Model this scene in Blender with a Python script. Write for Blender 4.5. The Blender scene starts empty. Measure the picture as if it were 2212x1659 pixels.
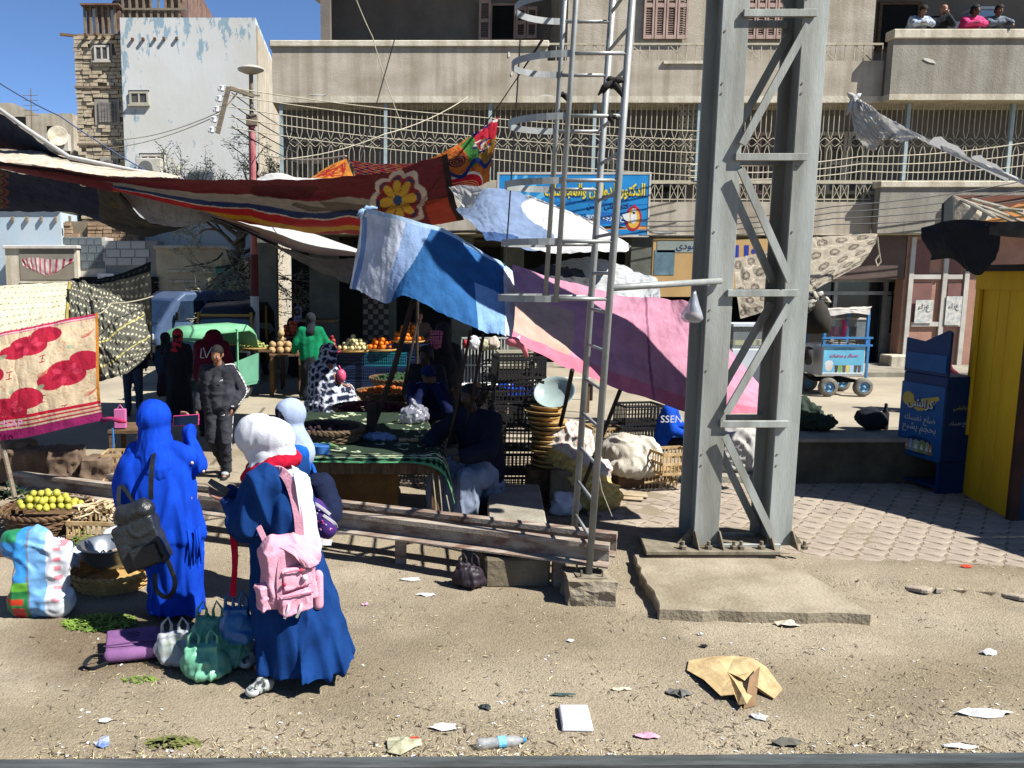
import bpy, bmesh, math, random
import numpy as np
from mathutils import Vector, Matrix, noise
random.seed(7); np.random.seed(7)
R = math.radians
scn = bpy.context.scene
col = scn.collection
CX, CY, FP, H = 774.0, 829.5, 1800.0, 2.6
PITCH = math.atan((CY-590)/FP)
cam = bpy.data.cameras.new('camera'); cam.sensor_width = 36; cam.lens = 36*FP/2212
cam.shift_x = (1106-CX)/2212; cam.clip_end = 600; cam.clip_start = .05
co = bpy.data.objects.new('camera', cam); co.location = (0, 0, H); co.rotation_euler = (math.pi/2-PITCH, 0, 0)
col.objects.link(co); scn.camera = co
SD = Vector((-.78, .42, -1.0)).normalized()          # travel direction of the sunlight
SEL = math.asin(-SD.z); SAZ = math.atan2(-SD.x, -SD.y)   # clockwise from +Y
world = bpy.data.worlds.new('World'); scn.world = world; world.use_nodes = True
wn = world.node_tree.nodes; wl = world.node_tree.links; wn.clear()
sk = wn.new('ShaderNodeTexSky'); sk.sky_type = 'NISHITA'; sk.sun_disc = False
sk.sun_elevation = SEL; sk.sun_rotation = SAZ; sk.air_density = 1.0; sk.dust_density = 0; sk.ozone_density = 7.0; sk.altitude = 3500
bg = wn.new('ShaderNodeBackground'); bg.inputs[1].default_value = .066
wo = wn.new('ShaderNodeOutputWorld'); wl.new(sk.outputs[0], bg.inputs[0]); wl.new(bg.outputs[0], wo.inputs[0])
sl = bpy.data.lights.new('sun', 'SUN'); sl.energy = 4.9; sl.angle = R(.5); sl.color = (1, .98, .945)
so = bpy.data.objects.new('sun', sl); so.rotation_euler = SD.to_track_quat('-Z', 'Y').to_euler(); so.location = (8, -6, 20); col.objects.link(so)
vs = scn.view_settings; vs.view_transform = 'Standard'; vs.look = 'None'; vs.gamma = 1; vs.exposure = 1.3; vs.use_curve_mapping = False
scn.cycles.max_bounces = 6; scn.cycles.diffuse_bounces = 3; scn.cycles.transparent_max_bounces = 10; scn.cycles.use_denoising = True
scn.cycles.caustics_reflective = False; scn.cycles.caustics_refractive = False
_s, _c = math.sin(PITCH), math.cos(PITCH)
def ray(x, y):
    a = (x-CX)/FP; b = (CY-y)/FP
    return Vector((a, _c+b*_s, -_s+b*_c))
def P(x, y, Y):
    d = ray(x, y); return Vector((0, 0, H))+d*(Y/d.y)
def G(x, y, z=0.):
    d = ray(x, y); return Vector((0, 0, H))+d*((z-H)/d.z)
def rc(x0, y0, x1, y1, Y):                       # rectangle seen between two picture points, standing at depth Y
    ym = (y0+y1)/2
    return P(x0, ym, Y).x, P(x1, ym, Y).x, P(x0, y1, Y).z, P(x0, y0, Y).z
ALB = .62
def C(*a):
    if len(a) == 1: a = a[0]
    return tuple(ALB*((v/255)/12.92 if v <= 10 else ((v/255+.055)/1.055)**2.4) for v in a[:3])
MC = {}
def M(name, c1=(200, 200, 200), c2=None, sc=3., rough=.85, bump=.0, bs=40., metal=0., spec=.3, alpha=1., trans=0., att=False, stretch=(1, 1, 1), transl=0., ior=1.45, det=5., lo=.35, hi=.65, streak=0):
    if name in MC: return MC[name]
    m = bpy.data.materials.new(name); m.use_nodes = True; nt = m.node_tree; N = nt.nodes; L = nt.links
    b = N['Principled BSDF']; out = N['Material Output']
    b.inputs['Roughness'].default_value = rough; b.inputs['Metallic'].default_value = metal
    b.inputs['Specular IOR Level'].default_value = spec; b.inputs['IOR'].default_value = ior
    tc = N.new('ShaderNodeTexCoord'); mp = N.new('ShaderNodeMapping'); mp.inputs['Scale'].default_value = stretch
    L.new(tc.outputs['Object'], mp.inputs[0])
    c1l = C(c1); c2l = C(c2) if c2 else tuple(v*.82 for v in c1l)
    nz = N.new('ShaderNodeTexNoise'); nz.inputs['Scale'].default_value = sc; nz.inputs['Detail'].default_value = det; nz.inputs['Roughness'].default_value = .62
    L.new(mp.outputs[0], nz.inputs['Vector'])
    cr = N.new('ShaderNodeValToRGB'); cr.color_ramp.elements[0].position = lo; cr.color_ramp.elements[1].position = hi
    L.new(nz.outputs['Fac'], cr.inputs[0])
    if att:
        cr.color_ramp.elements[0].color = (.8, .8, .8, 1); cr.color_ramp.elements[1].color = (1.08, 1.08, 1.08, 1)
        at = N.new('ShaderNodeAttribute'); at.attribute_name = 'Col'
        mx = N.new('ShaderNodeMix'); mx.data_type = 'RGBA'; mx.blend_type = 'MULTIPLY'; mx.inputs[0].default_value = 1
        L.new(at.outputs['Color'], mx.inputs[6]); L.new(cr.outputs[0], mx.inputs[7]); src = mx.outputs[2]
    else:
        cr.color_ramp.elements[0].color = (*c2l, 1); cr.color_ramp.elements[1].color = (*c1l, 1); src = cr.outputs[0]
    if streak:
        m3 = N.new('ShaderNodeMapping'); m3.inputs['Scale'].default_value = (2.6, 2.6, .22); n3 = N.new('ShaderNodeTexNoise'); n3.inputs['Scale'].default_value = 1.6; n3.inputs['Detail'].default_value = 7; c3 = N.new('ShaderNodeValToRGB'); c3.color_ramp.elements[0].position = .38; c3.color_ramp.elements[1].position = .58
        c3.color_ramp.elements[0].color = (1-streak, 1-streak*1.1, 1-streak*1.25, 1); L.new(tc.outputs['Object'], m3.inputs[0]); L.new(m3.outputs[0], n3.inputs[0]); L.new(n3.outputs['Fac'], c3.inputs[0]); x3 = N.new('ShaderNodeMix'); x3.data_type = 'RGBA'; x3.blend_type = 'MULTIPLY'; x3.inputs[0].default_value = 1; L.new(src, x3.inputs[6]); L.new(c3.outputs[0], x3.inputs[7]); src = x3.outputs[2]
    L.new(src, b.inputs['Base Color'])
    if bump:
        n2 = N.new('ShaderNodeTexNoise'); n2.inputs['Scale'].default_value = bs; n2.inputs['Detail'].default_value = 6
        L.new(mp.outputs[0], n2.inputs['Vector']); bp = N.new('ShaderNodeBump'); bp.inputs['Strength'].default_value = bump; bp.inputs['Distance'].default_value = .02
        L.new(n2.outputs['Fac'], bp.inputs['Height']); L.new(bp.outputs[0], b.inputs['Normal'])
    if trans: b.inputs['Transmission Weight'].default_value = trans
    if alpha < 1: b.inputs['Alpha'].default_value = alpha
    if transl:
        tl = N.new('ShaderNodeBsdfTranslucent'); L.new(src, tl.inputs[0]); ms = N.new('ShaderNodeMixShader'); ms.inputs[0].default_value = transl
        L.new(b.outputs[0], ms.inputs[1]); L.new(tl.outputs[0], ms.inputs[2]); L.new(ms.outputs[0], out.inputs[0])
    MC[name] = m
    return m
def brick_mat(name, c1, c2, mort, bw, bh, mort_size=.012, bump=.6):
    m = bpy.data.materials.new(name); m.use_nodes = True; N = m.node_tree.nodes; L = m.node_tree.links; b = N['Principled BSDF']
    b.inputs['Roughness'].default_value = .9; b.inputs['Specular IOR Level'].default_value = .15
    tc = N.new('ShaderNodeTexCoord'); mp = N.new('ShaderNodeMapping'); mp.inputs['Rotation'].default_value = (R(90), 0, 0)
    bt = N.new('ShaderNodeTexBrick'); bt.inputs['Scale'].default_value = 1; bt.inputs['Brick Width'].default_value = bw; bt.inputs['Row Height'].default_value = bh
    bt.inputs['Mortar Size'].default_value = mort_size; bt.inputs['Color1'].default_value = (*C(c1), 1); bt.inputs['Color2'].default_value = (*C(c2), 1); bt.inputs['Mortar'].default_value = (*C(mort), 1)
    L.new(tc.outputs['Object'], mp.inputs[0]); L.new(mp.outputs[0], bt.inputs[0]); L.new(bt.outputs[0], b.inputs[0])
    bp = N.new('ShaderNodeBump'); bp.inputs['Strength'].default_value = bump; bp.inputs['Distance'].default_value = .02; bp.invert = True
    L.new(bt.outputs['Fac'], bp.inputs['Height']); L.new(bp.outputs[0], b.inputs['Normal'])
    return m
def wloc(o):
    v = Vector((0, 0, 0))
    while o: v += o.location; o = o.parent
    return v
def props(o, label=None, cat=None, group=None, kind=None):
    if label: o['label'] = label
    if cat: o['category'] = cat
    if group: o['group'] = group
    if kind: o['kind'] = kind
    return o
def thing(name, label, cat, loc=(0, 0, 0), group=None):
    o = bpy.data.objects.new(name, None); o.location = Vector(loc); o.empty_display_size = .1; col.objects.link(o)
    return props(o, label, cat, group)
def dup(root, loc=None, rz=None, sc=None, label=None, group=None, parent=None):
    r = root.copy(); col.objects.link(r)
    if parent: r.parent = parent
    if loc is not None: r.location = Vector(loc)
    if rz is not None: r.rotation_euler = (0, 0, rz)
    if sc is not None: r.scale = (sc, sc, sc) if not hasattr(sc, '__len__') else sc
    if label: r['label'] = label
    if group: r['group'] = group
    for ch in list(root.children): dup(ch, parent=r)
    return r
class MB:
    def __init__(s): s.v = []; s.f = []; s.m = []; s.c = None
    def add(s, vs_, fs, mi=0):
        n = len(s.v); s.v += [tuple(v) for v in vs_]; s.f += [tuple(i+n for i in f) for f in fs]; s.m += [mi]*len(fs); return s
    def bx(s, x0, x1, y0, y1, z0, z1, mi=0):
        return s.add([(x0, y0, z0), (x1, y0, z0), (x1, y1, z0), (x0, y1, z0), (x0, y0, z1), (x1, y0, z1), (x1, y1, z1), (x0, y1, z1)],
                     [(3, 2, 1, 0), (4, 5, 6, 7), (0, 1, 5, 4), (1, 2, 6, 5), (2, 3, 7, 6), (3, 0, 4, 7)], mi)
    def box(s, c, d, rot=(0, 0, 0), mi=0):
        Mx = Matrix.Translation(Vector(c)) @ __import__('mathutils').Euler(rot).to_matrix().to_4x4()
        n = len(s.v); s.bx(-d[0]/2, d[0]/2, -d[1]/2, d[1]/2, -d[2]/2, d[2]/2, mi)
        s.v[n:] = [tuple(Mx @ Vector(v)) for v in s.v[n:]]; return s
    def bar(s, p, q, w=.03, h=None, mi=0, up=(0, 0, 1)):
        h = h or w; p = Vector(p); q = Vector(q); d = (q-p)
        if d.length < 1e-6: return s
        d.normalize(); u = Vector(up)
        if abs(d.dot(u)) > .99: u = Vector((0, 1, 0))
        a = d.cross(u).normalized()*w/2; b = a.cross(d).normalized()*h/2
        return s.add([p-a-b, p+a-b, p+a+b, p-a+b, q-a-b, q+a-b, q+a+b, q-a+b], [(3, 2, 1, 0), (4, 5, 6, 7), (0, 1, 5, 4), (1, 2, 6, 5), (2, 3, 7, 6), (3, 0, 4, 7)], mi)
    def tube(s, pts, r=.01, n=6, mi=0, cap=True, closed=False):
        pts = [Vector(p) for p in pts]; N = len(pts); rs = r if hasattr(r, '__len__') else [r]*N
        b0 = len(s.v); prev = None
        for i, p in enumerate(pts):
            if closed: d = pts[(i+1) % N]-pts[i-1]
            else: d = pts[min(i+1, N-1)]-pts[max(i-1, 0)]
            if d.length < 1e-9: d = Vector((0, 0, 1))
            d.normalize()
            if prev is None:
                a = d.orthogonal().normalized()
            else:
                a = prev-d*prev.dot(d)
                a = a.normalized() if a.length > 1e-6 else d.orthogonal().normalized()
            prev = a; b = d.cross(a)
            for k in range(n):
                t = 2*math.pi*k/n; s.v.append(tuple(p+(a*math.cos(t)+b*math.sin(t))*rs[i]))
        for i in range(N if closed else N-1):
            j = (i+1) % N
            for k in range(n):
                k2 = (k+1) % n; s.f.append((b0+i*n+k, b0+i*n+k2, b0+j*n+k2, b0+j*n+k)); s.m.append(mi)
        if cap and not closed:
            s.f.append(tuple(b0+k for k in range(n))[::-1]); s.m.append(mi); s.f.append(tuple(b0+(N-1)*n+k for k in range(n))); s.m.append(mi)
        return s
    def lathe(s, prof, c=(0, 0, 0), n=24, mi=0, sx=1, sy=1, wob=None):
        b0 = len(s.v); c = Vector(c)
        for (r, z) in prof:
            for k in range(n):
                t = 2*math.pi*k/n; w = wob(t, z) if wob else 1
                s.v.append((c.x+r*w*sx*math.cos(t), c.y+r*w*sy*math.sin(t), c.z+z))
        for i in range(len(prof)-1):
            for k in range(n):
                k2 = (k+1) % n; s.f.append((b0+i*n+k, b0+i*n+k2, b0+(i+1)*n+k2, b0+(i+1)*n+k)); s.m.append(mi)
        if prof[0][0] > 1e-4: s.f.append(tuple(b0+k for k in range(n))[::-1]); s.m.append(mi)
        if prof[-1][0] > 1e-4: s.f.append(tuple(b0+(len(prof)-1)*n+k for k in range(n))); s.m.append(mi)
        return s
    def ball(s, c, r, n=10, mi=0, sq=1., sz=None):
        rz = sz or r; k = max(5, n//2+1)
        prof = [(max(1e-5, r*math.sin(math.pi*i/k)), -rz*math.cos(math.pi*i/k)) for i in range(k+1)]
        return s.lathe(prof, c, n, mi, 1, sq)
    def prism(s, pts, ext, mi=0):
        pts = [Vector(p) for p in pts]; e = Vector(ext); n = len(pts)
        return s.add(pts+[p+e for p in pts], [tuple(range(n)), tuple(range(2*n-1, n-1, -1))]+[(i, i+n, (i+1) % n+n, (i+1) % n) for i in range(n)], mi)
    def grid(s, A, mi=0, colr=None, thick=0):
        nv, nu = A.shape[:2]; b0 = len(s.v); s.v += [tuple(p) for p in A.reshape(-1, 3).tolist()]
        i = (np.arange(nv-1)[:, None]*nu+np.arange(nu-1)[None, :]).ravel()+b0
        fs = np.stack([i, i+1, i+nu+1, i+nu], 1).tolist(); s.f += [tuple(f) for f in fs]; s.m += [mi]*len(fs)
        if colr is not None: s.c = (s.c or [])+colr.reshape(-1, 3).tolist()
        return s
    def build(s, name, mats, parent=None, smooth=False, bevel=0., label=None, kind=None, at=None, seg=1, solid=0.):
        if not isinstance(mats, (list, tuple)): mats = [mats]
        if at is None:
            at = wloc(parent) if parent else None
        if at is None:
            A = np.array(s.v); at = Vector((float((A[:, 0].min()+A[:, 0].max())/2), float((A[:, 1].min()+A[:, 1].max())/2), float(A[:, 2].min())))
        V = np.array(s.v, dtype=float)-np.array(at)[None, :]
        me = bpy.data.meshes.new(name); me.from_pydata(V.tolist(), [], s.f)
        for m in mats: me.materials.append(m)
        if len(mats) > 1: me.polygons.foreach_set('material_index', s.m)
        if smooth: me.polygons.foreach_set('use_smooth', [True]*len(me.polygons))
        if s.c is not None:
            a = me.color_attributes.new('Col', 'FLOAT_COLOR', 'POINT'); cc = np.ones((len(s.v), 4)); cc[:len(s.c), :3] = np.array(s.c); a.data.foreach_set('color', cc.ravel())
        me.update()
        o = bpy.data.objects.new(name, me); col.objects.link(o)
        if parent: o.parent = parent
        else: o.location = at
        if bevel:
            b = o.modifiers.new('bevel', 'BEVEL'); b.width = bevel; b.segments = seg; b.limit_method = 'ANGLE'; b.angle_limit = R(40)
        if solid:
            b = o.modifiers.new('solid', 'SOLIDIFY'); b.thickness = solid
        if label: o['label'] = label
        if kind: o['kind'] = kind
        return o
    def thing(s, name, label, cat, mats, group=None, kind=None, **k):
        return props(s.build(name, mats, **k), label, cat, group, kind)
def struct(mb, name, mats, **k): return props(mb.build(name, mats, **k), kind='structure')
AR = {'ا': (0xFE8D, 2), 'ب': (0xFE8F, 4), 'ت': (0xFE95, 4), 'ة': (0xFE93, 2), 'ح': (0xFEA1, 4), 'ج': (0xFE9D, 4), 'خ': (0xFEA5, 4), 'د': (0xFEA9, 2), 'ر': (0xFEAD, 2), 'س': (0xFEB1, 4), 'ش': (0xFEB5, 4), 'ص': (0xFEB9, 4), 'ض': (0xFEBD, 4), 'ط': (0xFEC1, 4), 'ع': (0xFEC9, 4), 'ف': (0xFED1, 4), 'ق': (0xFED5, 4), 'ك': (0xFED9, 4), 'ل': (0xFEDD, 4), 'م': (0xFEE1, 4), 'ن': (0xFEE5, 4), 'ه': (0xFEE9, 4), 'و': (0xFEED, 2), 'ي': (0xFEF1, 4), 'ئ': (0xFE89, 4), 'ى': (0xFEEF, 2)}
def shape_ar(t):
    out = []
    for i, c in enumerate(t):
        if c not in AR: out.append(c); continue
        b, n = AR[c]; pv = i > 0 and t[i-1] in AR and AR[t[i-1]][1] == 4; nx = i+1 < len(t) and t[i+1] in AR and n == 4
        out.append(chr(b+(3 if pv and nx else 2 if nx else 1 if pv else 0)))
    return ''.join(reversed(out))
def text(body, name, mat, parent, c, w, nrm=(0, -1, 0), hgt=None, right=None, bold=0., ext=.004, ar=True, slant=0):
    """flat lettering centred on c, w wide, facing nrm, as a mesh part"""
    cu = bpy.data.curves.new('t', 'FONT'); cu.body = shape_ar(body) if ar else body; cu.align_x = 'CENTER'; cu.align_y = 'CENTER'; cu.extrude = .001; cu.offset = bold; cu.resolution_u = 3; cu.shear = slant
    o = bpy.data.objects.new('t', cu); col.objects.link(o)
    dg = bpy.context.evaluated_depsgraph_get(); me = bpy.data.meshes.new_from_object(o.evaluated_get(dg))
    bpy.data.objects.remove(o); V = np.empty(len(me.vertices)*3); me.vertices.foreach_get('co', V); V = V.reshape(-1, 3)
    mn, mxx = V.min(0), V.max(0); V[:, :2] -= (mn[:2]+mxx[:2])/2; sc = w/(mxx[0]-mn[0]); sy = (hgt/(mxx[1]-mn[1])) if hgt else sc
    n = Vector(nrm).normalized(); u = Vector(right) if right else Vector((0, 0, 1)).cross(n).normalized(); up = n.cross(u)
    base = Vector(c)-wloc(parent)
    W = np.array(base)[None, :]+V[:, :1]*sc*np.array(u)[None, :]+V[:, 1:2]*sy*np.array(up)[None, :]+(V[:, 2:3]/.001*.001+ext)*np.array(n)[None, :]
    me.vertices.foreach_set('co', W.ravel()); me.materials.clear(); me.materials.append(mat); me.update()
    ob = bpy.data.objects.new(name, me); col.objects.link(ob); ob.parent = parent
    return ob
class Cv:
    def __init__(s, w, h, c):
        s.w, s.h = w, h; s.a = np.tile(np.array(C(c)), (h, w, 1)).astype(float)
        s.X, s.Y = np.meshgrid((np.arange(w)+.5)/w, (np.arange(h)+.5)/h)
    def put(s, mask, c, k=1.):
        s.a[mask] = s.a[mask]*(1-k)+np.array(C(c))*k; return s
    def ell(s, cx, cy, rx, ry, c, ang=0, k=1.):
        x = s.X-cx; y = s.Y-cy; ca, sa = math.cos(ang), math.sin(ang); u = x*ca+y*sa; v = -x*sa+y*ca
        return s.put((u/rx)**2+(v/ry)**2 < 1, c, k)
    def ring(s, cx, cy, r, w, c, asp=1.):
        d = np.hypot((s.X-cx), (s.Y-cy)*asp); return s.put(abs(d-r) < w, c)
    def poly(s, pts, c, k=1.):
        m = np.zeros(s.X.shape, bool); n = len(pts)
        for i in range(n):
            x0, y0 = pts[i]; x1, y1 = pts[(i+1) % n]
            if y0 == y1: continue
            m ^= ((s.Y < y0) != (s.Y < y1)) & (s.X < (x1-x0)*(s.Y-y0)/(y1-y0)+x0)
        return s.put(m, c, k)
    def line(s, pts, w, c, asp=1., k=1.):
        m = np.zeros(s.X.shape, bool)
        for (x0, y0), (x1, y1) in zip(pts[:-1], pts[1:]):
            dx, dy = x1-x0, (y1-y0)*asp; L2 = dx*dx+dy*dy+1e-12
            t = np.clip(((s.X-x0)*dx+(s.Y-y0)*asp*dy)/L2, 0, 1); m |= np.hypot(s.X-x0-t*dx, (s.Y-y0)*asp-t*dy) < w
        return s.put(m, c, k)
    def polar(s, cx, cy, R, ax, ay, fn, c):
        u = (s.X-cx)*ax; v = (s.Y-cy)*ay; r = np.hypot(u, v)/R; return s.put(fn(r, np.arctan2(v, u)), c)
    def noise(s, amp=.1, cells=12):
        g = np.random.rand(cells+1, cells+1); x = s.X*cells*.999; y = s.Y*cells*.999; i = y.astype(int); j = x.astype(int); fx = x-j; fy = y-i
        v = (g[i, j]*(1-fx)+g[i, j+1]*fx)*(1-fy)+(g[i+1, j]*(1-fx)+g[i+1, j+1]*fx)*fy
        s.a *= (1+amp*(v-.5)*2)[:, :, None]; return s
    def at(s, U, V):
        i = np.clip((V*s.h).astype(int), 0, s.h-1); j = np.clip((U*s.w).astype(int), 0, s.w-1); return s.a[i, j]
def cr1(p, t):                                   # Catmull-Rom through p (n,...), t in 0..1
    n = len(p); x = t*(n-1); i = np.clip(x.astype(int), 0, n-2); f = (x-i)
    g = lambda k: p[np.clip(i+k, 0, n-1)]
    p0, p1, p2, p3 = g(-1), g(0), g(1), g(2); sh = (len(t),)+(1,)*(p.ndim-1); f = f.reshape(sh)
    p0 = np.where((i-1 < 0).reshape(sh), 2*p1-p2, p0); p3 = np.where((i+2 > n-1).reshape(sh), 2*p2-p1, p3)
    return .5*((2*p1)+(-p0+p2)*f+(2*p0-5*p1+4*p2-p3)*f**2+(-p0+3*p1-3*p2+p3)*f**3)
def surf(rows, nu, nv, px=True):
    """rows of (x, y, depth) picture points, or of world points"""
    A = np.array([[list(P(*q)) if px else list(q) for q in r] for r in rows], float)
    B = cr1(A, np.linspace(0, 1, nv)); return np.swapaxes(cr1(np.swapaxes(B, 0, 1), np.linspace(0, 1, nu)), 0, 1)
def fbm2(U, V, sd=0, oct=4):
    rs = np.random.RandomState(sd); out = 0*U; amp = 1.
    for o in range(oct):
        g = rs.rand(40, 40); x = (U*(2**o) % 38.99); y = (V*(2**o) % 38.99); i = y.astype(int); j = x.astype(int); fx = x-j; fy = y-i; fx = fx*fx*(3-2*fx); fy = fy*fy*(3-2*fy)
        out = out+amp*((g[i, j]*(1-fx)+g[i, j+1]*fx)*(1-fy)+(g[i+1, j]*(1-fx)+g[i+1, j+1]*fx)*fy-.5); amp *= .5
    return out
def wrinkle(A, amp=.02, fu=8, fv=3, sd=1, frayed=0., shear=0.):
    nv, nu = A.shape[:2]; U, V = np.meshgrid(np.linspace(0, 1, nu), np.linspace(0, 1, nv))
    du = np.gradient(A, axis=1); dv = np.gradient(A, axis=0); n = np.cross(du, dv); n /= (np.linalg.norm(n, axis=2, keepdims=True)+1e-9)
    f = fbm2((U+shear*V)*fu, V*fv, sd); f2 = -abs(fbm2((U-shear*V)*fu*1.7, V*fv*1.3, sd+5))*1.2
    A = A+n*((f+f2)*amp)[:, :, None]
    if frayed:
        e = fbm2(U*60, V*0, sd+9, 3)*frayed; k = (np.clip(V-.96, 0, 1)/.04)[:, :, None]; A = A+k*np.dstack([0*e, 0*e, e])
    return A
def cloth(rows, nu, nv, mat, name, label=None, cat=None, cv=None, group=None, px=True, wr=(.02, 8, 3, 1), mask=None, parent=None, frayed=0., shear=0., thick=.004):
    A = wrinkle(surf(rows, nu, nv, px), *wr, frayed=frayed, shear=shear); mb = MB()
    U, V = np.meshgrid(np.linspace(0, 1, nu), np.linspace(0, 1, nv))
    mb.grid(A, 0, cv.at(U, V) if cv else None)
    if mask is not None:
        k = mask(U, V); i = (np.arange(nv-1)[:, None]*nu+np.arange(nu-1)[None, :]); kk = k[:-1, :-1].ravel(); mb.f = [f for f, q in zip(mb.f, kk) if q]; mb.m = mb.m[:len(mb.f)]
    if parent: return mb.build(name, mat, parent=parent, smooth=True)
    o = mb.thing(name, label, cat, mat, group=group, smooth=True); 
    return o
def hulls(parts, n=24):
    """parts: ('c', p, q, r1, r2) capsule or ('e', centre, (rx, ry, rz), euler) ellipsoid -> MB"""
    mb = MB()
    for q in parts:
        if q[0] == 'c':
            p, e, r1, r2 = Vector(q[1]), Vector(q[2]), q[3], q[4]; d = (e-p); L = max(d.length, 1e-4); d = d/L; pts = []; rs = []
            for k in range(5):
                t = math.pi/2*(1-k/4.); pts.append(p-d*r1*math.sin(t)); rs.append(max(1e-4, r1*math.cos(t)))
            for k in range(1, 4): pts.append(p+d*L*k/4); rs.append(r1+(r2-r1)*k/4)
            for k in range(5):
                t = math.pi/2*k/4.; pts.append(e+d*r2*math.sin(t)); rs.append(max(1e-4, r2*math.cos(t)))
            mb.tube(pts, rs, n)
        elif q[0] == 'e':
            e = MB().ball((0, 0, 0), 1, n); rot = __import__('mathutils').Euler(q[3] if len(q) > 3 else (0, 0, 0)).to_matrix(); rr = q[2]
            mb.add([Vector(q[1])+rot @ Vector((v[0]*rr[0], v[1]*rr[1], v[2]*rr[2])) for v in e.v], e.f)
        elif q[0] == 'b': mb.box(q[1], q[2], q[3] if len(q) > 3 else (0, 0, 0))
        elif q[0] == 'm': mb.add(q[1].v, q[1].f)
    return mb
def fuse(mb, voxel, smooth=2):
    me = bpy.data.meshes.new('f'); me.from_pydata(mb.v, [], mb.f); o = bpy.data.objects.new('f', me); col.objects.link(o)
    m = o.modifiers.new('r', 'REMESH'); m.mode = 'VOXEL'; m.voxel_size = voxel; m.use_smooth_shade = True
    if smooth: s = o.modifiers.new('s', 'SMOOTH'); s.factor = .5; s.iterations = smooth
    dg = bpy.context.evaluated_depsgraph_get(); r = bpy.data.meshes.new_from_object(o.evaluated_get(dg)); bpy.data.objects.remove(o); bpy.data.meshes.remove(me)
    return r
def vget(me):
    V = np.empty(len(me.vertices)*3); me.vertices.foreach_get('co', V); return V.reshape(-1, 3)
def nget(me):
    V = np.empty(len(me.vertices)*3); me.vertices.foreach_get('normal', V); return V.reshape(-1, 3)
def vset(me, V): me.vertices.foreach_set('co', V.ravel()); me.update()
def folds(me, amp, f=(14, 14, 3), sd=0, gain=None):
    V = vget(me); N = nget(me); d = np.array([noise.noise((p[0]*f[0]+sd, p[1]*f[1], p[2]*f[2]))*.7+.45*(.55-abs(noise.noise((p[0]*f[0]*1.6+sd, p[1]*f[1]*1.6, p[2]*f[2]*1.6)))*2)+.9*max(0, 1-5*abs(noise.noise((p[0]*f[0]*.8+sd+7, p[1]*f[1]*.8+.6*p[2], p[2]*f[2]*.8))))-.25 for p in V.tolist()])
    if gain is not None: d = d*gain(V)
    vset(me, V+N*(d*amp)[:, None])
def cut(me, keep):
    bm = bmesh.new(); bm.from_mesh(me); V = [v for v in bm.verts if not keep(v.co)]; bmesh.ops.delete(bm, geom=V, context='VERTS'); bm.to_mesh(me); bm.free()
def place(me, name, mat, parent=None, T=None, label=None):
    if T is not None: me.transform(T)
    me.materials.clear(); 
    for m in (mat if isinstance(mat, (list, tuple)) else [mat]): me.materials.append(m)
    me.polygons.foreach_set('use_smooth', [True]*len(me.polygons)); o = bpy.data.objects.new(name, me); col.objects.link(o)
    if parent: o.parent = parent
    if label: o['label'] = label
    return o
def paintmesh(me, fn):
    V = vget(me); a = me.color_attributes.new('Col', 'FLOAT_COLOR', 'POINT'); cc = np.ones((len(V), 4)); cc[:, :3] = fn(V); a.data.foreach_set('color', cc.ravel())
m_dirt = M('dirt', (166, 149, 122), (140, 123, 98), sc=1.3, bump=.5, bs=26, rough=.95, spec=.1, det=9, lo=.35, hi=.68)
m_road = M('road_dust', (188, 176, 153), (158, 147, 128), sc=.5, bump=.35, bs=9, rough=.95, spec=.1, det=9)
struct(MB().bx(-150, 150, 12.2, 260, -.3, -.006), 'road', m_road)
struct(MB().bx(-150, 150, -60, 12.2, -.3, -.03), 'ground', m_dirt)
nx, ny = 340, 260
gx = np.linspace(-6.5, 11, nx); gy = np.linspace(2.2, 12.2, ny); GX, GY = np.meshgrid(gx, gy)
ZR = .022*fbm2(GX*1.1+9, GY*1.1, 3)+.007*fbm2(GX*5+9, GY*5, 8, 3)
pass; _D = np.full(GX.shape, 9.)
_e = [(2.35, 8.15), (3.0, 7.45), (4.15, 6.95), (5.2, 6.7), (9.5, 6.35)]
for (xa, ya), (xb, yb) in zip(_e[:-1], _e[1:]):
    t_ = np.clip(((GX-xa)*(xb-xa)+(GY-ya)*(yb-ya))/((xb-xa)**2+(yb-ya)**2), 0, 1); _D = np.minimum(_D, np.hypot(GX-xa-t_*(xb-xa), GY-ya-t_*(yb-ya)))
_I = np.zeros(GX.shape, bool); _q = [G(1290, 1052), G(1470, 1050), G(2330, 1050), G(2700, 1330), G(2060, 1285), G(1850, 1262), G(1400, 1205), G(1290, 1150)]
for k in range(8):
    a, b = _q[k], _q[(k+1) % 8]; _I ^= ((GY < a.y) != (GY < b.y)) & (GX < (b.x-a.x)*(GY-a.y)/(b.y-a.y+1e-9)+a.x)
ZR = np.where(_I | (_D < .26), .0415+.011*fbm2(GX*1.6, GY*1.6, 77, 4), ZR)
ZR = ZR+(.03+.02*fbm2(GX*2.2, GY*2.2, 31))*np.exp(-(_D/.3)**2)
def gz(x, y):
    i = min(max(int((y-2.2)/10*(ny-1)), 0), ny-1); j = min(max(int((x+6.5)/17.5*(nx-1)), 0), nx-1); return float(ZR[i, j])
damp = np.clip(1-((GX+1.6)**2/1.6+(GY-5.7)**2/.5), 0, 1)
g1 = np.array(C(184, 170, 146)); g2 = np.array(C(146, 132, 108)); g3 = np.array(C(118, 102, 80))
f = np.clip(.5+.9*fbm2(GX*.7+3, GY*1.0, 21, 5), 0, 1)[:, :, None]; cg = g1*f+g2*(1-f); cg = cg*(1-.28*np.clip(fbm2(GX*3.1+5, GY*4.3, 55, 5)-.05, 0, .6)-.25*np.clip(fbm2(GX*.9, GY*2.1+4, 66, 4)-.2, 0, .6))[:, :, None]
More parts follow.
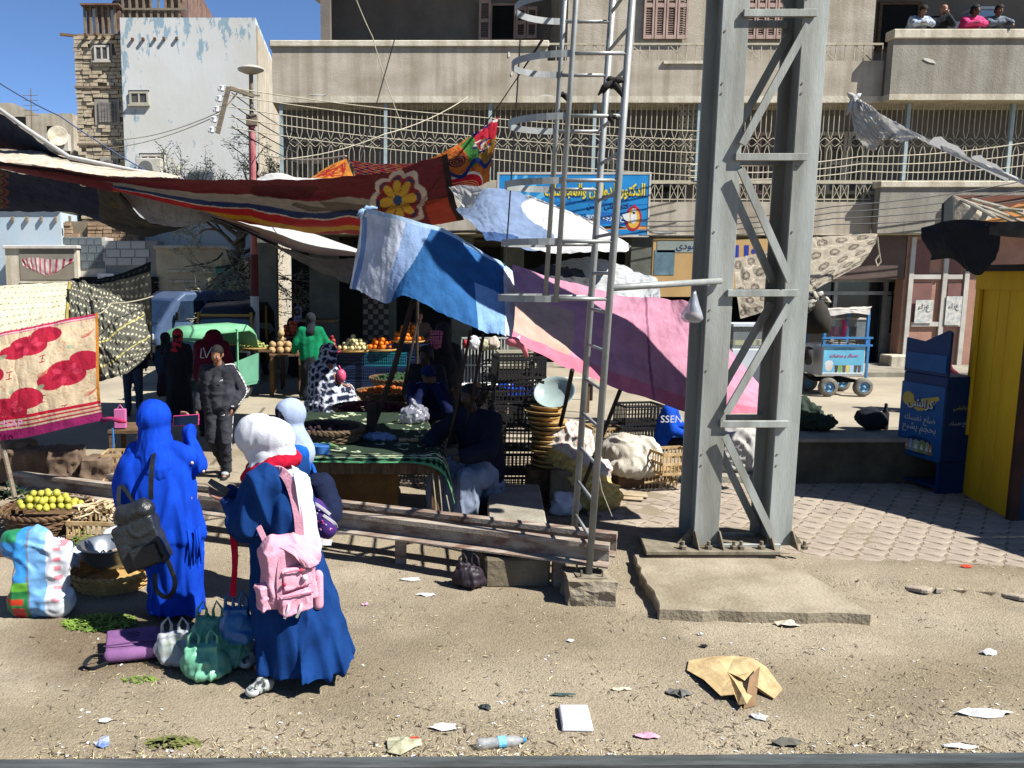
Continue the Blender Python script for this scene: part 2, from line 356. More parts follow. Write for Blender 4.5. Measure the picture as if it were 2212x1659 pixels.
f3 = np.clip(damp*1.3+.5*fbm2(GX*2, GY*2, 4)-.1, 0, .8)[:, :, None]*(damp > 0)[:, :, None]; cg = cg*(1-f3)+g3*f3
m_dirta = M('dirt_relief', rough=.95, spec=.08, att=True, sc=34, bump=.75, bs=75, det=8)
struct(MB().grid(np.dstack([GX, GY, ZR]), 0, cg), 'dirt_ground', m_dirta, smooth=True)
m_pave = M('paver', (184, 170, 152), (158, 144, 128), sc=2.2, bump=.35, bs=60, rough=.92, spec=.1)
m_joint = M('joint_sand', (150, 134, 112), (120, 105, 86), sc=9, bump=.5, bs=80, rough=1)
pe = [G(1290, 1052), G(1470, 1050), G(2330, 1050), G(2700, 1330), G(2060, 1285), G(1850, 1262), G(1400, 1205), G(1290, 1150)]
bed = MB(); bed.prism([Vector((p.x, p.y, .022)) for p in pe][::-1], (0, 0, .021)); pav = struct(bed, 'pavement_bed', m_joint)
def inside(x, y):
    c = False; n = len(pe)
    for i in range(n):
        a, b = pe[i], pe[(i+1) % n]
        if (a.y > y) != (b.y > y) and x < (b.x-a.x)*(y-a.y)/(b.y-a.y)+a.x: c = not c
    return c
def paver_mesh():
    mb = MB(); pts = []; w, h = .118, .088
    for k in range(20):
        t = 2*math.pi*k/20; r = 1+.13*math.cos(4*t); pts.append((w*r*math.cos(t), h*r*math.sin(t)))
    n = 20; top = [(x*.93, y*.93, .032) for x, y in pts]; mid = [(x, y, .024) for x, y in pts]; bot = [(x, y, 0) for x, y in pts]
    fs = [tuple(range(n))]+[(i+n, (i+1) % n+n, (i+1) % n, i) for i in range(n)]+[(i+2*n, (i+1) % n+2*n, (i+1) % n+n, i+n) for i in range(n)]
    return mb.add(top+mid+bot, fs)
pv0 = paver_mesh().build('paver', m_pave, parent=pav, at=(0, 0, 0)); first = True
def link_mesh():
    pts = [(-.06, -.105), (.06, -.105), (.028, -.05), (.022, 0), (.028, .05), (.06, .105), (-.06, .105), (-.028, .05), (-.022, 0), (-.028, -.05)]
    return MB().prism([(x*.8, y*.8, 0) for x, y in pts], (0, 0, .029))
lk0 = link_mesh().build('paver', m_pave, parent=pav, at=(0, 0, 0)); lk0['kind'] = 'thing'; del lk0['kind']
pos = []
for j in range(-2, 34):
    for i in range(-2, 46):
        x = 2.2+i*.27+(j % 2)*.135; y = 6.6+j*.165
        if inside(x, y): pos.append((x, y, 0)); 
        if inside(x+.135, y): pos.append((x+.135, y, 1))
pos.sort(key=lambda q: q[1]+abs(q[0]-5)*.25); rest = MB()
for q, (x, y, k) in enumerate(pos):
    z = .0175+.008*fbm2(np.array([[x*.9]]), np.array([[y*.9]]), 5)[0, 0]+random.uniform(-.0015, .0015)
    if q < 296:
        src = (pv0, lk0)[k]; o = src if not src.get('u') else src.copy()
        if o is not src: col.objects.link(o)
        src['u'] = 1
        o.location = Vector((x, y, z))-pav.location; o.rotation_euler = (random.uniform(-.012, .012), random.uniform(-.012, .012), random.uniform(-.05, .05)); o.parent = pav
    else:
        s = (paver_mesh, link_mesh)[k](); rest.add([(v[0]+x, v[1]+y, v[2]+z) for v in s.v], s.f)
for o in pav.children:
    if 'u' in o: del o['u']
rest.build('paver_field', m_pave, parent=pav, kind='stuff')
m_conc = M('concrete', (172, 165, 148), (140, 132, 116), sc=3, bump=.45, bs=30, rough=.93, spec=.12, det=8)
m_concd = M('concrete_dirty', (146, 134, 112), (105, 94, 76), sc=2.2, bump=.6, bs=22, rough=.95, spec=.1, det=8)
a, b = G(1262, 1046), G(1740, 1046)
struct(MB().bx(a.x, b.x, a.y-.05, a.y+.28, -.02, .12), 'kerb', m_conc, bevel=.012)
a, b = G(1700, 1052), G(2210, 1052); yw = a.y
mw = M('mud_wall', (104, 96, 78), (72, 66, 54), sc=3, bump=.5, bs=14, rough=.95)
lw = thing('low_wall', 'low concrete wall behind the paving between the steel mast and the blue display', 'wall', (a.x, yw, 0))
MB().bx(a.x, b.x, yw, yw+.75, -.02, .56).build('wall_body', mw, parent=lw)
MB().bx(a.x-.03, b.x, yw-.03, yw+.78, .56, .61).build('coping', m_conc, parent=lw, bevel=.01)
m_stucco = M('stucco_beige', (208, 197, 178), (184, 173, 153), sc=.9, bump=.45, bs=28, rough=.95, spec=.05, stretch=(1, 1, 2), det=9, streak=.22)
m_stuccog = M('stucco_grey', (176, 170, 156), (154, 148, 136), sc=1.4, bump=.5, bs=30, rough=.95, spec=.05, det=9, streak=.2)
m_stucco_shade = M('stucco_brown_shade', (136, 128, 118), (116, 109, 101), sc=.8, bump=.4, bs=24, rough=.95, spec=.05)  # grey-brown copy of the stucco; shade of recessed walls is in its colour
m_coping = M('coping_cream', (230, 221, 200), (204, 193, 168), sc=2, bump=.4, bs=20, rough=.9, streak=.25)
m_grille = M('grille_paint', (205, 195, 168), (176, 166, 142), sc=6, rough=.6)
m_grp = M('grille_blue', (182, 198, 196), (160, 172, 168), sc=5, rough=.6)
m_shut = M('shutter_pink', (196, 168, 152), (170, 143, 130), sc=2, rough=.75)
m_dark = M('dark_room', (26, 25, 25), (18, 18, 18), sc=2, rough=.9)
m_frame = M('window_frame', (210, 204, 190), (180, 172, 158), rough=.6)
m_glass = M('window_glass', (38, 44, 48), (26, 30, 33), rough=.12, spec=.7)
m_wood = M('old_wood', (126, 98, 70), (88, 66, 46), sc=4, stretch=(1, 1, 8), bump=.4, bs=18, rough=.85)
F = 22.5; fz = lambda y, Y=F: P(1100, y, Y).z
def fx(x, y, Y=F): return P(x, y, Y).x
XL, XR = fx(588, 150), fx(2600, 200)
bd = thing('apartment_building', 'long beige apartment building with grilled balcony above the shaded shops', 'building', ((XL+XR)/2, F, 0))
def bpart(mb, name, mt, **k): return mb.build(name, mt, parent=bd, **k)
zp0, zp1 = fz(208), fz(88)              # parapet band
x1530 = fx(1182, 150)
XP = fx(1908, 150)
bpart(MB().bx(XL+.1, XR, F+1.0, F+1.3, fz(505), zp0+.1), 'back_wall', m_stucco_shade)
bpart(MB().bx(XL+.1, XR, F+1.3, F+4.5, fz(505)-.1, zp0+.1), 'core', m_stucco_shade)
bpart(MB().bx(XL, XR, F-.02, F+4.5, zp0-.16, zp0), 'floor_slab', m_coping)
bpart(MB().bx(XL, x1530, F, F+.22, zp0, zp1-.16), 'parapet', m_stucco)
bpart(MB().bx(XL-.06, x1530+.02, F-.07, F+.3, zp1-.16, zp1), 'coping', m_coping, bevel=.02)
bpart(MB().bx(x1530, XP, F, F+.22, zp0, fz(131)), 'parapet', m_stucco)
bpart(MB().bx(XP, XR, F-.35, F-.1, zp0, zp1-.05), 'parapet', m_stuccog)
bpart(MB().bx(XP-.05, XR, F-.42, F-.05, zp1-.05, zp1+.18), 'coping', m_coping, bevel=.02)
bpart(MB().bx(XP, XR, F-.35, F, zp0-.16, zp0-.005), 'floor_slab', m_coping)
bpart(MB().bx(XL, XL+.25, F+.22, F+4.5, zp0, zp1-.16), 'side_parapet', m_stucco)
for (xa, xb) in ((x1530, XP),):
    mb = MB(); zt, zb = fz(93), fz(130); mb.bar((xa, F+.1, zt), (xb, F+.1, zt), .05); n = int((xb-xa)/.24)
    for i in range(n+1):
        x = xa+(xb-xa)*i/n; mb.bar((x, F+.1, zb), (x, F+.1, zt), .02)
        if i % 4 == 1 and i+3 <= n: mb.bar((x, F+.1, zt), (xa+(xb-xa)*(i+2)/n, F+.1, zb), .02); 
    bpart(mb, 'railing', m_grille)
UY = F+1.7; zt = fz(0)+2.2
xdl, xdr = fx(717, 45, UY), fx(1210, 45, UY)
zr0 = zp0+.05
MB().bx(xdl, xdr, UY+1.2, UY+4, zr0, zt).build('upper_wall', m_stucco_shade, parent=bd)
MB().bx(xdl-1.1, XR, UY-1.35, UY+4, zt, zt+.5).build('roof_slab', m_stucco, parent=bd)
zg = fz(2, UY)
bpart(MB().bx(xdl-.25, xdl, UY-1.5, UY+4, zr0, zt-.6), 'wing_wall', m_stucco_shade)
bpart(MB().prism([(xdl-.25, UY-1.5, zt-.6), (xdl-.25, UY-1.5, zt), (xdl-1.1, UY-1.5, zt)], (0, 6, 0)), 'bracket', m_stucco)
xw2 = fx(1530, 60, UY-1); 
bpart(MB().bx(xdr, fx(1888, 60, UY-.9), UY-.9, UY+4, zr0, zt), 'upper_wall', m_stucco)
bpart(MB().bx(fx(1888, 60, UY+.4), XR, UY+.9, UY+4, zr0, zt), 'upper_wall', m_stucco_shade)
def shutter(x0, y0, x1, y1, Y, leaves, name='shutter', mt=None, fr=.035):
    a = rc(x0, y0, x1, y1, Y); w = (a[1]-a[0])/leaves; mt = mt or m_shut
    for k in range(leaves):
        p = MB(); xa, xb = a[0]+k*w+.012, a[0]+(k+1)*w-.012; f = w*.17
        p.bx(xa, xa+f, Y-.06, Y, a[2], a[3]); p.bx(xb-f, xb, Y-.06, Y, a[2], a[3])
        for zz in (a[2], (a[2]+a[3])/2-.05, a[3]-.1): p.bx(xa+f, xb-f, Y-.055, Y, zz, zz+.1)
        o = p.build(name, mt, parent=bd); s = MB(); z = a[2]+.12
        while z < a[3]-.12:
            s.add([(xa+f, Y-.05, z), (xb-f, Y-.05, z), (xb-f, Y-.015, z+.045), (xa+f, Y-.015, z+.045)], [(0, 1, 2, 3), (3, 2, 1, 0)]); z += .06
        s.build('louvres', mt, parent=o, kind='stuff')
shutter(1390, -60, 1487, 85, UY-.95, 4)
shutter(1612, -60, 1700, 85, UY-.95, 4)
def opening(x0, y0, x1, y1, Y, name='window', fr=m_frame, pane=m_dark, w=.06, mull=0, parent=None, depth=.12, sill=True):
    a = rc(x0, y0, x1, y1, Y); par = parent or bd; t = MB()
    t.bx(a[0], a[1], Y-.05, Y+.02, a[3]-w, a[3]); t.bx(a[0], a[0]+w, Y-.05, Y+.02, a[2], a[3]-w); t.bx(a[1]-w, a[1], Y-.05, Y+.02, a[2], a[3]-w); t.bx(a[0]+w, a[1]-w, Y-.05, Y+.02, a[2], a[2]+w)
    for k in range(mull):
        x = a[0]+(a[1]-a[0])*(k+1)/(mull+1); t.bx(x-w*.4, x+w*.4, Y-.045, Y+.02, a[2]+w, a[3]-w)
    o = t.build(name, fr, parent=par); MB().bx(a[0]+w, a[1]-w, Y-.018, Y+.018, a[2]+w, a[3]-w).build('pane', pane, parent=o)
    if sill: MB().bx(a[0]-.05, a[1]+.05, Y-.1, Y+.01, a[2]-.06, a[2]-.003).build('sill', fr, parent=o)
    return o
YW = UY+1.15; a = rc(1062, 12, 1112, 84, YW)
opening(1058, 8, 1114, 90, YW, fr=m_shut, sill=False, name='door'); shutter(1033, 0, 1060, 90, YW-.2, 1); shutter(1113, 15, 1160, 84, YW-.05, 2)
YB = UY+.85
opening(1895, 4, 1985, 110, YB, name='doorway', fr=m_wood, w=.09, sill=False)
cb = rc(2062, 46, 2122, 95, UY-.2)
t = MB().bx(cb[0], cb[1], UY-.2, UY+.4, cb[2]-.5, cb[3]).thing('balcony_cabinet', 'white cabinet on the balcony behind the leaning men', 'cabinet', M('white_lam', (222, 220, 214), rough=.5), bevel=.02)
cb2 = rc(2106, 0, 2160, 26, UY-.1)
cx = thing('cooler_box', 'pale blue cool box standing on the white balcony cabinet', 'cool box', ((cb2[0]+cb2[1])/2, UY, cb[3]))
MB().bx(cb2[0], cb2[1], UY-.15, UY+.35, cb[3]+.002, cb[3]+.33).build('box', M('cooler_blue', (176, 205, 228), rough=.5), parent=cx, bevel=.03)
MB().bx(cb2[0]-.02, cb2[1]+.02, UY-.17, UY+.37, cb[3]+.335, cb[3]+.41).build('lid', M('cooler_white', (232, 238, 240), rough=.5), parent=cx, bevel=.02)
bpart(MB().bx(fx(2130, 85, UY-.6), XR, UY-.65, UY-.6, fz(100), fz(62)), 'panel', M('sheet_pale', (206, 216, 222), rough=.6))
zt, zb = fz(213), fz(390)
p0 = fx(607, 290); pw = fx(1057, 290)-fx(831, 290); bw = pw/20
def grille_panel(x0):
    mb = MB(); r = .0125
    z = lambda y: fz(y)
    zA, zB, zC, zD, zE = z(283), z(296), z(306), z(316), z(327)
    for k in range(1, 20, 2):
        c = x0+k*bw+bw*.5 if False else x0+(k+.5)*bw
        l, rr = c-bw*.5, c+bw*.5
        for s in (-1, 1):
            e = c+s*bw*.5
            mb.tube([(e, F+.12, zt), (e, F+.12, zA), (c+s*.012, F+.12, zB-.03)], r, 4, cap=False)
            mb.tube([(c+s*.012, F+.12, zD+.05), (e, F+.12, zE), (e, F+.12, zb)], r, 4, cap=False)
        pts = []                                                       # scalloped ring, neighbours touching
        for t in range(12):
            a = 2*math.pi*t/12; q = bw*1.0*(.86+.14*math.cos(4*a)); pts.append((c+bw+q*math.cos(a), F+.12, zC+q*.82*math.sin(a)))
        mb.tube(pts, r*.9, 4, closed=True)
    mb.bar((x0, F+.12, zb), (x0+pw, F+.12, zb), .04); 
    return mb
g0 = grille_panel(p0).build('grille_bars', m_grille, parent=bd, kind='stuff')
for k in range(1, 8):
    o = g0.copy(); col.objects.link(o); o.location.x += k*pw
for k in range(9):
    x = p0+k*pw; MB().bx(x-.045, x+.045, F+.06, F+.16, zb, zt+.02).build('grille_post', m_grp, parent=bd)
bpart(MB().bx(p0, p0+8*pw, F+.07, F+.15, zt, zt+.07), 'grille_rail', m_grp)
for (x0, x1) in ((640, 700), (1175, 1230), (1300, 1345), (1385, 1405)): shutter(x0, 300, x1, 400, F+.98, 2, mt=m_stucco)
shutter(1560, 285, 1660, 420, F+.98, 4); shutter(1745, 285, 1905, 420, F+.98, 4, mt=m_stucco)
for (xa, ya, xb, yb) in ((1464, 220, 1512, 400),):
    a = rc(xa, ya, xb, yb, F+.3); s = MB(); n = 4; w = (a[1]-a[0])/n; m_ = int((a[3]-a[2])/w)
    for i in range(n):
        for j in range(m_):
            c = (a[0]+(i+.5)*w, F+.3, a[2]+(j+.5)*w)
            s.tube([(c[0]+w*.42*math.cos(t*math.pi/4), c[1], c[2]+w*.42*math.sin(t*math.pi/4)) for t in range(8)], .016, 4, closed=True)
            for t in range(2): dx = w*.45*math.cos(math.pi/4+t*math.pi/2); dz = w*.45*math.sin(math.pi/4+t*math.pi/2); s.bar((c[0]-dx, c[1], c[2]-dz), (c[0]+dx, c[1], c[2]+dz), .02)
    bpart(s, 'lattice_screen', m_grille, kind='stuff')
x0, x1 = fx(1060, 450), fx(1884, 450)
bpart(MB().bx(XL, x1, F, F+1.2, fz(505), fz(436)), 'lower_parapet', m_stucco)
bpart(MB().bx(XL, fx(1250, 400), F+.02, F+1.2, fz(436)+.002, fz(392)), 'lower_parapet', m_stucco)
bpart(MB().bx(XL, XR, F-.03, F+1.3, fz(508), fz(505)-.002), 'ledge', m_coping)
bpart(MB().bx(x1, XR, F-.3, F-.05, fz(505), fz(408)), 'lower_parapet', m_stuccog)
bpart(MB().bx(x1-.05, XR, F-.36, F, fz(408)+.002, fz(394)), 'coping', m_coping, bevel=.02)
mb = MB(); za, zb2 = fz(394), fz(435); xa, xb = fx(1400, 410), x1; mb.bar((xa, F+.1, za), (xb, F+.1, za), .05); mb.bar((xa, F+.1, zb2+.06), (xb, F+.1, zb2+.06), .03)
n = int((xb-xa)/.2)
for i in range(n):
    x = xa+(xb-xa)*i/n; d = (xb-xa)/n; mb.bar((x, F+.1, zb2), (x, F+.1, za), .02)
    if i % 3 != 2: mb.bar((x, F+.1, zb2+.06), (x+d, F+.1, za), .015); mb.bar((x, F+.1, za), (x+d, F+.1, zb2+.06), .015)
bpart(mb, 'balcony_railing', m_grille)
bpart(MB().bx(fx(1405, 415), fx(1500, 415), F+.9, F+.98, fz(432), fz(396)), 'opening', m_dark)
m_brown = M('fascia_brown', (112, 94, 84), (92, 77, 70), sc=1.2, bump=.3, bs=16, rough=.9)
m_pinkw = M('plaster_pink', (190, 146, 122), (168, 126, 106), sc=1.5, bump=.3, bs=20, rough=.9)
zc = fz(508)-.03
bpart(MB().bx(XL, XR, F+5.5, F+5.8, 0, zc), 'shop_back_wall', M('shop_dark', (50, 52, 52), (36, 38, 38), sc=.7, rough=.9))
bpart(MB().bx(XL, XR, F+1.3, F+5.5, zc-.12, zc), 'shop_ceiling', m_stucco_shade)
for xp in (575, 700, 835, 1000, 1110, 1385):
    a = fx(xp, 620); w = .55 if xp != 700 else .8
    bpart(MB().bx(a-w/2, a+w/2, F+.1, F+.6, 0, zc), 'pier', M('pier_grey', (122, 124, 112), (96, 98, 90), sc=1.5, bump=.3, bs=14))
a = fx(812, 640); tl = bpart(MB().bx(a-.35, a+.35, F+.02, F+.1, .1, zc-.4), 'tiled_jamb', M('tile_dark', (60, 56, 50), rough=.5))
mt_ = M('tile_light', (150, 142, 126), (126, 118, 104), rough=.5)
for i in range(5):
    for j in range(18):
        if (i+j) % 2 == 0: MB().bx(a-.35+i*.14+.005, a-.35+(i+1)*.14-.005, F+.012, F+.02, .1+j*.14+.005, .1+(j+1)*.14-.005).build('tile', mt_, parent=tl)
YS = F+.75
xa, xb = fx(1650, 560), fx(1960, 560)
bpart(MB().bx(xa, xb, F+.05, F+.25, fz(603), zc), 'fascia', m_brown)
bpart(MB().bx(fx(1955, 600), XR, F+.05, F+.4, 0, zc), 'shop_wall', m_pinkw)
m_alu = M('aluminium', (176, 176, 170), (150, 150, 146), sc=4, rough=.45, metal=.4)
a = rc(1690, 603, 1955, 812, YS)
sf = thing('glazed_shop', 'glazed metal shop front behind the juice cart', 'shop', ((a[0]+a[1])/2, YS, 0))
zt_ = a[3]; zd = fz(637, YS)
fr = MB(); 
for x in (a[0], fx(1795, 700, YS), fx(1903, 700, YS), a[1]-.1): fr.bx(x, x+.1, YS-.04, YS+.04, 0, zt_)
fr.bx(a[0]+.1, a[1]-.1, YS-.035, YS+.035, zd, zd+.1); fr.bx(a[0]+.1, a[1]-.1, YS-.035, YS+.035, zt_-.08, zt_)
fr.build('frame', m_alu, parent=sf)
MB().bx(a[0], a[1], YS+.05, YS+.07, 0, zt_).build('pane', m_glass, parent=sf)
xd0, xd1 = fx(1905, 720, YS)+.06, a[1]-.12
dl = MB(); dl.bx(xd0, xd1, YS-.06, YS-.02, .05, .95); dl.bx(xd0, xd0+.09, YS-.06, YS-.02, .95, zd-.03); dl.bx(xd1-.09, xd1, YS-.06, YS-.02, .95, zd-.03); xm = (xd0+xd1)/2; dl.bx(xm-.04, xm+.04, YS-.06, YS-.02, .95, zd-.03)
dr = dl.build('door', m_alu, parent=sf)
sc_ = MB()
for (u0, u1) in ((xd0+.09, xm-.04), (xm+.04, xd1-.09)):
    for j in range(3):
        zc_ = 1.15+j*.4; sc_.bar((u0, YS-.05, zc_-.16), (u1, YS-.05, zc_+.16), .02); sc_.bar((u0, YS-.05, zc_+.16), (u1, YS-.05, zc_-.16), .02)
        c = ((u0+u1)/2, YS-.05, zc_+.12); sc_.tube([(c[0]+.06*math.cos(t), c[1], c[2]+.06*math.sin(t)) for t in np.linspace(0, 5.5, 9)], .01, 4)
        sc_.bar((u0, YS-.05, zc_+.19), (u1, YS-.05, zc_+.19), .018)
sc_.build('scroll_grille', M('iron_dark', (60, 58, 54), rough=.6), parent=dr)
YQ = F+.03; m_white = M('white_paint', (214, 208, 196), (190, 184, 172), sc=3, rough=.7)
pw_ = thing('poster_door', 'pink shop front door with pale frame and two papers pasted on it', 'door', (fx(2020, 700), YQ, 0))
fm = MB(); a = rc(1962, 515, 2085, 790, YQ)
for x in (1962, 2035, 2082): xx = fx(x, 650, YQ); fm.bx(xx-.06, xx+.06, YQ-.05, YQ, 0.1, zc-.02)
for y in (598, 700): zz = fz(y, YQ); fm.bx(fx(1962, y, YQ)+.06, fx(2035, y, YQ)-.06, YQ-.045, YQ-.002, zz-.06, zz+.06); fm.bx(fx(2035, y, YQ)+.06, fx(2082, y, YQ)-.06, YQ-.045, YQ-.002, zz-.06, zz+.06)
fm.build('frame', m_white, parent=pw_)
m_pinkd = M('panel_maroon', (142, 100, 92), (124, 86, 80), sc=2, rough=.8)
for (xa_, ya_, xb_, yb_) in ((1966, 612, 2010, 695), (2045, 612, 2078, 690), (1966, 520, 2010, 590), (2045, 520, 2078, 590)):
    q = rc(xa_, ya_, xb_, yb_, YQ-.01); MB().bx(q[0], q[1], YQ-.02, YQ-.004, q[2], q[3]).build('panel', m_pinkd, parent=pw_)
m_paper = M('paper_mottled', (226, 220, 204), (186, 190, 186), sc=9, rough=.8, lo=.45, hi=.55)  # pale poster paper with mottled tone
for (xa_, ya_, xb_, yb_, lb) in ((1976, 648, 2014, 698, 'square printed paper in a wooden frame on the pink door'), (2042, 640, 2076, 702, 'tall printed paper with handwriting on the right of the pink door')):
    q = rc(xa_, ya_, xb_, yb_, YQ-.06); o = thing('poster', lb, 'poster', ((q[0]+q[1])/2, YQ-.07, q[2])); MB().bx(q[0], q[1], YQ-.075, YQ-.06, q[2], q[3]).build('sheet', m_paper, parent=o)
    text('عزاء', 'lettering', M('ink_grey', (96, 104, 110)), o, ((q[0]+q[1])/2, YQ-.076, (q[2]+q[3])/2+.1), (q[1]-q[0])*.7)
q = G(1985, 797); MB().bx(fx(1912, 770)-.1, fx(1950, 770), F-.4, F+.1, 0, .42).thing('doorstep_block', 'pale stone block at the foot of the shop door', 'step', m_coping, bevel=.03)
struct(MB().bx(fx(1400, 780), XR, F-1.6, F+.8, -.03, .13), 'pavement', m_conc, bevel=.02)
q = rc(2062, 422, 2240, 470, F-.45); tt = thing('fascia_board', 'orange and brown painted board above the yellow kiosk', 'sign', ((q[0]+q[1])/2, F-.45, q[2]))
MB().bx(q[0], q[1]+1, F-.5, F-.42, q[2]-.3, q[3]).build('board', M('board_brown', (126, 76, 54), rough=.7), parent=tt)
MB().prism([(q[0]+.3, F-.505, q[2]-.2), (q[0]+.5, F-.505, q[2]+.2), (q[0]+1.1, F-.505, q[2]+.1), (q[0]+1.6, F-.505, q[2]+.35), (q[0]+2.6, F-.505, q[2]+.3), (q[0]+2.8, F-.505, q[2]-.2)], (0, -.004, 0)).build('painted_shape', M('board_orange', (222, 152, 84), rough=.7), parent=tt)
q = rc(1077, 377, 1400, 507, F-.25); sg = thing('shop_sign', 'large blue shop sign with yellow arabic lettering and a rooster badge', 'sign', ((q[0]+q[1])/2, F-.25, q[2]))
w_, h_ = q[1]-q[0], q[3]-q[2]; cv = Cv(420, 180, (30, 140, 205)); 
for k in range(9):
    a = -1.2+k*.32; cv.poly([(.08, .75), (.08+.5*math.cos(a)*.5, .75-.9*math.sin(a)-.05), (.08+.5*math.cos(a+.12)*.5, .75-.9*math.sin(a+.12)-.05)], (110, 195, 232))
cv.ell(.16, .98, .13, .5, (60, 160, 220)); cv.ell(.16, .98, .10, .42, (236, 240, 242)); cv.ell(.21, .9, .07, .4, (20, 90, 180)); cv.ell(.14, .8, .02, .2, (190, 30, 60))
cv.put((abs(cv.Y-.48-.03*np.sin(cv.X*9)) < .012), (20, 100, 180)); cv.poly([(.58, .98), (.62, .75), (.66, .62), (.68, .62), (.64, .8), (.62, .98)], (240, 170, 60))
cv.poly([(.6, 1), (.72, .86), (1, .86), (1, .91), (.74, .91), (.66, 1)], (238, 160, 70)); cv.poly([(.68, .62), (.95, .62), (.95, .82), (.66, .82)], (24, 110, 190)); cv.noise(.06, 9)
U, V = np.meshgrid(np.linspace(0, 1, 300), np.linspace(1, 0, 130)); A = np.dstack([q[0]+U*w_, 0*U+F-.26, q[2]+(1-V)*h_])
MB().grid(A[::-1], 0, cv.at(U, V)[::-1]).build('sign_face', M('print', att=True, rough=.5, sc=2), parent=sg)
fb = MB(); fb.bx(q[0]-.05, q[1]+.05, F-.27, F-.15, q[3], q[3]+.06); fb.bx(q[0]-.05, q[1]+.05, F-.27, F-.15, q[2]-.06, q[2]); fb.bx(q[0]-.05, q[0], F-.27, F-.15, q[2], q[3]); fb.bx(q[1], q[1]+.05, F-.27, F-.15, q[2], q[3]); fb.bx(q[0], q[1], F-.25, F-.18, q[2], q[3])
fb.build('frame', m_white, parent=sg)
m_yel = M('letter_yellow', (245, 222, 40), rough=.5); m_navy = M('letter_navy', (24, 40, 110), rough=.5); m_wht = M('letter_white', (240, 240, 238), rough=.5)
yy = F-.262
text('الدكتور للدواجن والمجمدات', 'lettering', M('letter_shadow', (16, 80, 150)), sg, (q[0]+w_*.64+.03, yy, q[2]+h_*.72-.04), w_*.67, hgt=h_*.27, bold=.03, ext=.002)
text('الدكتور للدواجن والمجمدات', 'lettering', m_yel, sg, (q[0]+w_*.64, yy, q[2]+h_*.72), w_*.67, hgt=h_*.27, bold=.03, ext=.006)
text('دكتور على حسن', 'lettering', m_navy, sg, (q[0]+w_*.74, yy, q[2]+h_*.47), w_*.3, bold=.01); text('فراخ طازجه 100%', 'lettering', m_wht, sg, (q[0]+w_*.74, yy, q[2]+h_*.27), w_*.3, hgt=h_*.13, bold=.02)
text('best', 'lettering', M('letter_deep', (26, 112, 190)), sg, (q[0]+w_*.55, yy, q[2]+h_*.34), w_*.08, ar=False)
bc = Vector((q[0]+w_*.905, yy, q[2]+h_*.27))
def disc(c, rx, rz, y, n=24): return [(c.x+rx*math.cos(2*math.pi*k/n), y, c.z+rz*math.sin(2*math.pi*k/n)) for k in range(n)][::-1]
bd_ = MB().prism(disc(bc, w_*.055, h_*.21, yy-.002), (0, -.003, 0)).build('badge', M('badge_red', (196, 28, 52), rough=.5), parent=sg)
MB().prism(disc(bc, w_*.042, h_*.165, yy-.006), (0, -.003, 0)).build('badge_field', M('badge_yellow', (240, 190, 70), rough=.5), parent=bd_)
MB().prism(disc(bc+Vector((0, 0, .02)), w_*.022, h_*.1, yy-.01), (0, -.003, 0)).prism(disc(bc+Vector((0, 0, h_*.13)), w_*.012, h_*.06, yy-.01), (0, -.003, 0)).prism([(bc.x-.3, yy-.01, bc.z+.1), (bc.x-.12, yy-.01, bc.z+.15), (bc.x-.1, yy-.01, bc.z-.1), (bc.x-.25, yy-.01, bc.z-.02)], (0, -.004, 0)).build('rooster', m_wht, parent=bd_)
MB().prism(disc(bc+Vector((.01, 0, h_*.2)), w_*.008, h_*.035, yy-.015), (0, -.003, 0)).build('comb', M('badge_red'), parent=bd_)
q = rc(1408, 516, 1760, 616, F-.5); sg2 = thing('tan_sign', 'tan sign board with blue arabic letters and a window picture, partly behind the mast', 'sign', ((q[0]+q[1])/2, F-.5, q[2]))
MB().bx(q[0], q[1], F-.55, F-.45, q[2]-.3, q[3]).build('board', M('sign_tan', (206, 170, 112), (190, 152, 98), sc=1, rough=.6), parent=sg2)
r = rc(1413, 540, 1457, 594, F-.56); MB().bx(r[0], r[1], F-.56, F-.552, r[2], r[3]).build('picture', M('sign_sky', (120, 150, 160), (84, 108, 118), sc=2, rough=.5), parent=sg2)
MB().bx(q[0]+.1, q[0]+1.9, F-.56, F-.552, q[3]-.35, q[3]-.06).build('strip', M('sign_strip', (150, 160, 150), rough=.5), parent=sg2)
text('ابو مودى', 'lettering', m_navy, sg2, (q[0]+1.0, F-.562, q[3]-.2), .8); text('ثلاجة'.replace('ث', 'ت'), 'lettering', M('letter_royal', (40, 60, 160)), sg2, (q[0]+2.0, F-.553, q[2]+.65), 1.6, bold=.03)
q = P(1432, 136, F); MB().bx(q.x, q.x+1.3, F-.06, F-.003, q.z-.03, q.z+.04).thing('lamp_batten', 'bare cream lamp batten fixed to the parapet under the railing', 'lamp', m_coping)
mb = MB(); rr = random.Random(4)
for (x, y, w, h) in ((2010, 131, 30, 8), (1100, 118, 5, 14), (1105, 160, 4, 10), (1180, 207, 26, 4), (1430, 500, 60, 6), (690, 205, 40, 3), (2120, 206, 30, 3)):
    Y = F-.36 if x > 1905 and y < 140 else F-.005; c = P(x, y, Y); n = 11; pts = []
    for k in range(n):
        t = 2*math.pi*k/n; s = rr.uniform(.6, 1.15); pts.append((c.x+w/80*.5*s*math.cos(t), Y, c.z+h/80*.5*s*math.sin(t)-.15*w/80*math.cos(t)*(x > 2000)))
    bpart(MB().prism(pts[::-1], (0, -.008, 0)), 'plaster_patch', M('plaster_bare', (232, 228, 216), rough=.9))

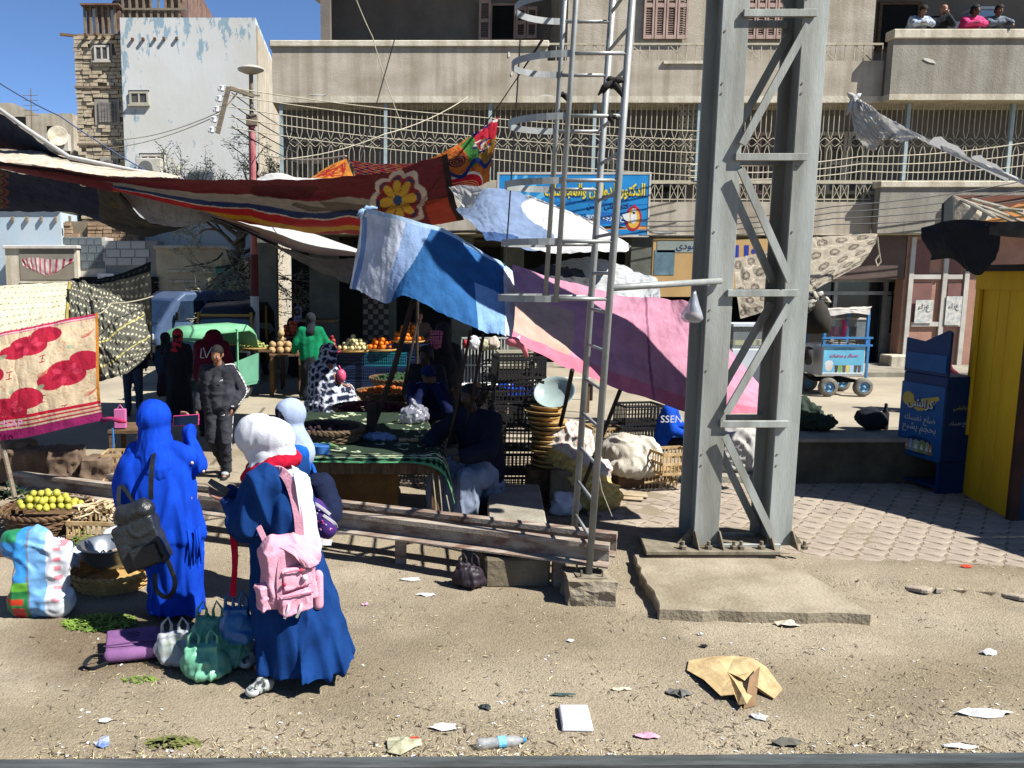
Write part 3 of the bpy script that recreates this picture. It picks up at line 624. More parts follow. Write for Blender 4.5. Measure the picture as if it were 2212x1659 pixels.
m_white_w = M('limewash', (226, 228, 226), (205, 214, 218), sc=.5, bump=.3, bs=12, rough=.9)
m_brk = M('mud_brick', (214, 198, 170), (176, 160, 134), sc=5, bump=.5, bs=30, rough=.95, spec=.05)
m_mort = M('mortar_tan', (150, 136, 114), (120, 108, 90), sc=3, rough=1)  # tan mortar backing, seen in the brick joints
def limewash():
    m = bpy.data.materials.new('limewash_flaking'); m.use_nodes = True; N = m.node_tree.nodes; L = m.node_tree.links; b = N['Principled BSDF']; b.inputs['Roughness'].default_value = .92; b.inputs['Specular IOR Level'].default_value = .1
    tc = N.new('ShaderNodeTexCoord'); sx = N.new('ShaderNodeSeparateXYZ'); L.new(tc.outputs['Object'], sx.inputs[0])
    n1 = N.new('ShaderNodeTexNoise'); n1.inputs['Scale'].default_value = 1.5; n1.inputs['Detail'].default_value = 10; n1.inputs['Roughness'].default_value = .7
    mp = N.new('ShaderNodeMapping'); mp.inputs['Scale'].default_value = (2.2, 1, .8); L.new(tc.outputs['Object'], mp.inputs[0]); L.new(mp.outputs[0], n1.inputs[0])
    m1 = N.new('ShaderNodeMapRange'); m1.inputs[1].default_value = 9.4; m1.inputs[2].default_value = 11.9; m1.inputs[3].default_value = 0; m1.inputs[4].default_value = .17; L.new(sx.outputs[2], m1.inputs[0])
    m2 = N.new('ShaderNodeMapRange'); m2.inputs[1].default_value = -1.2; m2.inputs[2].default_value = -2.5; m2.inputs[3].default_value = 0; m2.inputs[4].default_value = .14; L.new(sx.outputs[0], m2.inputs[0])
    a = N.new('ShaderNodeMath'); a.operation = 'MAXIMUM'; L.new(m1.outputs[0], a.inputs[0]); L.new(m2.outputs[0], a.inputs[1])
    a2 = N.new('ShaderNodeMath'); a2.operation = 'ADD'; L.new(n1.outputs['Fac'], a2.inputs[0]); L.new(a.outputs[0], a2.inputs[1])
    cr = N.new('ShaderNodeValToRGB'); e = cr.color_ramp.elements; e[0].position = .635; e[0].color = (*C(224, 225, 222), 1); e[1].position = .655; e[1].color = (*C(158, 184, 198), 1)
    L.new(a2.outputs[0], cr.inputs[0]); n2 = N.new('ShaderNodeTexNoise'); n2.inputs['Scale'].default_value = .35; n2.inputs['Detail'].default_value = 6; L.new(tc.outputs['Object'], n2.inputs[0])
    c2 = N.new('ShaderNodeValToRGB'); c2.color_ramp.elements[0].position = .35; c2.color_ramp.elements[0].color = (.9, .88, .82, 1); c2.color_ramp.elements[1].position = .6; c2.color_ramp.elements[1].color = (1, 1, 1, 1); L.new(n2.outputs['Fac'], c2.inputs[0])
    mx = N.new('ShaderNodeMix'); mx.data_type = 'RGBA'; mx.blend_type = 'MULTIPLY'; mx.inputs[0].default_value = 1; L.new(cr.outputs[0], mx.inputs[6]); L.new(c2.outputs[0], mx.inputs[7]); L.new(mx.outputs[2], b.inputs['Base Color'])
    bp = N.new('ShaderNodeBump'); bp.inputs['Strength'].default_value = .3; bp.inputs['Distance'].default_value = .03; L.new(a2.outputs[0], bp.inputs['Height']); L.new(bp.outputs[0], b.inputs['Normal'])
    return m
WY = 31.; q = rc(262, 38, 553, 730, WY); xw0 = P(268, 300, WY).x; xw1 = P(556, 300, WY).x; zw = P(400, 38, WY).z
wb = thing('white_house', 'tall house with flaking white and pale blue limewash and a blank sunlit gable', 'building', ((xw0+xw1)/2, WY, 0))
MB().bx(xw0, xw1, WY, WY+9, 3.2, zw).build('wall', limewash(), parent=wb)
m_sand = M('plaster_sand', (196, 180, 148), (168, 152, 124), sc=1, bump=.4, bs=14, rough=.95)
MB().bx(xw0, xw1, WY-.01, WY+9, 0, 3.19).build('lower_wall', m_sand, parent=wb)
MB().bx(xw1+.002, xw1+.05, WY+.05, WY+14, 2, zw-.25).build('side_wall', m_stucco, parent=wb)
mb = MB().bx(xw0+.05, xw1-1, WY+.5, WY+7, zw-.01, zw+.04); 
def pwin(x0, y0, x1, y1, par, mull=1, frame=m_frame, Y=WY, pane=None, dep=.14):
    a = rc(x0, y0, x1, y1, Y); 
    MB().bx(a[0]-.03, a[1]+.03, Y-.012, Y+.02, a[3], a[3]+.05).build('lintel', m_dark, parent=par)
    return opening(x0, y0, x1, y1, Y-.02, fr=frame, pane=pane or m_pane, parent=par, mull=mull, w=.07)
m_pane = M('pane_brown', (96, 90, 82), (74, 70, 66), sc=2, rough=.3, spec=.5)
m_pale = M('frame_pale', (196, 190, 170), rough=.7)
pwin(280, 198, 321, 226, wb, 1, m_pale); pwin(303, 334, 356, 366, wb, 2, m_white)
m_rust = M('rusty_tin', (134, 104, 88), (92, 66, 56), sc=3, bump=.4, bs=12, rough=.85, lo=.3, hi=.6); m_rustl = M('tin_pale', (170, 140, 120), (120, 84, 68), sc=4, rough=.85)
m_post = M('grey_timber', (148, 134, 114), (112, 100, 84), sc=4, stretch=(1, 1, 8), rough=.9)
mb = MB(); xa, xb = P(266, 20, WY+1).x, P(404, 20, WY+1).x; rr = random.Random(2)
pen = thing('rooftop_pen', 'rusty tin and timber pen on the roof of the white house', 'roof pen', ((xa+xb)/2, WY+1, zw))
n = 9
for i in range(n):
    x = xa+(xb-xa)*i/n; w = (xb-xa)/n
    for j in range(4):
        if (i, j) in ((4, 1), (5, 1)): continue
        MB().bx(x+.02, x+w-.02, WY+1+rr.uniform(0, .03), WY+1.05, zw+.05+j*.52, zw+.05+(j+1)*.52-.03).build('tin_sheet', m_rust if rr.random() < .7 else m_rustl, parent=pen)
    MB().bar((x, WY+.95, zw-.05), (x+rr.uniform(-.05, .05), WY+.95, zw+2.3), .08).build('post', m_post, parent=pen)
for z in (.55, 1.1): MB().bar((xa, WY+.9, zw+z), (xb, WY+.9, zw+z), .07).build('rail', m_post, parent=pen)
n = 7
for i in range(n): MB().box((xb+.02, WY+1+(i+.5)*.95, zw+.95), (.05, .9, 1.9)).build('tin_sheet', m_rust, parent=pen)
q0 = P(415, 56, WY)
for k, (x, y) in enumerate(((288, 85), (311, 85), (336, 84), (356, 84), (383, 83))):
    p = P(x, y, WY); MB().bar((p.x, WY+.3, p.z), (p.x-.02, WY-.1-.03*(k % 2), p.z-.01), .085).build('beam_end', m_wood, parent=wb)
def aircon(x, y, Y, s, lb, br=True):
    p = P(x, y, Y); o = thing('air_conditioner', lb, 'air conditioner', (p.x, Y, p.z))
    MB().bx(p.x-s*.5, p.x+s*.5, Y-.45, Y-.1, p.z, p.z+s*.75).build('case', m_white, parent=o, bevel=.02)
    c = Vector((p.x-s*.12, Y-.46, p.z+s*.37)); f = MB(); f.prism(disc(c, s*.28, s*.28, Y-.452), (0, -.01, 0)); f.build('fan_grille', M('ac_grey', (120, 122, 120)), parent=o)
    MB().bar((p.x-s*.4, Y-.45, p.z-.03), (p.x-s*.4, Y, p.z-.03), .05).bar((p.x+s*.4, Y-.45, p.z-.03), (p.x+s*.4, Y, p.z-.03), .05).build('bracket', m_post, parent=o)
    return o
aircon(328, 386, WY, .9, 'white air conditioner below the gable window of the white house')
TY = 31.4; xt0 = P(168, 230, TY).x; xt1 = P(266, 230, TY).x; zt = P(210, 72, TY).z
tw = thing('brick_house', 'narrow rough mud brick house left of the white gable', 'building', ((xt0+xt1)/2, TY, 0))
MB().bx(xt0+.05, xw0-.005, TY+.05, TY+7, 0, zt).build('wall_core', m_mort, parent=tw)
bh = .135; big = MB(); cnt = 0; rr = random.Random(5); rows = int(zt/bh)
wins = [rc(204, 98, 236, 132, TY), rc(213, 220, 252, 265, TY), rc(225, 345, 250, 372, TY)]
for j in range(rows):
    x = xt0-rr.uniform(0, .06); z = j*bh
    while x < xw0-.02:
        w = rr.uniform(.24, .36); x2 = min(x+w, xw0-.01); cx_ = (x+x2)/2
        if not any(a[0]-.12 < cx_ < a[1]+.12 and a[2]-.1 < z+bh/2 < a[3]+.08 for a in wins) and rr.random() > .02:
            d = rr.uniform(-.04, .045); v = rr.uniform(-.012, .012); big.bx(x+.01, x2-.01, TY-.06-d, TY+.2, z+v, z+bh-.022+v)
        x = x2
big.build('brickwork', m_brk, parent=tw, kind='stuff')
for k, a in enumerate(wins):
    MB().bx(a[0]-.12, a[1]+.12, TY-.075, TY+.1, a[2]-.1, a[3]+.08).build('window_surround', m_stuccog, parent=tw)
pwin(204, 98, 236, 132, tw, 1, m_white, TY-.07)
for (x0, y0, x1, y1) in ((213, 221, 251, 264), (226, 346, 250, 371)):
    a = rc(x0, y0, x1, y1, TY-.09); n = 6
    for i in range(n): MB().bx(a[0]+(a[1]-a[0])*i/n+.01, a[0]+(a[1]-a[0])*(i+1)/n-.01, TY-.12, TY-.08, a[2], a[3]).build('shutter_plank', M('grey_plank', (150, 144, 136), (112, 106, 100), sc=3, stretch=(1, 1, 5)), parent=tw)
for (x, y, l) in ((172, 76, .9), (190, 80, .55), (213, 79, .8), (228, 82, .5), (248, 84, .6)):
    p = P(x, y, TY); MB().bar((p.x+(.3 if x == 172 else 0), TY+.3, p.z), (p.x-(.7 if x == 172 else .03), TY-.45*l*(.1 if x == 172 else 1), p.z+.02), .09).build('beam_end', m_wood, parent=tw)
for y in (189, 312): p = P(210, y, TY); MB().bx(xt0-.05, xt1, TY-.13, TY, p.z-.05, p.z+.02).build('ledge', m_post, parent=tw)
xa, xb = P(184, 60, TY+.2).x, P(262, 60, TY+.2).x
pn = thing('rooftop_shed', 'low patched timber and plaster shed on the brick house roof', 'roof shed', ((xa+xb)/2, TY+.2, zt))
for i in range(6):
    w = (xb-xa)/6; MB().bx(xa+i*w+.05, xa+(i+1)*w-.03, TY+.25, TY+.32, zt, zt+.95-.02*i).build('panel', (m_rustl, m_white_w, m_rust)[i % 3], parent=pn); MB().bar((xa+i*w, TY+.2, zt), (xa+i*w, TY+.2, zt+1.0), .08).build('post', m_post, parent=pn)
MB().bx(xa-.1, xb, TY, TY+3, zt+.98, zt+1.04).build('roof', m_rust, parent=pn)
for (x, h) in ((487*.55, 1.1), (258, .9)):
    p = P(x, 50, TY+2); t = thing('water_drum', 'dark drum on the roof beside the rooftop pen, %s' % ('nearer the pen' if x > 262 else 'at the shed edge'), 'drum', (p.x, TY+2, zt+1)); MB().lathe([(.24, .02), (.25, 0), (.25, .6), (.22, .66), (.08, .7)], (p.x, TY+2, zt+1.04), 14).build('drum_body', m_dark, parent=t)
LY = 38.; xa, xb = P(-60, 280, LY).x, P(158, 280, LY).x; za = P(20, 222, LY).z; zb_ = P(150, 245, LY).z
lh = thing('low_house', 'far low plastered house with two square openings at the left edge', 'building', ((xa+xb)/2, LY, 0))
MB().prism([(xa, LY, 0), (xa, LY, za), (P(26, 224, LY).x, LY, za), (P(78, 247, LY).x, LY, zb_), (xb, LY, zb_), (xb, LY, 0)], (0, 8, 0)).build('wall', m_stucco, parent=lh)
for (x0, y0, x1, y1) in ((34, 252, 56, 271), (102, 272, 120, 302)):
    a = rc(x0, y0, x1, y1, LY); MB().bx(a[0], a[1], LY-.01, LY+.1, a[2], a[3]).build('opening', m_dark, parent=lh)
aircon(132, 330, LY, 1.0, 'white air conditioner on the far low house beside the satellite dish')
p = P(125, 295, LY-.6); ds = thing('satellite_dish', 'round cream satellite dish on the far low house', 'satellite dish', p)
MB().lathe([(1e-4, 0), (.25, .03), (.42, .09), (.44, .1), (.42, .11), (.2, .05), (1e-4, .02)], (0, 0, 0), 20).build('dish', m_coping, parent=ds, at=(0, 0, 0)).rotation_euler = (R(80), 0, R(20))
ds.children[0].location = (0, 0, 0); MB().bar(p, p+Vector((0, .4, -.6)), .05).build('arm', m_post, parent=ds)
p = P(65, 265, 36); ae = thing('roof_aerial', 'thin tv aerial standing against the sky at the far left', 'aerial', (p.x, 36, p.z-1.2)); a_ = MB(); a_.bar((p.x, 36, p.z-2), (p.x+.1, 36, p.z+1.4), .03)
for k in range(5): a_.bar((p.x-.25, 36, p.z+1.1-.2*k), (p.x+.4, 36, p.z+1.1-.2*k), .02)
a_.build('mast', m_post, parent=ae)
SY = 28.5
def blk(name, lb, x0, y0, x1, y1, Y, mat, d=1.5, cat='building', base=0, cop=None):
    a = rc(x0, y0, x1, y1, Y); t = thing(name, lb, cat, ((a[0]+a[1])/2, Y, 0)); MB().bx(a[0], a[1], Y, Y+d, base, a[3]-(.12 if cop else 0)).build('wall', mat, parent=t)
    if cop: MB().bx(a[0]-.05, a[1]+.05, Y-.1, Y+d, a[3]-.12, a[3]).build('coping', cop, parent=t, bevel=.02)
    return t, a
m_pblue = M('paint_paleblue', (178, 200, 216), (196, 206, 208), sc=.8, bump=.2, bs=10)
tb, a = blk('blue_washed_house', 'pale blue washed house front at the left edge above the shop awning', -120, 448, 136, 720, SY+1.2, m_pblue, 3, cop=m_coping)
for k in range(8): MB().bx(a[0]+1+k*.5, a[0]+1.06+k*.5, SY+1.08, SY+1.2, a[3]-.5, a[3]-.3).build('rail_stub', m_post, parent=tb)
ts, a = blk('cream_shop', 'cream framed shop with a striped cloth pinned under its fascia', 15, 530, 170, 720, SY, m_coping, 2, cop=m_white)
b_ = rc(43, 535, 160, 604, SY-.01); MB().bx(b_[0], b_[1], SY-.02, SY+.1, b_[2], b_[3]).build('recess', M('recess_grey', (150, 142, 126)), parent=ts)
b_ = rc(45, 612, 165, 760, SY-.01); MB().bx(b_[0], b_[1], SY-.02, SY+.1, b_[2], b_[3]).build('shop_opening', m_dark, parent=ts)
cv = Cv(160, 60, (226, 214, 206)); 
for k in range(10): cv.put(abs(((cv.X*10) % 1)-.5) < .2, (200, 72, 88))
o = cloth([[(45, 560, SY-.4), (75, 556, SY-.4), (110, 560, SY-.4), (163, 558, SY-.4)], [(52, 575, SY-.4), (80, 588, SY-.4), (110, 592, SY-.4), (158, 566, SY-.4)], [(60, 575, SY-.4), (85, 580, SY-.4), (115, 586, SY-.4), (150, 568, SY-.4)]], 60, 20, M('cloth_print', att=True, rough=.9, transl=.2), 'striped_cloth', 'sagging red and white striped cloth tied under the cream shop fascia', 'cloth', cv, wr=(.05, 8, 2, 3))
def tiled(name, lb, x0, y0, x1, y1, Y, tw_, th_, mt, mj, d=1.0):
    a = rc(x0, y0, x1, y1, Y); t = thing(name, lb, 'tiled wall', ((a[0]+a[1])/2, Y, 0)); MB().bx(a[0], a[1], Y, Y+d, 0, a[3]).build('wall', mj, parent=t)
    src = None; nx_ = int((a[1]-a[0])/tw_); nz_ = int((a[3]-a[2])/th_); mm = MB().bx(-tw_/2+.015, tw_/2-.015, -.03, -.002, -th_/2+.015, th_/2-.015)
    for j in range(nz_):
        for i in range(nx_):
            if src is None: o = mm.build('tile', mt, parent=t, at=(0, 0, 0)); src = o
            else: o = src.copy(); col.objects.link(o)
            o.location = Vector((a[0]+(i+.5)*tw_-(.0 if j % 2 else tw_*.25), Y-random.uniform(0, .008), a[3]-(j+.5)*th_))-t.location
    return t
tiled('grey_tiled_shop', 'shop wall faced with large slate grey tiles beside the cream shop', 141, 512, 228, 590, SY+.3, .27, .27, M('slate_tile', (118, 128, 130), (92, 100, 104), sc=1.6, rough=.5), m_white)
tiled('white_tiled_shop', 'shop wall faced with plain white tiles right of the grey tiles', 229, 520, 340, 585, SY+.32, .5, .28, M('white_tile', (206, 204, 194), (186, 184, 176), sc=1, rough=.4), M('joint_grey', (160, 158, 150)))
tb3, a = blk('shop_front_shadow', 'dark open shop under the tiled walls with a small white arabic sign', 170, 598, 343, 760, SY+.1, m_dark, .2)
q = rc(211, 591, 246, 607, SY-.05); t = thing('small_sign', 'small white sign with blue arabic writing under the grey tiles', 'sign', ((q[0]+q[1])/2, SY-.05, q[2])); MB().bx(q[0], q[1], SY-.06, SY-.02, q[2], q[3]).build('board', m_wht, parent=t); text('دقيق المنزل', 'lettering', m_navy, t, ((q[0]+q[1])/2, SY-.061, (q[2]+q[3])/2), (q[1]-q[0])*.85)
m_cream = M('plaster_cream', (216, 202, 168), (190, 172, 138), sc=1.2, bump=.5, bs=10, rough=.95)
tb2, a = blk('old_cream_house', 'old cream plastered single storey house behind the blue van', 340, 530, 480, 760, SY+.2, m_cream, 2, cop=m_coping)
a = rc(418, 640, 462, 760, SY+.19); MB().bx(a[0], a[1], SY+.17, SY+.3, 0, a[3]).build('doorway', m_dark, parent=tb2); MB().bx(a[0]-.3, a[1]+.4, SY+.08, SY+.2, a[3]+.3, a[3]+.42).build('ledge', m_coping, parent=tb2)
for (x, y) in ((390, 588), (440, 590), (395, 610)): p = P(x, y, SY); MB().bx(p.x-.5, p.x+.5, SY+.12, SY+.21, p.z, p.z+.07).build('ledge', m_coping, parent=tb2)
td, a = blk('teal_door_wall', 'sand wall with a turquoise door beside the tree', 480, 560, 530, 760, SY+.1, m_sand, 1)
a = rc(467, 575, 497, 668, SY-.05); t = thing('turquoise_door', 'turquoise shutter door standing by the bare tree', 'door', ((a[0]+a[1])/2, SY-.05, 0)); MB().bx(a[0], a[1], SY-.08, SY+.0, a[2], a[3]).build('leaf', M('turquoise', (62, 150, 142), (44, 116, 112), sc=3), parent=t, bevel=.01)
for k in range(3): MB().bx(a[0]+.05, a[1]-.05, SY-.1, SY-.081, a[2]+.1+k*.48, a[2]+.5+k*.48).build('panel', M('turquoise'), parent=t)
tbk, a = blk('brick_lean_to', 'broken brick wall with a doorway above the tiled shops', 137, 478, 300, 600, SY+1.6, m_mort, 1.5); big = MB(); rr = random.Random(8)
a = rc(140, 480, 300, 560, SY+1.6)
for j in range(int((a[3]-a[2])/.13)):
    x = a[0]
    while x < a[1]:
        w = rr.uniform(.24, .34)
        if not (P(165, 500, SY+1.6).x < x+w/2 < P(185, 500, SY+1.6).x): big.bx(x+.01, min(x+w, a[1])-.01, SY+1.5-rr.uniform(0, .05), SY+1.65, a[2]+j*.13, a[2]+j*.13+.11)
        x += w
big.build('brickwork', M('brick_tan', (186, 158, 128), (150, 120, 92), sc=3, rough=.95), parent=tbk, kind='stuff')
m_bark = M('bark', (120, 104, 84), (84, 72, 58), sc=5, bump=.6, bs=20, rough=.95); m_twig = M('twig', (190, 176, 150), (150, 136, 114), sc=3, rough=.9); m_leaf = M('leaf_olive', (186, 186, 140), (150, 152, 108), sc=4, rough=.8)
tr = thing('thorn_tree', 'sparse thorny tree with bare branches and a little green beside the red lamp post', 'tree', (P(515, 700, 26).x, 26, 0))
rr = random.Random(11); bx0 = P(520, 700, 26).x; trunk = MB(); tw_b = MB(); lf = MB()
trunk.tube([(bx0, 26, 0), (bx0+.1, 26, 1.6), (bx0-.05, 26.1, 3.0), (bx0+.1, 26, 4.2)], [.22, .19, .16, .12], 9)
def branch(p, d, L, r, dep):
    pts = [p]; n = 5
    for i in range(n):
        d = (d+Vector((rr.uniform(-.3, .3), rr.uniform(-.3, .3), rr.uniform(-.2, .26)))).normalized(); p = p+d*L/n; pts.append(p)
        if dep > 0 and i > 0:
            for _ in range(1): branch(p, (d+Vector((rr.uniform(-1, 1), rr.uniform(-.8, .8), rr.uniform(-.7, .7)))).normalized(), L*.56, r*.55, dep-1)
        if dep == 0 and rr.random() < .5:
            for _ in range(3):
                c = p+Vector((rr.uniform(-.12, .12), rr.uniform(-.12, .12), rr.uniform(-.12, .12))); a = rr.uniform(0, 6.28); s = rr.uniform(.025, .06); u = Vector((math.cos(a), math.sin(a), rr.uniform(-.5, .5)))*s; v = Vector((-math.sin(a)*.3, .3, .5))*s*.6
                lf.add([c-u, c-v, c+u, c+v], [(0, 1, 2, 3)])
    (trunk if dep > 1 else tw_b).tube(pts, [max(.006, r*(1-.12*i)) for i in range(n+1)], 5 if dep > 1 else 3, cap=False)
for k in range(9):
    a = -math.pi+k*.8; branch(Vector((bx0+rr.uniform(-.2, .2), 26, rr.uniform(3.0, 4.3))), Vector((math.cos(a)*1.0, math.sin(a)*.6, rr.uniform(.2, .9))).normalized(), rr.uniform(1.7, 2.6), .07, 3)
for k in range(26):                                          # drooping skirt of dry twigs
    a = rr.uniform(-3.1, 3.1); branch(Vector((bx0+rr.uniform(-.6, .6), 25.8, rr.uniform(2.2, 3.4))), Vector((math.cos(a)*.6, math.sin(a)*.3-.3, -.5)).normalized(), rr.uniform(1.1, 1.7), .035, 2)
trunk.build('trunk', m_bark, parent=tr, smooth=True); tw_b.build('twigs', m_twig, parent=tr, kind='stuff'); lf.build('leaves', m_leaf, parent=tr, kind='stuff')
PY = 20.; b0 = P(551, 700, PY).x; zt = P(548, 158, PY).z
lp = thing('lamp_post', 'red and white street lamp post with a mushroom lamp head', 'lamp post', (b0, PY, 0))
m_red = M('post_red', (166, 78, 82), (196, 130, 128), sc=3, rough=.7); m_redd = M('post_maroon', (106, 40, 42), (84, 32, 34), sc=2, rough=.7)
zr = P(551, 640, PY).z; zs = P(551, 550, PY).z; zu = P(549, 260, PY).z
MB().tube([(b0, PY, 0), (b0, PY, zr)], .105, 12).build('post_white_section', M('post_white', (206, 208, 206), (180, 184, 188), sc=2, rough=.7), parent=lp, smooth=False)
MB().tube([(b0, PY, zr), (b0, PY, zs)], .1, 12).build('post_lower', m_redd, parent=lp); MB().tube([(b0, PY, zs), (b0-.0, PY, zu)], .082, 12).build('post_upper', m_red, parent=lp)
MB().tube([(b0, PY, zu), (b0, PY, zt)], .05, 10).bx(b0-.12, b0+.12, PY-.1, PY+.1, zu-.12, zu+.12).bar((b0-.2, PY, zt-.5), (b0+.2, PY, zt-.5), .03).build('post_top', m_post, parent=lp)
MB().lathe([(.05, 0), (.16, .03), (.3, .09), (.31, .12), (.2, .17), (1e-4, .2)], (b0, PY, zt-.03), 20).build('lamp_head', M('lamp_cream', (214, 208, 192), (190, 182, 166), rough=.6), parent=lp, smooth=True)
ca = thing('insulator_arm', 'sloping timber arm with a row of white insulators and wires beside the lamp post', 'insulator rack', P(478, 250, PY-.3))
q1, q2 = P(494, 188, PY-.3), P(470, 288, PY-.3); MB().bar(q1, q2, .1).build('arm', m_post, parent=ca)
MB().bar(P(496, 190, PY-.3), P(549, 208, PY-.1), .08).bar(P(487, 232, PY-.3), P(512, 202, PY-.2), .03).build('brace', m_post, parent=ca)
for k in range(5):
    p = q1.lerp(q2, .05+k*.225)+Vector((-.14, 0, .02)); MB().lathe([(.03, -.07), (.055, -.05), (.045, 0), (.055, .05), (.03, .07)], p, 10).tube([p+Vector((-.07, 0, -.06)), p+Vector((-.09, 0, 0)), p+Vector((-.07, 0, .06)), p+Vector((.1, 0, .06))], .012, 5).build('insulator', m_wht, parent=ca)
m_wire = M('wire_black', (34, 34, 38), (28, 28, 30), rough=.6); m_wirel = M('wire_pale', (206, 196, 168), (180, 170, 146), rough=.7); m_wireb = M('wire_blue', (40, 70, 120), rough=.6)
def wire(lb, pts, sag=.0, r=.011, m=None, name='overhead_wire', px=True, cat='wire'):
    Q = [P(*p) if px else Vector(p) for p in pts]; out = []
    for i in range(len(Q)-1):
        for k in range(9):
            t = k/8; p = Q[i].lerp(Q[i+1], t); p = p-Vector((0, 0, 4*sag*t*(1-t))); out.append(p)
    return MB().tube(out, r, 5, cap=True).thing(name, lb, cat, m or m_wire)
wire('dark blue wire slanting down from the left edge across the sky', [(-30, 160, 19), (128, 250, 20), (345, 385, 21)], .05, .016, m_wireb)
for k, (p, q) in enumerate((((478, 240, 19.7), (250, 302, 26)), ((478, 246, 19.7), (230, 320, 26)))): wire('pale wire from the insulator rack to the brick house, %s of the two' % ('upper', 'lower')[k], [p, q], .15, .012, m_wirel)
ys = ((188, 250, 272), (205, 300, 330), (230, 318, 352), (252, 340, 368), (275, 352, 378))
for k, (a, b, c) in enumerate(ys): wire(('topmost', 'second highest', 'middle', 'second lowest', 'lowest')[k]+' pale cable strung in front of the balcony grille', [(492, a, 19.7), (1000, a+62, 21), (1600, a+98+k*3, 21.8)], .06, .012, m_wirel)
for k in range(4): wire(('highest', 'second', 'third', 'lowest')[k]+' dark wire fanning down right of the lamp post', [(500, 200+k*24, 19.7), (640, 290+k*20, 20.4)], .05, .012)
wire('long black cable crossing from the dark upper wall down to the grille', [(860, 50, 21), (851, 90, 21), (803, 260, 21), (760, 410, 15)], .0, .014)
wire('pale drooping cable crossing the black one over the beige parapet', [(770, 0, 21.5), (805, 80, 21.5), (830, 165, 21.5), (868, 270, 21.5)], .03, .012, m_wirel)
wire('vertical black rope hanging left of the ladder cage', [(1124, 78, 9), (1117, 200, 9), (1108, 330, 9), (1098, 480, 9), (1085, 640, 9)], .0, .008)
for k in range(3): wire(('nearest', 'middle', 'farthest')[k]+' black guy line fanning from the ladder to the parapet', [(1185+k*8, 60-k*8, 9.), (1062-k*22, 250+k*30, 14)], .02, .007)
for k in range(3): wire(('upper', 'middle', 'lower')[k]+' pale twin cable crossing the right hand grille', [(1490, 355+k*14, 18), (1860, 338+k*16, 19), (2260, 300+k*26, 20)], .1, .012, m_wirel)
for k in range(4): wire(('first', 'second', 'third', 'fourth')[k]+' black cable from the top, strung along the grey ledge on the right', [(1380, 478+k*10, 21.9), (1800, 446+k*13, 21.9), (2300, 372+k*22, 21.9)], .12, .014)
wire('white rope strung from the lamp post to the tent corner', [(556, 330, 20), (748, 337, 13)], .1, .014, m_wirel)
wire('long thin white rope rising to the building ledge', [(600, 345, 17), (830, 290, 18), (1010, 210, 22)], .1, .012, m_wirel)
m_steel = M('galv_steel', (196, 199, 191), (158, 162, 154), sc=2.2, bump=.12, bs=30, rough=.62, metal=.15, spec=.35, stretch=(2.5, 2.5, .5), det=9, lo=.3, hi=.7, streak=.3)
m_bolt = M('bolt_dust', (150, 140, 118), (112, 100, 82), sc=8, rough=.9)
YM = 7.27
xl0, xl1 = P(1499, 1150, YM).x, P(1553, 1150, YM).x; xr0, xr1 = P(1660, 1150, YM).x, P(1711, 1150, YM).x
mast = thing('steel_mast', 'grey steel lattice railway mast of two columns standing on a concrete pad', 'mast', ((xl0+xr1)/2, YM+.17, .12))
zb0, D_ = .16, .36
def column(xa, xb):
    mb = MB(); mb.bx(xa, xb, YM, YM+.018, zb0, 6.0); mb.bx(xa, xb, YM+D_-.018, YM+D_, zb0, 6.0); xm = (xa+xb)/2; mb.bx(xm-.008, xm+.008, YM+.019, YM+D_-.019, zb0, 6.0)
    return mb.build('column', m_steel, parent=mast, bevel=.004)
column(xl0, xl1); column(xr0, xr1)
for xa in (xl0, xr0):
    for z in (.9, 1.0, 1.75, 2.2, 2.28, 2.95, 3.5, 4.1, 4.18, 4.6): MB().tube([(xa+.03, YM-.006, z), (xa+.03, YM+.001, z)], .009, 6).build('bolt', m_bolt, parent=mast)
zs_ = [P(1610, y, YM).z for y in (1180, 915, 633, 340, 30)]; zs_ += [5.9]
g = .002
for Yp, zo in ((YM-.001, 0), (YM+D_-.045, -.06)):
    for z in zs_: MB().bx(xl1-.06, xr0+.10 if zo == 0 else xr0+.02, Yp-.035, Yp-.003, z-.03+zo*0, z+.03).build('lacing_bar', m_steel, parent=mast, bevel=.003)
    for k in range(len(zs_)-1):
        za, zb_ = zs_[k]+.1, zs_[k+1]-.1
        if k % 2 == 0: p, q = (xr0+.02, Yp-.05, za), (xl1-.02, Yp-.05, zb_)
        else: p, q = (xl1-.02, Yp-.05, za), (xr0+.02, Yp-.05, zb_)
        MB().bar(p, q, .018, .062, up=(0, 0, 1)).build('lacing_diagonal', m_steel, parent=mast, bevel=.003) if False else MB().bar(p, q, .064, .02, up=(0, 1, 0)).build('lacing_diagonal', m_steel, parent=mast)
c0, c1, c2, c3 = G(1437, 1195, .16), G(1760, 1210, .16), G(1757, 1237, .16), G(1462, 1250, .16)
MB().prism([(c0.x, YM+.55, .125), (c1.x, YM+.55, .125), (c2.x, YM-.16, .125), (c3.x-.02, YM-.16, .125)][::-1], (0, 0, .035)).build('base_plate', m_bolt, parent=mast, bevel=.005)
for x in (xl0-.13, xl1+.0+.1, (xl1+xr0)/2-.06, xr0-.1, xr1+.07, xl0+.1):
    t = MB(); t.lathe([(.016, 0), (.016, .07), (1e-4, .075)], (x, YM-.09, .16), 8); t.lathe([(.034, 0), (.034, .028), (.02, .032)], (x, YM-.09, .162), 6); t.build('anchor_bolt', m_bolt, parent=mast)
for x in (xl0+.004, xl1-.004, xr0+.004, xr1-.004): MB().prism([(x-.006, YM-.002, .161), (x-.006, YM-.14, .161), (x-.006, YM-.03, .3), (x-.006, YM-.002, .3)], (.012, 0, 0)).build('gusset', m_bolt, parent=mast)
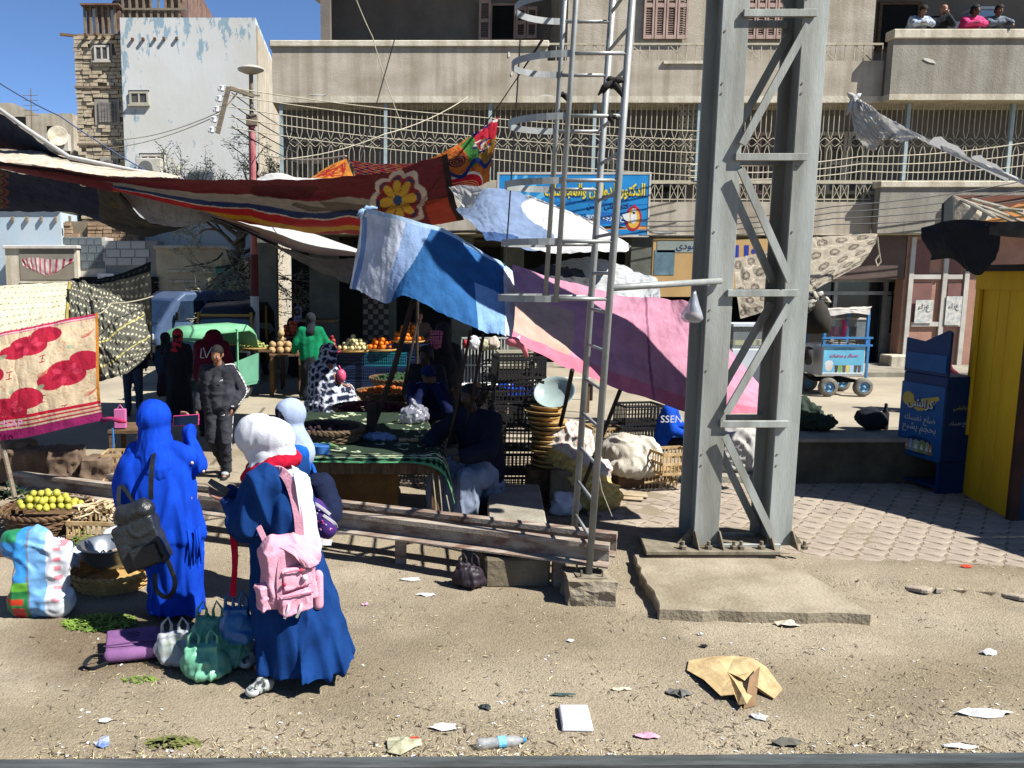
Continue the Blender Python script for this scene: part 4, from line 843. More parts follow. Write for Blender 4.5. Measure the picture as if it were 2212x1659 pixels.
for s, x in ((-1, xl0), (1, xr1)): MB().prism([(x, YM+.05, .161), (x+s*.13, YM+.05, .161), (x, YM+.05, .32)], (0, .012, 0)).build('gusset', m_bolt, parent=mast)
struct(MB().prism([(c0.x+.02, YM+.5, .0), (c1.x-.05, YM+.5, .0), (c2.x-.03, YM-.14, .0), (c3.x+.0, YM-.14, .0)][::-1], (0, 0, .124)), 'mast_plinth', m_concd, bevel=.01)
m_padm = M('pad_concrete', (178, 166, 143), (142, 130, 108), sc=2.5, bump=.5, bs=34, rough=.95, spec=.08, det=9)
pd = [G(1425, 1312, .1), G(1880, 1322, .1), G(1700, 1205, .1), G(1365, 1195, .1)]
mb = MB(); rr = random.Random(3); pts = []
for a, b in zip(pd, pd[1:]+pd[:1]):
    for k in range(10):
        p = a.lerp(b, k/10); pts.append((p.x+rr.uniform(-.02, .02), p.y+rr.uniform(-.02, .02), -.02))
struct(mb.prism(pts, (0, 0, .115)), 'concrete_pad', m_padm, bevel=.012)
m_pipe = M('galv_pipe', (180, 182, 178), (146, 148, 142), sc=4, bump=.1, bs=40, rough=.5, metal=.25, spec=.4, stretch=(1, 1, .6))
a0 = G(1272, 1238, .22); b0_ = G(1238, 1178, .22)
lad = thing('caged_ladder', 'grey pipe ladder with hooped safety cage beside the steel mast', 'ladder', (a0.x, a0.y, .2))
def zl(p, z): return Vector((p.x+(z-.2)*.036, p.y, z))
LT = 6.2; va = P(1201, 650, a0.y); vb = P(1178, 640, b0_.y); wA = zl(a0, 2.4).x-va.x; wB = zl(b0_, 2.4).x-vb.x
MB().tube([zl(a0, .2), zl(a0, LT)], .027, 12).build('stringer', m_pipe, parent=lad, smooth=True)
MB().tube([zl(b0_, .2), zl(b0_, LT)], .027, 12).build('stringer', m_pipe, parent=lad, smooth=True)
zbot = P(1290, 648, a0.y).z-.02
def vz(z, k): p = zl((a0, b0_)[k], z); return Vector((p.x-(wA, wB)[k], p.y, z))
for k in (0, 1): MB().tube([vz(zbot, k), vz(LT, k)], .02, 10).build('cage_upright', m_pipe, parent=lad, smooth=True)
z = .5
while z < LT:
    MB().tube([zl(a0, z), zl(b0_, z+.0)], .014, 8).build('rung', m_pipe, parent=lad, smooth=True); z += .3
hz = [P(1090, y, (a0.y+b0_.y)/2).z for y in (643, 525, 400, 268, 140, 18)]; hz += [hz[-1]+.48]
for z in hz:
    f, b = vz(z, 0), vz(z, 1); mb = MB(); ce = (f+b)/2; rx, ry = .42, (b.y-f.y)/2; pts = []
    for k in range(17):
        t = -math.pi/2-math.pi*k/16; pts.append((ce.x+rx*math.cos(t)+(b.x-f.x)/2*math.sin(t), ce.y+ry*math.sin(t)))
    o_ = [(x, y) for x, y in pts]; n = len(o_)
    for i in range(n-1):
        (xa, ya), (xb, yb) = o_[i], o_[i+1]; mb.bar((xa, ya, z), (xb, yb, z), .006, .05)
    mb.build('hoop', m_pipe, parent=lad)
    MB().tube([f, zl(a0, z)], .015, 8).build('hoop_bar', m_pipe, parent=lad, smooth=True); MB().tube([b, zl(b0_, z)], .015, 8).build('hoop_bar', m_pipe, parent=lad, smooth=True)
p = zl(a0, P(1300, 622, a0.y).z); MB().tube([p, Vector((xl0+.1, YM-.02, P(1500, 607, YM).z))], .027, 10).build('tie_pipe', m_pipe, parent=lad, smooth=True)
MB().bx(a0.x-.11, a0.x+.12, a0.y-.1, a0.y+.1, .2, .215).build('foot_plate', m_bolt, parent=lad)
for dx, dy in ((-.08, -.07), (.09, -.07), (-.08, .07), (.09, .07)): MB().tube([(a0.x+dx, a0.y+dy, .21), (a0.x+dx, a0.y+dy, .27)], .008, 6).build('anchor_bolt', m_bolt, parent=lad)
def rough_block(p, w, d, h, rz=0, sd=1):
    bm = bmesh.new(); bmesh.ops.create_cube(bm, size=1); bmesh.ops.subdivide_edges(bm, edges=bm.edges[:], cuts=5, use_grid_fill=True); r_ = random.Random(sd)
    for v in bm.verts: v.co = Vector((v.co.x*w, v.co.y*d, (v.co.z+.5)*h))+Vector((noise.noise(v.co*3+Vector((sd, 0, 0))), noise.noise(v.co*3+Vector((0, sd, 0))), .5*noise.noise(v.co*4)))*.03
    me = bpy.data.meshes.new('b'); bm.to_mesh(me); bm.free(); V = vget(me); mb = MB(); mb.v = [tuple(Matrix.Rotation(rz, 3, 'Z') @ Vector(v)+Vector(p)) for v in V.tolist()]; mb.f = [tuple(f.vertices) for f in me.polygons]; mb.m = [0]*len(mb.f); return mb
struct(rough_block((a0.x+.0, a0.y+.02, -.02), .36, .34, .225, R(-4)), 'ladder_footing', m_padm)
m_rag = M('rag_dark', (60, 56, 50), (36, 34, 32), sc=8, rough=.95)
for (k, z, s, lb) in ((0, 4.0, .1, 'frayed dark rag tied round the front ladder pipe near the upper hoop'), (0, 3.75, .07, 'small dark rag knot on the ladder just under the upper hoop'), (1, 4.05, .06, 'black knot on the rear pipe of the ladder cage')):
    p = zl(a0 if k == 0 else b0_, z)-Vector((.1 if k == 0 else .35, 0, 0)); mb = MB(); rr = random.Random(k+int(z*9))
    for i in range(9): d = Vector((rr.uniform(-1, 1), rr.uniform(-.4, .4), rr.uniform(-1, .6)))*s; mb.tube([p, p+d*.6, p+d+Vector((0, 0, -s*.3))], [s*.32, s*.25, s*.06], 5)
    mb.thing('tied_rag', lb, 'rag', m_rag, smooth=True)
wire('pale frayed string dangling from the ladder foot', [(1282, 930, 6.9), (1290, 1000, 6.9), (1300, 1060, 6.9), (1322, 1115, 6.9)], .0, .004, m_wirel, 'string', cat='string')
bgc = P(1497, 672, 7.1); mb = MB(); mb.lathe([(.015, .17), (.02, .14), (.045, .06), (.085, -.02), (.09, -.06), (.06, -.095), (1e-4, -.1)], bgc, 14, wob=lambda t, z: 1+.12*math.sin(3*t+z*20)); o = thing('hanging_bag', 'translucent plastic bag of bread hanging on the mast pipe', 'bag', bgc)
m_film = M('plastic_film', (205, 212, 220), rough=.3, alpha=.55, spec=.6); mb.build('bag_film', m_film, parent=o, smooth=True); MB().tube([bgc+Vector((0, 0, .16)), P(1502, 625, 7.13)], .006, 5).build('bag_handle', m_film, parent=o)
MB().ball(bgc+Vector((0, 0, -.045)), .07, 10, sz=.04).build('bread', M('bread', (190, 150, 110), (150, 110, 76), sc=8), parent=o, smooth=True)
m_railr = M('rail_rust', (184, 172, 154), (128, 98, 82), sc=3.5, bump=.4, bs=30, rough=.85, metal=.0, stretch=(.6, 3, 3), det=9, lo=.35, hi=.6)
def rail(p, q, s=1., name='rail'):
    p, q = Vector(p), Vector(q); d = (q-p).normalized(); u = Vector((0, 0, 1)); a = d.cross(u).normalized(); mb = MB()
    prof = [(-.065, 0), (.065, 0), (.065, .012), (.012, .03), (.01, .1), (.036, .112), (.036, .145), (-.036, .145), (-.036, .112), (-.01, .1), (-.012, .03), (-.065, .012)]
    ring = lambda c: [c+a*(x*s)+u*(z*s) for x, z in prof]
    A, B = ring(p), ring(q); n = len(prof)
    return mb.add(A+B, [tuple(range(n))[::-1], tuple(range(n, 2*n))]+[(i, (i+1) % n, (i+1) % n+n, i+n) for i in range(n)])
r1a, r1b = G(1315, 1222, .27), G(730, 1145, .27); dirn = (r1b-r1a); r1c = r1a+dirn*2.62
rb = thing('rail_barrier', 'rusty steel rail lying as a barrier on low concrete posts in front of the stalls', 'barrier', (r1a.x, r1a.y, 0))
rail(r1a, r1c, 1.25).build('rail', m_railr, parent=rb); r2a = r1a+Vector((.14, .26, 0)); rail(r2a, r2a+dirn*2.2, 1.3).build('rail', m_railr, parent=rb, label='second rusty rail behind')
for t in (.16, .75, 1.3, 1.75, 2.2): p = r1a+dirn*t+Vector((.02, .12, 0)); MB().bx(p.x-.05, p.x+.05, p.y-.05, p.y+.05, 0, .27).build('post', m_railr, parent=rb)
p1 = G(1048, 1268); p2 = G(1192, 1272)
st = MB().bx(p1.x, p2.x, p1.y+.02, p1.y+.55, -.02, .24); struct(st, 'concrete_block', m_concd, bevel=.02)
q1 = [G(1056, 1155, .3), G(1188, 1162, .3), G(1165, 1046, .3), G(1052, 1044, .3)]
MB().prism([Vector((p.x, p.y, .0)) for p in q1], (0, 0, .3)).thing('concrete_bench', 'low flat concrete slab between the seated man and the ladder', 'bench', m_conc, bevel=.015)
q1 = [G(1186, 1108, 0), G(1243, 1105, 0), G(1240, 1072, 0), G(1190, 1074, 0)]
MB().prism([Vector((p.x, p.y, 0)) for p in q1], (0, 0, .46)).thing('concrete_cube', 'upright dark concrete block just left of the ladder', 'block', m_concd, bevel=.02)
m_yelp = M('plank_yellow', (236, 192, 30), (210, 166, 24), sc=2.2, bump=.35, bs=18, rough=.75, stretch=(1, 1, .25), det=9)
K1, K2 = G(2075, 1072), G(2178, 1131); kd = (K2-K1); kl = kd.length; kd = kd/kl; kn = Vector((kd.y, -kd.x, 0)); kn = -kn if kn.x > 0 else kn
ki = thing('market_kiosk', 'yellow painted plank kiosk at the right edge with black cloth over its roof corner', 'kiosk', (K1.x+.5, K1.y-.3, 0))
n = 5; KH = 2.62
for i in range(n):
    a, b = K1+kd*(kl*i/n+.004), K1+kd*(kl*(i+1)/n-.004); dd = random.uniform(0, .006)
    MB().prism([a+kn*dd, b+kn*dd, b-kn*.03, a-kn*.03], (0, 0, KH-.2)).build('plank', m_yelp, parent=ki, bevel=.003)
a, b = K1-kd*.05, K2+kd*.02; MB().prism([a+kn*.035, b+kn*.035, b-kn*.02, a-kn*.02], (0, 0, .22)).build('fascia_board', m_yelp, parent=ki).location.z = KH-.2
MB().prism([K1-kd*.02+kn*.04, K1+kd*.08+kn*.04, K1+kd*.08+kn*.008, K1-kd*.02+kn*.008], (0, 0, KH-.95)).build('corner_post', m_yelp, parent=ki).location.z = .75
MB().prism([K2-kd*.01+kn*.03, K2+kd*.06+kn*.03, K2+kd*.06-kn*.06, K2-kd*.01-kn*.06], (0, 0, KH)).build('door_post', M('post_brown', (84, 52, 36), (60, 38, 28), sc=4), parent=ki)
e = K2+kd*.06; MB().bx(e.x+.0, e.x+3.2, e.y-.0, e.y+.04, 0, KH).build('front_panel', M('panel_navy', (40, 58, 84), (28, 42, 62), sc=2, rough=.7), parent=ki)
MB().bx(K1.x, K1.x+3.4, K1.y-.04, K1.y, 0, KH).build('rear_panel', m_yelp, parent=ki)
MB().prism([(K1.x-.12, K1.y+.1, KH), (K1.x+3.4, K1.y+.1, KH), (K1.x+3.4, e.y-.1, KH), (e.x-.1, e.y-.1, KH)][::-1], (0, 0, .07)).build('roof', M('roof_felt', (52, 50, 48), (40, 39, 38), sc=4), parent=ki)
MB().prism([(8.15, 6.75, 2.7), (7.45, e.y-.12, 2.72), (11, e.y-.12, 2.72), (11, 6.75, 2.7)][::-1], (0, 0, .04)).build('awning', M('awning_canvas', (120, 110, 90), rough=.9), parent=ki)
MB().prism([(8.3, 4.8, 2.65), (8.0, 6.74, 2.68), (11, 6.74, 2.68), (11, 4.8, 2.65)][::-1], (0, 0, .04)).build('awning', M('awning_canvas'), parent=ki)
for (x, y) in ((8.4, 4.9), (10.6, 4.9)): MB().bx(x, x+.06, y, y+.06, 0, 2.7).build('awning_pole', m_post, parent=ki)
m_blackc = M('cloth_black', (34, 38, 44), (24, 27, 32), sc=3, bump=.3, bs=30, rough=.95)
cloth([[(1990, 492, 9.6), (2040, 478, 9.2), (2090, 474, 8.8), (2150, 480, 8.5)], [(1995, 520, 9.5), (2045, 500, 9.1), (2100, 500, 8.7), (2162, 500, 8.5)], [(2010, 545, 9.4), (2050, 535, 9.0), (2105, 570, 8.7), (2160, 540, 8.5)], [(2015, 560, 9.4), (2060, 560, 9.0), (2112, 595, 8.7), (2150, 560, 8.5)]], 60, 40, m_blackc, 'black_cloth', 'black cloth bundled and hanging over the yellow kiosk corner', 'cloth', wr=(.025, 3, 2, 4))
cloth([[(2130, 480, 8.6), (2180, 478, 8.4), (2260, 478, 8.2)], [(2130, 505, 8.6), (2180, 512, 8.4), (2260, 516, 8.2)]], 30, 12, M('felt_grey', (84, 82, 78), (60, 58, 56), sc=6, rough=.95), 'roof_felt', 'grey felt edge laid along the kiosk roof', 'cloth', wr=(.02, 6, 2, 4))
mb = MB(); rr = random.Random(6)
ro = thing('pole_roof', 'pale bent poles and torn sheet sticking up behind the kiosk roof', 'roof', P(2160, 470, 10))
for (x0, y0, x1, y1) in ((2060, 425, 2150, 470), (2070, 430, 2212, 480), (2110, 452, 2212, 455), (2080, 440, 2190, 480), (2100, 430, 2230, 470)): MB().tube([P(x0, y0, 10.5), P((x0+x1)/2, (y0+y1)/2-3, 10.2), P(x1, y1, 10)], .02, 6).build('pole', m_coping, parent=ro)
MB().prism([P(2062, 425, 10.4), P(2062, 475, 10.4), P(2130, 476, 10.3), P(2150, 468, 10.3)], (0, .03, 0)).build('panel', m_coping, parent=ro)
MB().prism([P(2064, 420, 11), P(2040, 440, 11), P(2038, 485, 11), P(2062, 480, 11)], (0, .05, 0)).build('dark_panel', M('panel_slate', (58, 66, 66), (46, 52, 52)), parent=ro)
f0, f1 = G(1932, 1046), G(2022, 1076); ud = (f1-f0).normalized(); nd = Vector((ud.y, -ud.x, 0)); W_ = (f1-f0).length; bk = -nd*.42
dc = thing('display_cabinet', 'blue advertising display stand with a notched header left of the yellow kiosk', 'display stand', ((f0+f1)/2+bk/2))
m_blp = M('blue_print', (22, 96, 160), (14, 78, 140), sc=2.5, rough=.45); m_bld = M('blue_side', (16, 60, 112), (12, 48, 94), sc=2, rough=.5)
F0 = lambda u, z, o=0: f0+ud*(u*W_)+Vector((0, 0, z))+nd*o
ptz = 1.42
MB().prism([F0(0, .42), F0(1, .42), F0(1, ptz), F0(0, ptz)], bk).build('cabinet_body', m_bld, parent=dc, bevel=.01)
MB().prism([F0(.0, .42, .012), F0(1, .42, .012), F0(1, 1.3, .012), F0(.0, 1.3, .012)], -nd*.01).build('printed_front', m_blp, parent=dc)
MB().prism([F0(0, ptz+.003), F0(1, ptz+.003), F0(1.0, 1.93), F0(.93, 1.95), F0(.42, 1.80), F0(0, 1.83)], -nd*.03).build('header_board', m_bld, parent=dc)
MB().prism([F0(.04, 1.46, .012), F0(.97, 1.46, .012), F0(.97, 1.66, .012), F0(.04, 1.66, .012)], -nd*.01).build('header_panel', m_blp, parent=dc)
for u in (.0, .94):
    for o in (0, -.38): MB().prism([F0(u, 0, o), F0(u+.06, 0, o), F0(u+.06, .418, o), F0(u, .418, o)], -nd*.03).build('leg', m_bld, parent=dc)
for u in (0, .965): MB().prism([F0(u, .03, -.04), F0(u+.03, .03, -.04), F0(u+.03, .415, -.04), F0(u, .415, -.04)], -nd*.33).build('lower_side', m_bld, parent=dc)
MB().prism([F0(.06, .1, -.01), F0(.94, .1, -.01), F0(.94, .13, -.01), F0(.06, .13, -.01)], -nd*.36).build('shelf', m_bld, parent=dc)
def fpoly(pts, mt, name='print_shape', o=.014, th=.002, par=dc): return MB().prism([F0(u, z, o) for u, z in pts], -nd*th).build(name, mt, parent=par)
m_gold = M('print_gold', (206, 186, 92), (190, 166, 76), sc=6)
fpoly([(.18+.14*math.cos(t), 1.10+.085*math.sin(t)) for t in np.linspace(0, 6.28, 18)[:-1]], m_gold); fpoly([(.18+.3+.02*0, 1.12), (.86, 1.18), (.9, 1.15), (.7, 1.04), (.5, 1.03)], m_gold)
fpoly([(.15, 1.12), (.5, 1.05), (.85, 1.13), (.72, 1.02), (.45, .97), (.2, 1.02)], m_gold, o=.0145)
text('كرانشى', 'lettering', m_navy, dc, F0(.51, 1.055, .017), W_*.62, nrm=nd, bold=.03); text('كرانشى', 'lettering', m_wht, dc, F0(.5, 1.06, .022), W_*.6, nrm=nd)
m_lgr = M('letter_silver', (196, 200, 206), rough=.5)
text('ضلع نفسك', 'lettering', m_lgr, dc, F0(.5, .87, .016), W_*.72, nrm=nd, bold=.01); text('بحجم يشبع', 'lettering', m_lgr, dc, F0(.5, .76, .016), W_*.78, nrm=nd, bold=.01)
fpoly([(.5+.36*math.cos(t), .56+.11*math.sin(t)) for t in np.linspace(0, 6.28, 24)[:-1]], M('print_deep', (18, 50, 96)))
for k, (u, w, h, c) in enumerate(((.24, .05, .12, (190, 150, 140)), (.33, .05, .13, (140, 170, 200)), (.46, .09, .13, (170, 180, 160)), (.6, .08, .14, (126, 160, 90)), (.72, .05, .13, (170, 170, 150)), (.8, .05, .11, (160, 120, 70)))):
    fpoly([(u-w, .48), (u+w, .48), (u+w*.8, .48+h), (u, .5+h), (u-w*.8, .48+h)], M('pack%d' % k, c, sc=12), 'printed_packet', o=.0165)
    fpoly([(u-w*.5, .52), (u+w*.5, .52), (u, .52+h*.5)], m_wht, 'printed_packet', o=.019)
sd_ = F0(1, .9, -.21)+ud*.004; text('كرانشى', 'lettering', m_gold, dc, F0(1, 1.06, -.21), .2, nrm=ud); text('ضلع نفسك', 'lettering', m_lgr, dc, F0(1, .87, -.21), .26, nrm=ud)
m_cblue = M('cart_blue', (74, 142, 200), (60, 122, 180), sc=4, rough=.55); m_tyre = M('tyre', (146, 140, 126), (104, 100, 92), sc=6, bump=.3, bs=40, rough=.95); m_hub = M('hub_blue', (130, 176, 206), (90, 140, 176), sc=5, rough=.6)
JY = 17.6; jw = P(1785, 848, JY); JX = lambda x, y=780: P(x, y, JY).x; JZ = lambda y: P(1820, y, JY).z
jc = thing('juice_cart', 'blue and white juice cart with glass tanks on four pneumatic wheels', 'cart', (JX(1815), JY+.35, 0))
xa, xb = JX(1776), JX(1868); zb_, zt_ = JZ(800), JZ(742)
MB().bx(xa, xb, JY, JY+.75, JZ(812), JZ(746)).build('body', M('cart_white', (222, 224, 222), sc=3, rough=.5), parent=jc, bevel=.01)
cv = Cv(200, 110, (120, 200, 230)); cv.put(cv.Y < .12, (150, 214, 238)); cv.ell(.15, .72, .09, .17, (238, 226, 210)); cv.ell(.15, .62, .10, .12, (236, 236, 236)); cv.put(cv.Y > .93, (230, 240, 240))
for k, c in enumerate(((90, 70, 60), (150, 190, 60), (120, 90, 70), (240, 210, 90), (190, 220, 240), (100, 80, 76), (110, 90, 80))): cv.poly([(.3+k*.095, .95), (.36+k*.095, .95), (.375+k*.095, .68), (.285+k*.095, .68)], c)
U, V = np.meshgrid(np.linspace(0, 1, 120), np.linspace(0, 1, 66)); z0, z1 = JZ(808), JZ(748)
A = np.dstack([xa+.02+U*(xb-xa-.04), 0*U+JY-.006, z1-V*(z1-z0)]); MB().grid(A, 0, cv.at(U, V)).build('printed_panel', M('print'), parent=jc)
text('عصائر و مرطبات', 'lettering', M('letter_pink', (214, 60, 120)), jc, ((xa+xb)/2, JY-.008, z0+(z1-z0)*.66), (xb-xa)*.66, bold=.015); text('مشروبات مثلجه طبيعيه', 'lettering', m_navy, jc, ((xa+xb)/2, JY-.008, z0+(z1-z0)*.9), (xb-xa)*.5)
for x in (1776, 1868): 
    for dy in (0, .72): MB().bx(JX(x)-.025, JX(x)+.025, JY+dy-.03, JY+dy+.02, JZ(748), JZ(672)).build('post', m_cblue, parent=jc)
for y in (730, 746): MB().bx(xa-.05, xb+.12, JY-.04, JY+.0, JZ(y)-.02, JZ(y)+.02).build('rail', m_cblue, parent=jc)
MB().bx(JX(1893)-.02, JX(1893)+.02, JY+.3, JY+.34, .05, JZ(730)).build('prop', m_cblue, parent=jc)
cloth([[(1752, 676, JY-.1), (1800, 668, JY-.1), (1840, 668, JY-.1), (1880, 667, JY-.1)], [(1752, 686, JY-.12), (1800, 682, JY-.12), (1840, 676, JY-.12), (1878, 680, JY-.12)]], 40, 8, m_white, 'cover', parent=jc, wr=(.02, 6, 2, 2))
cloth([[(1752, 668, JY+.8), (1884, 663, JY+.8)], [(1752, 676, JY-.1), (1880, 667, JY-.1)]], 30, 12, m_white, 'cover', parent=jc, wr=(.03, 6, 2, 2))
m_tank = M('tank_glass', (200, 210, 210), rough=.1, alpha=.35, spec=.8)
for (x0, x1, c) in ((1795, 1812, (214, 60, 120)), (1841, 1866, (80, 86, 90))):
    q = rc(x0, 690, x1, 728, JY+.3); t = MB().bx(q[0], q[1], JY+.15, JY+.5, q[2], q[3]).build('tank', m_tank, parent=jc, bevel=.01); MB().bx(q[0]+.03, q[1]-.03, JY+.2, JY+.45, q[2]+.02, q[2]+(q[3]-q[2])*.6).build('juice', M('juice%d' % x0, c, rough=.4), parent=t)
    MB().bx(q[0]-.02, q[1]+.02, JY+.13, JY+.52, q[3]+.002, q[3]+.03).build('lid', m_white, parent=t)
MB().tube([P(1822, 690, JY+.1), P(1825, 708, JY+.1), P(1821, 728, JY+.1)], [.03, .05, .04], 8).build('dispenser', M('plastic_pink', (220, 60, 110), rough=.4), parent=jc, smooth=True)
for i in range(5):
    xx = xa+(xb-xa)*(i+.5)/5; MB().tube([(xx-.1, JY+.05, JZ(744)), (xx-.05, JY+.05, JZ(737)), (xx+.05, JY+.05, JZ(737)), (xx+.1, JY+.05, JZ(744))], .01, 5).build('wire_hoop', m_post, parent=jc)
def wheel(c, r, w, par, mt=m_tyre, mh=m_hub, ang=0):
    c = Vector(c); mb = MB(); prof = [(r*.58, -w/2), (r*.85, -w/2), (r*.97, -w*.36), (r, -w*.15), (r, w*.15), (r*.97, w*.36), (r*.85, w/2), (r*.58, w/2)]; n = 24; V = []
    for (q, y) in prof+[prof[0]]:
        for k in range(n): t = 2*math.pi*k/n; V.append((q*math.cos(t), y, q*math.sin(t)))
    fs = [(i*n+k, i*n+(k+1) % n, (i+1)*n+(k+1) % n, (i+1)*n+k) for i in range(len(prof)) for k in range(n)]
    rot = Matrix.Rotation(ang, 3, 'Z'); mb.add([rot @ Vector(v)+c for v in V], fs); o = mb.build('tyre', mt, parent=par, smooth=True)
    h = MB(); V = []
    for (q, y) in ((r*.6, -w*.3), (r*.5, -w*.42), (r*.42, -w*.2), (r*.2, -w*.15), (r*.16, -w*.5), (1e-4, -w*.5)):
        for k in range(n): t = 2*math.pi*k/n; V.append((q*math.cos(t), y, q*math.sin(t)))
    h.add([rot @ Vector(v)+c for v in V], [(i*n+k, (i+1)*n+k, (i+1)*n+(k+1) % n, i*n+(k+1) % n) for i in range(5) for k in range(n)]); h.build('hub', mh, parent=par, smooth=True)
rw = .2
for x in (1786, 1861):
    for dy in (-.05, .75): wheel((JX(x, 830), JY+dy, rw), rw, .13, jc)
MB().bx(JX(1786), JX(1861), JY+.1, JY+.65, .28, .34).bar((JX(1770), JY+.3, .34), (JX(1740), JY+.3, .55), .04).bar((JX(1790), JY+.2, .2), (JX(1822), JY+.2, .33), .04).build('chassis', m_dark, parent=jc)
wheel((JX(1757), JY+.2, JZ(770)), .2, .12, jc, M('tyre_dark', (64, 62, 60), rough=.9), m_dark, R(70))
q = rc(1582, 700, 1670, 795, 18.2); t = thing('glass_counter', 'white cold counter with a glass front seen between the mast columns', 'counter', ((q[0]+q[1])/2, 18.4, 0))
MB().bx(q[0], q[1], 18.2, 18.9, 0, q[2]+.42).build('base', M('enamel_white', (214, 222, 228), rough=.4), parent=t, bevel=.02); MB().bx(q[0]+.03, q[1]-.03, 18.25, 18.85, q[2]+.43, q[3]-.06).build('glass_case', m_tank, parent=t); MB().bx(q[0], q[1], 18.2, 18.9, q[3]-.055, q[3]).build('top', M('enamel_white'), parent=t)
for k in range(3): MB().bx(q[0]+.1+k*.27, q[0]+.3+k*.27, 18.3, 18.6, q[2]+.5, q[2]+.6).build('tray', M('tray_yellow', (210, 200, 120)), parent=t)
m_tarp = M('tarp_print', att=True, rough=.85, spec=.15, sc=6, bump=.25, bs=40, transl=.09)
m_tarpd = M('tarp_dark', att=True, rough=.9, spec=.1, sc=6, bump=.25, bs=40, transl=.04)
m_sheet = M('white_sheet', (228, 226, 220), (204, 202, 196), sc=2, bump=.2, bs=20, rough=.85, transl=.25)
m_rope = M('rope_pale', (196, 184, 156), rough=.9)
cv = Cv(700, 260, (104, 34, 42))
for i in range(14):
    pass
x = cv.X; ed = .50+.20*(1-x)+.07*abs(np.sin((x-.1)*14))
m0 = (x > .27) & (x < .86)
cv.put(m0 & (cv.Y > ed-.16), (150, 140, 128)); cv.put(m0 & (cv.Y > ed+.02), (44, 58, 96)); cv.put(m0 & (cv.Y > ed+.12), (188, 46, 48)); cv.put(m0 & (abs(cv.Y-ed-.13) < .012), (206, 190, 170)); cv.put(m0 & (cv.Y > ed+.27), (190, 140, 44)); cv.put(m0 & (cv.Y > ed+.36), (150, 40, 44))
cv.put((x < .3) & (cv.Y > .55), (120, 44, 44))
A_ = (.885, .47, 1, 1000, 125)
for R_, c in ((62, (196, 184, 170)), (50, (134, 40, 44))): cv.polar(.885, .47, R_, 1000, 125, lambda r, t: r < .8+.2*abs(np.cos(4*t)), c)
cv.polar(.885, .47, 48, 1000, 125, lambda r, t: (r < .95) & (r > .8) & (np.cos(8*t) > .3), (36, 56, 100)); cv.polar(.885, .47, 42, 1000, 125, lambda r, t: (r < .35+.6*abs(np.cos(4*t))**.7), (204, 160, 56)); cv.polar(.885, .47, 42, 1000, 125, lambda r, t: (abs(np.cos(4*t)) < .14) & (r < .6), (120, 40, 40)); cv.polar(.885, .47, 9, 1000, 125, lambda r, t: r < 1, (40, 70, 110))
cv.put((x > .94) & (cv.Y > .55), (170, 60, 40)); cv.put((x > .985), (40, 22, 24)); cv.noise(.12, 20)
topY, botY = 10.5, 12.0
red = cloth([[(-30, 343, 11), (100, 358, 10.9), (230, 378, 10.8), (390, 384, 10.7), (560, 386, 10.6), (700, 384, 10.5), (830, 371, 10.4), (965, 328, 10.3)],
       [(-30, 347, 12.53), (100, 364, 12.38), (230, 386, 12.22), (390, 400, 12.06), (560, 410, 11.9), (700, 416, 11.75), (830, 415, 11.59), (975, 385, 11.43)],
       [(-30, 352, 14.07), (100, 372, 13.85), (230, 396, 13.64), (390, 422, 13.42), (560, 446, 13.21), (700, 462, 13), (835, 466, 12.78), (985, 438, 12.57)],
       [(-30, 358, 15.6), (100, 384, 15.33), (230, 410, 15.06), (390, 448, 14.79), (560, 484, 14.51), (700, 502, 14.24), (840, 500, 13.97), (1002, 470, 13.7)]],
      420, 120, m_tarp, 'red_canopy', 'long red canopy with a yellow flower and scalloped bands, seen from below', 'canopy', cv, wr=(.03, 9, 3, 2))
cv = Cv(420, 200, (30, 44, 84)); cv.put(cv.X > .62, (78, 76, 78)); cv.put((cv.X > .62)&(cv.Y > .75), (54, 54, 62))
for k in range(5): cv.ring(.10, .12+.22*k*.8, .055, .008, (120, 66, 50), .6); cv.ring(.10, .12+.22*k*.8, .03, .006, (130, 92, 60), .6)
cv.ring(.0, .5, .05, .012, (40, 110, 110), .6)
for p in ((.7, .3), (.8, .62)): cv.ring(p[0], p[1], .03, .006, (110, 96, 60), .6); cv.ring(p[0], p[1], .015, .004, (110, 96, 60), .6)
cv.noise(.15, 16)
cloth([[(-60, 352, 12.2), (60, 378, 12.2), (160, 396, 12.2), (252, 414, 12.2), (262, 418, 12.2)],
       [(-60, 390, 13.4), (60, 405, 13.4), (160, 425, 13.4), (270, 452, 13.4), (320, 478, 13.4)],
       [(-60, 430, 14.6), (60, 440, 14.6), (150, 452, 14.6), (290, 482, 14.6), (390, 484, 14.6)],
       [(-60, 455, 15.8), (60, 457, 15.8), (170, 463, 15.8), (305, 508, 15.8), (466, 470, 15.8)]], 240, 110, m_tarpd, 'navy_canopy', 'dark navy and grey printed canopy sagging low at the left', 'canopy', cv, wr=(.03, 7, 3, 4))
cv = Cv(220, 120, (226, 226, 222))
for k in range(7): cv.line([(.1+.16*k, 0), (-.05+.16*k, 1)], .006, (190, 188, 196))
cloth([[(250, 412, 12.9), (330, 432, 13), (400, 448, 13.3), (470, 468, 13.5)], [(290, 450, 12.7), (350, 466, 12.9), (410, 476, 13.1), (466, 472, 13.3)], [(322, 482, 12.6), (370, 490, 12.8), (420, 486, 13), (462, 474, 13.2)]], 90, 40, m_tarp, 'white_awning_sheet', 'white striped sheet sunlit between the navy canopy and the red one', 'sheet', cv, wr=(.015, 4, 2, 6))
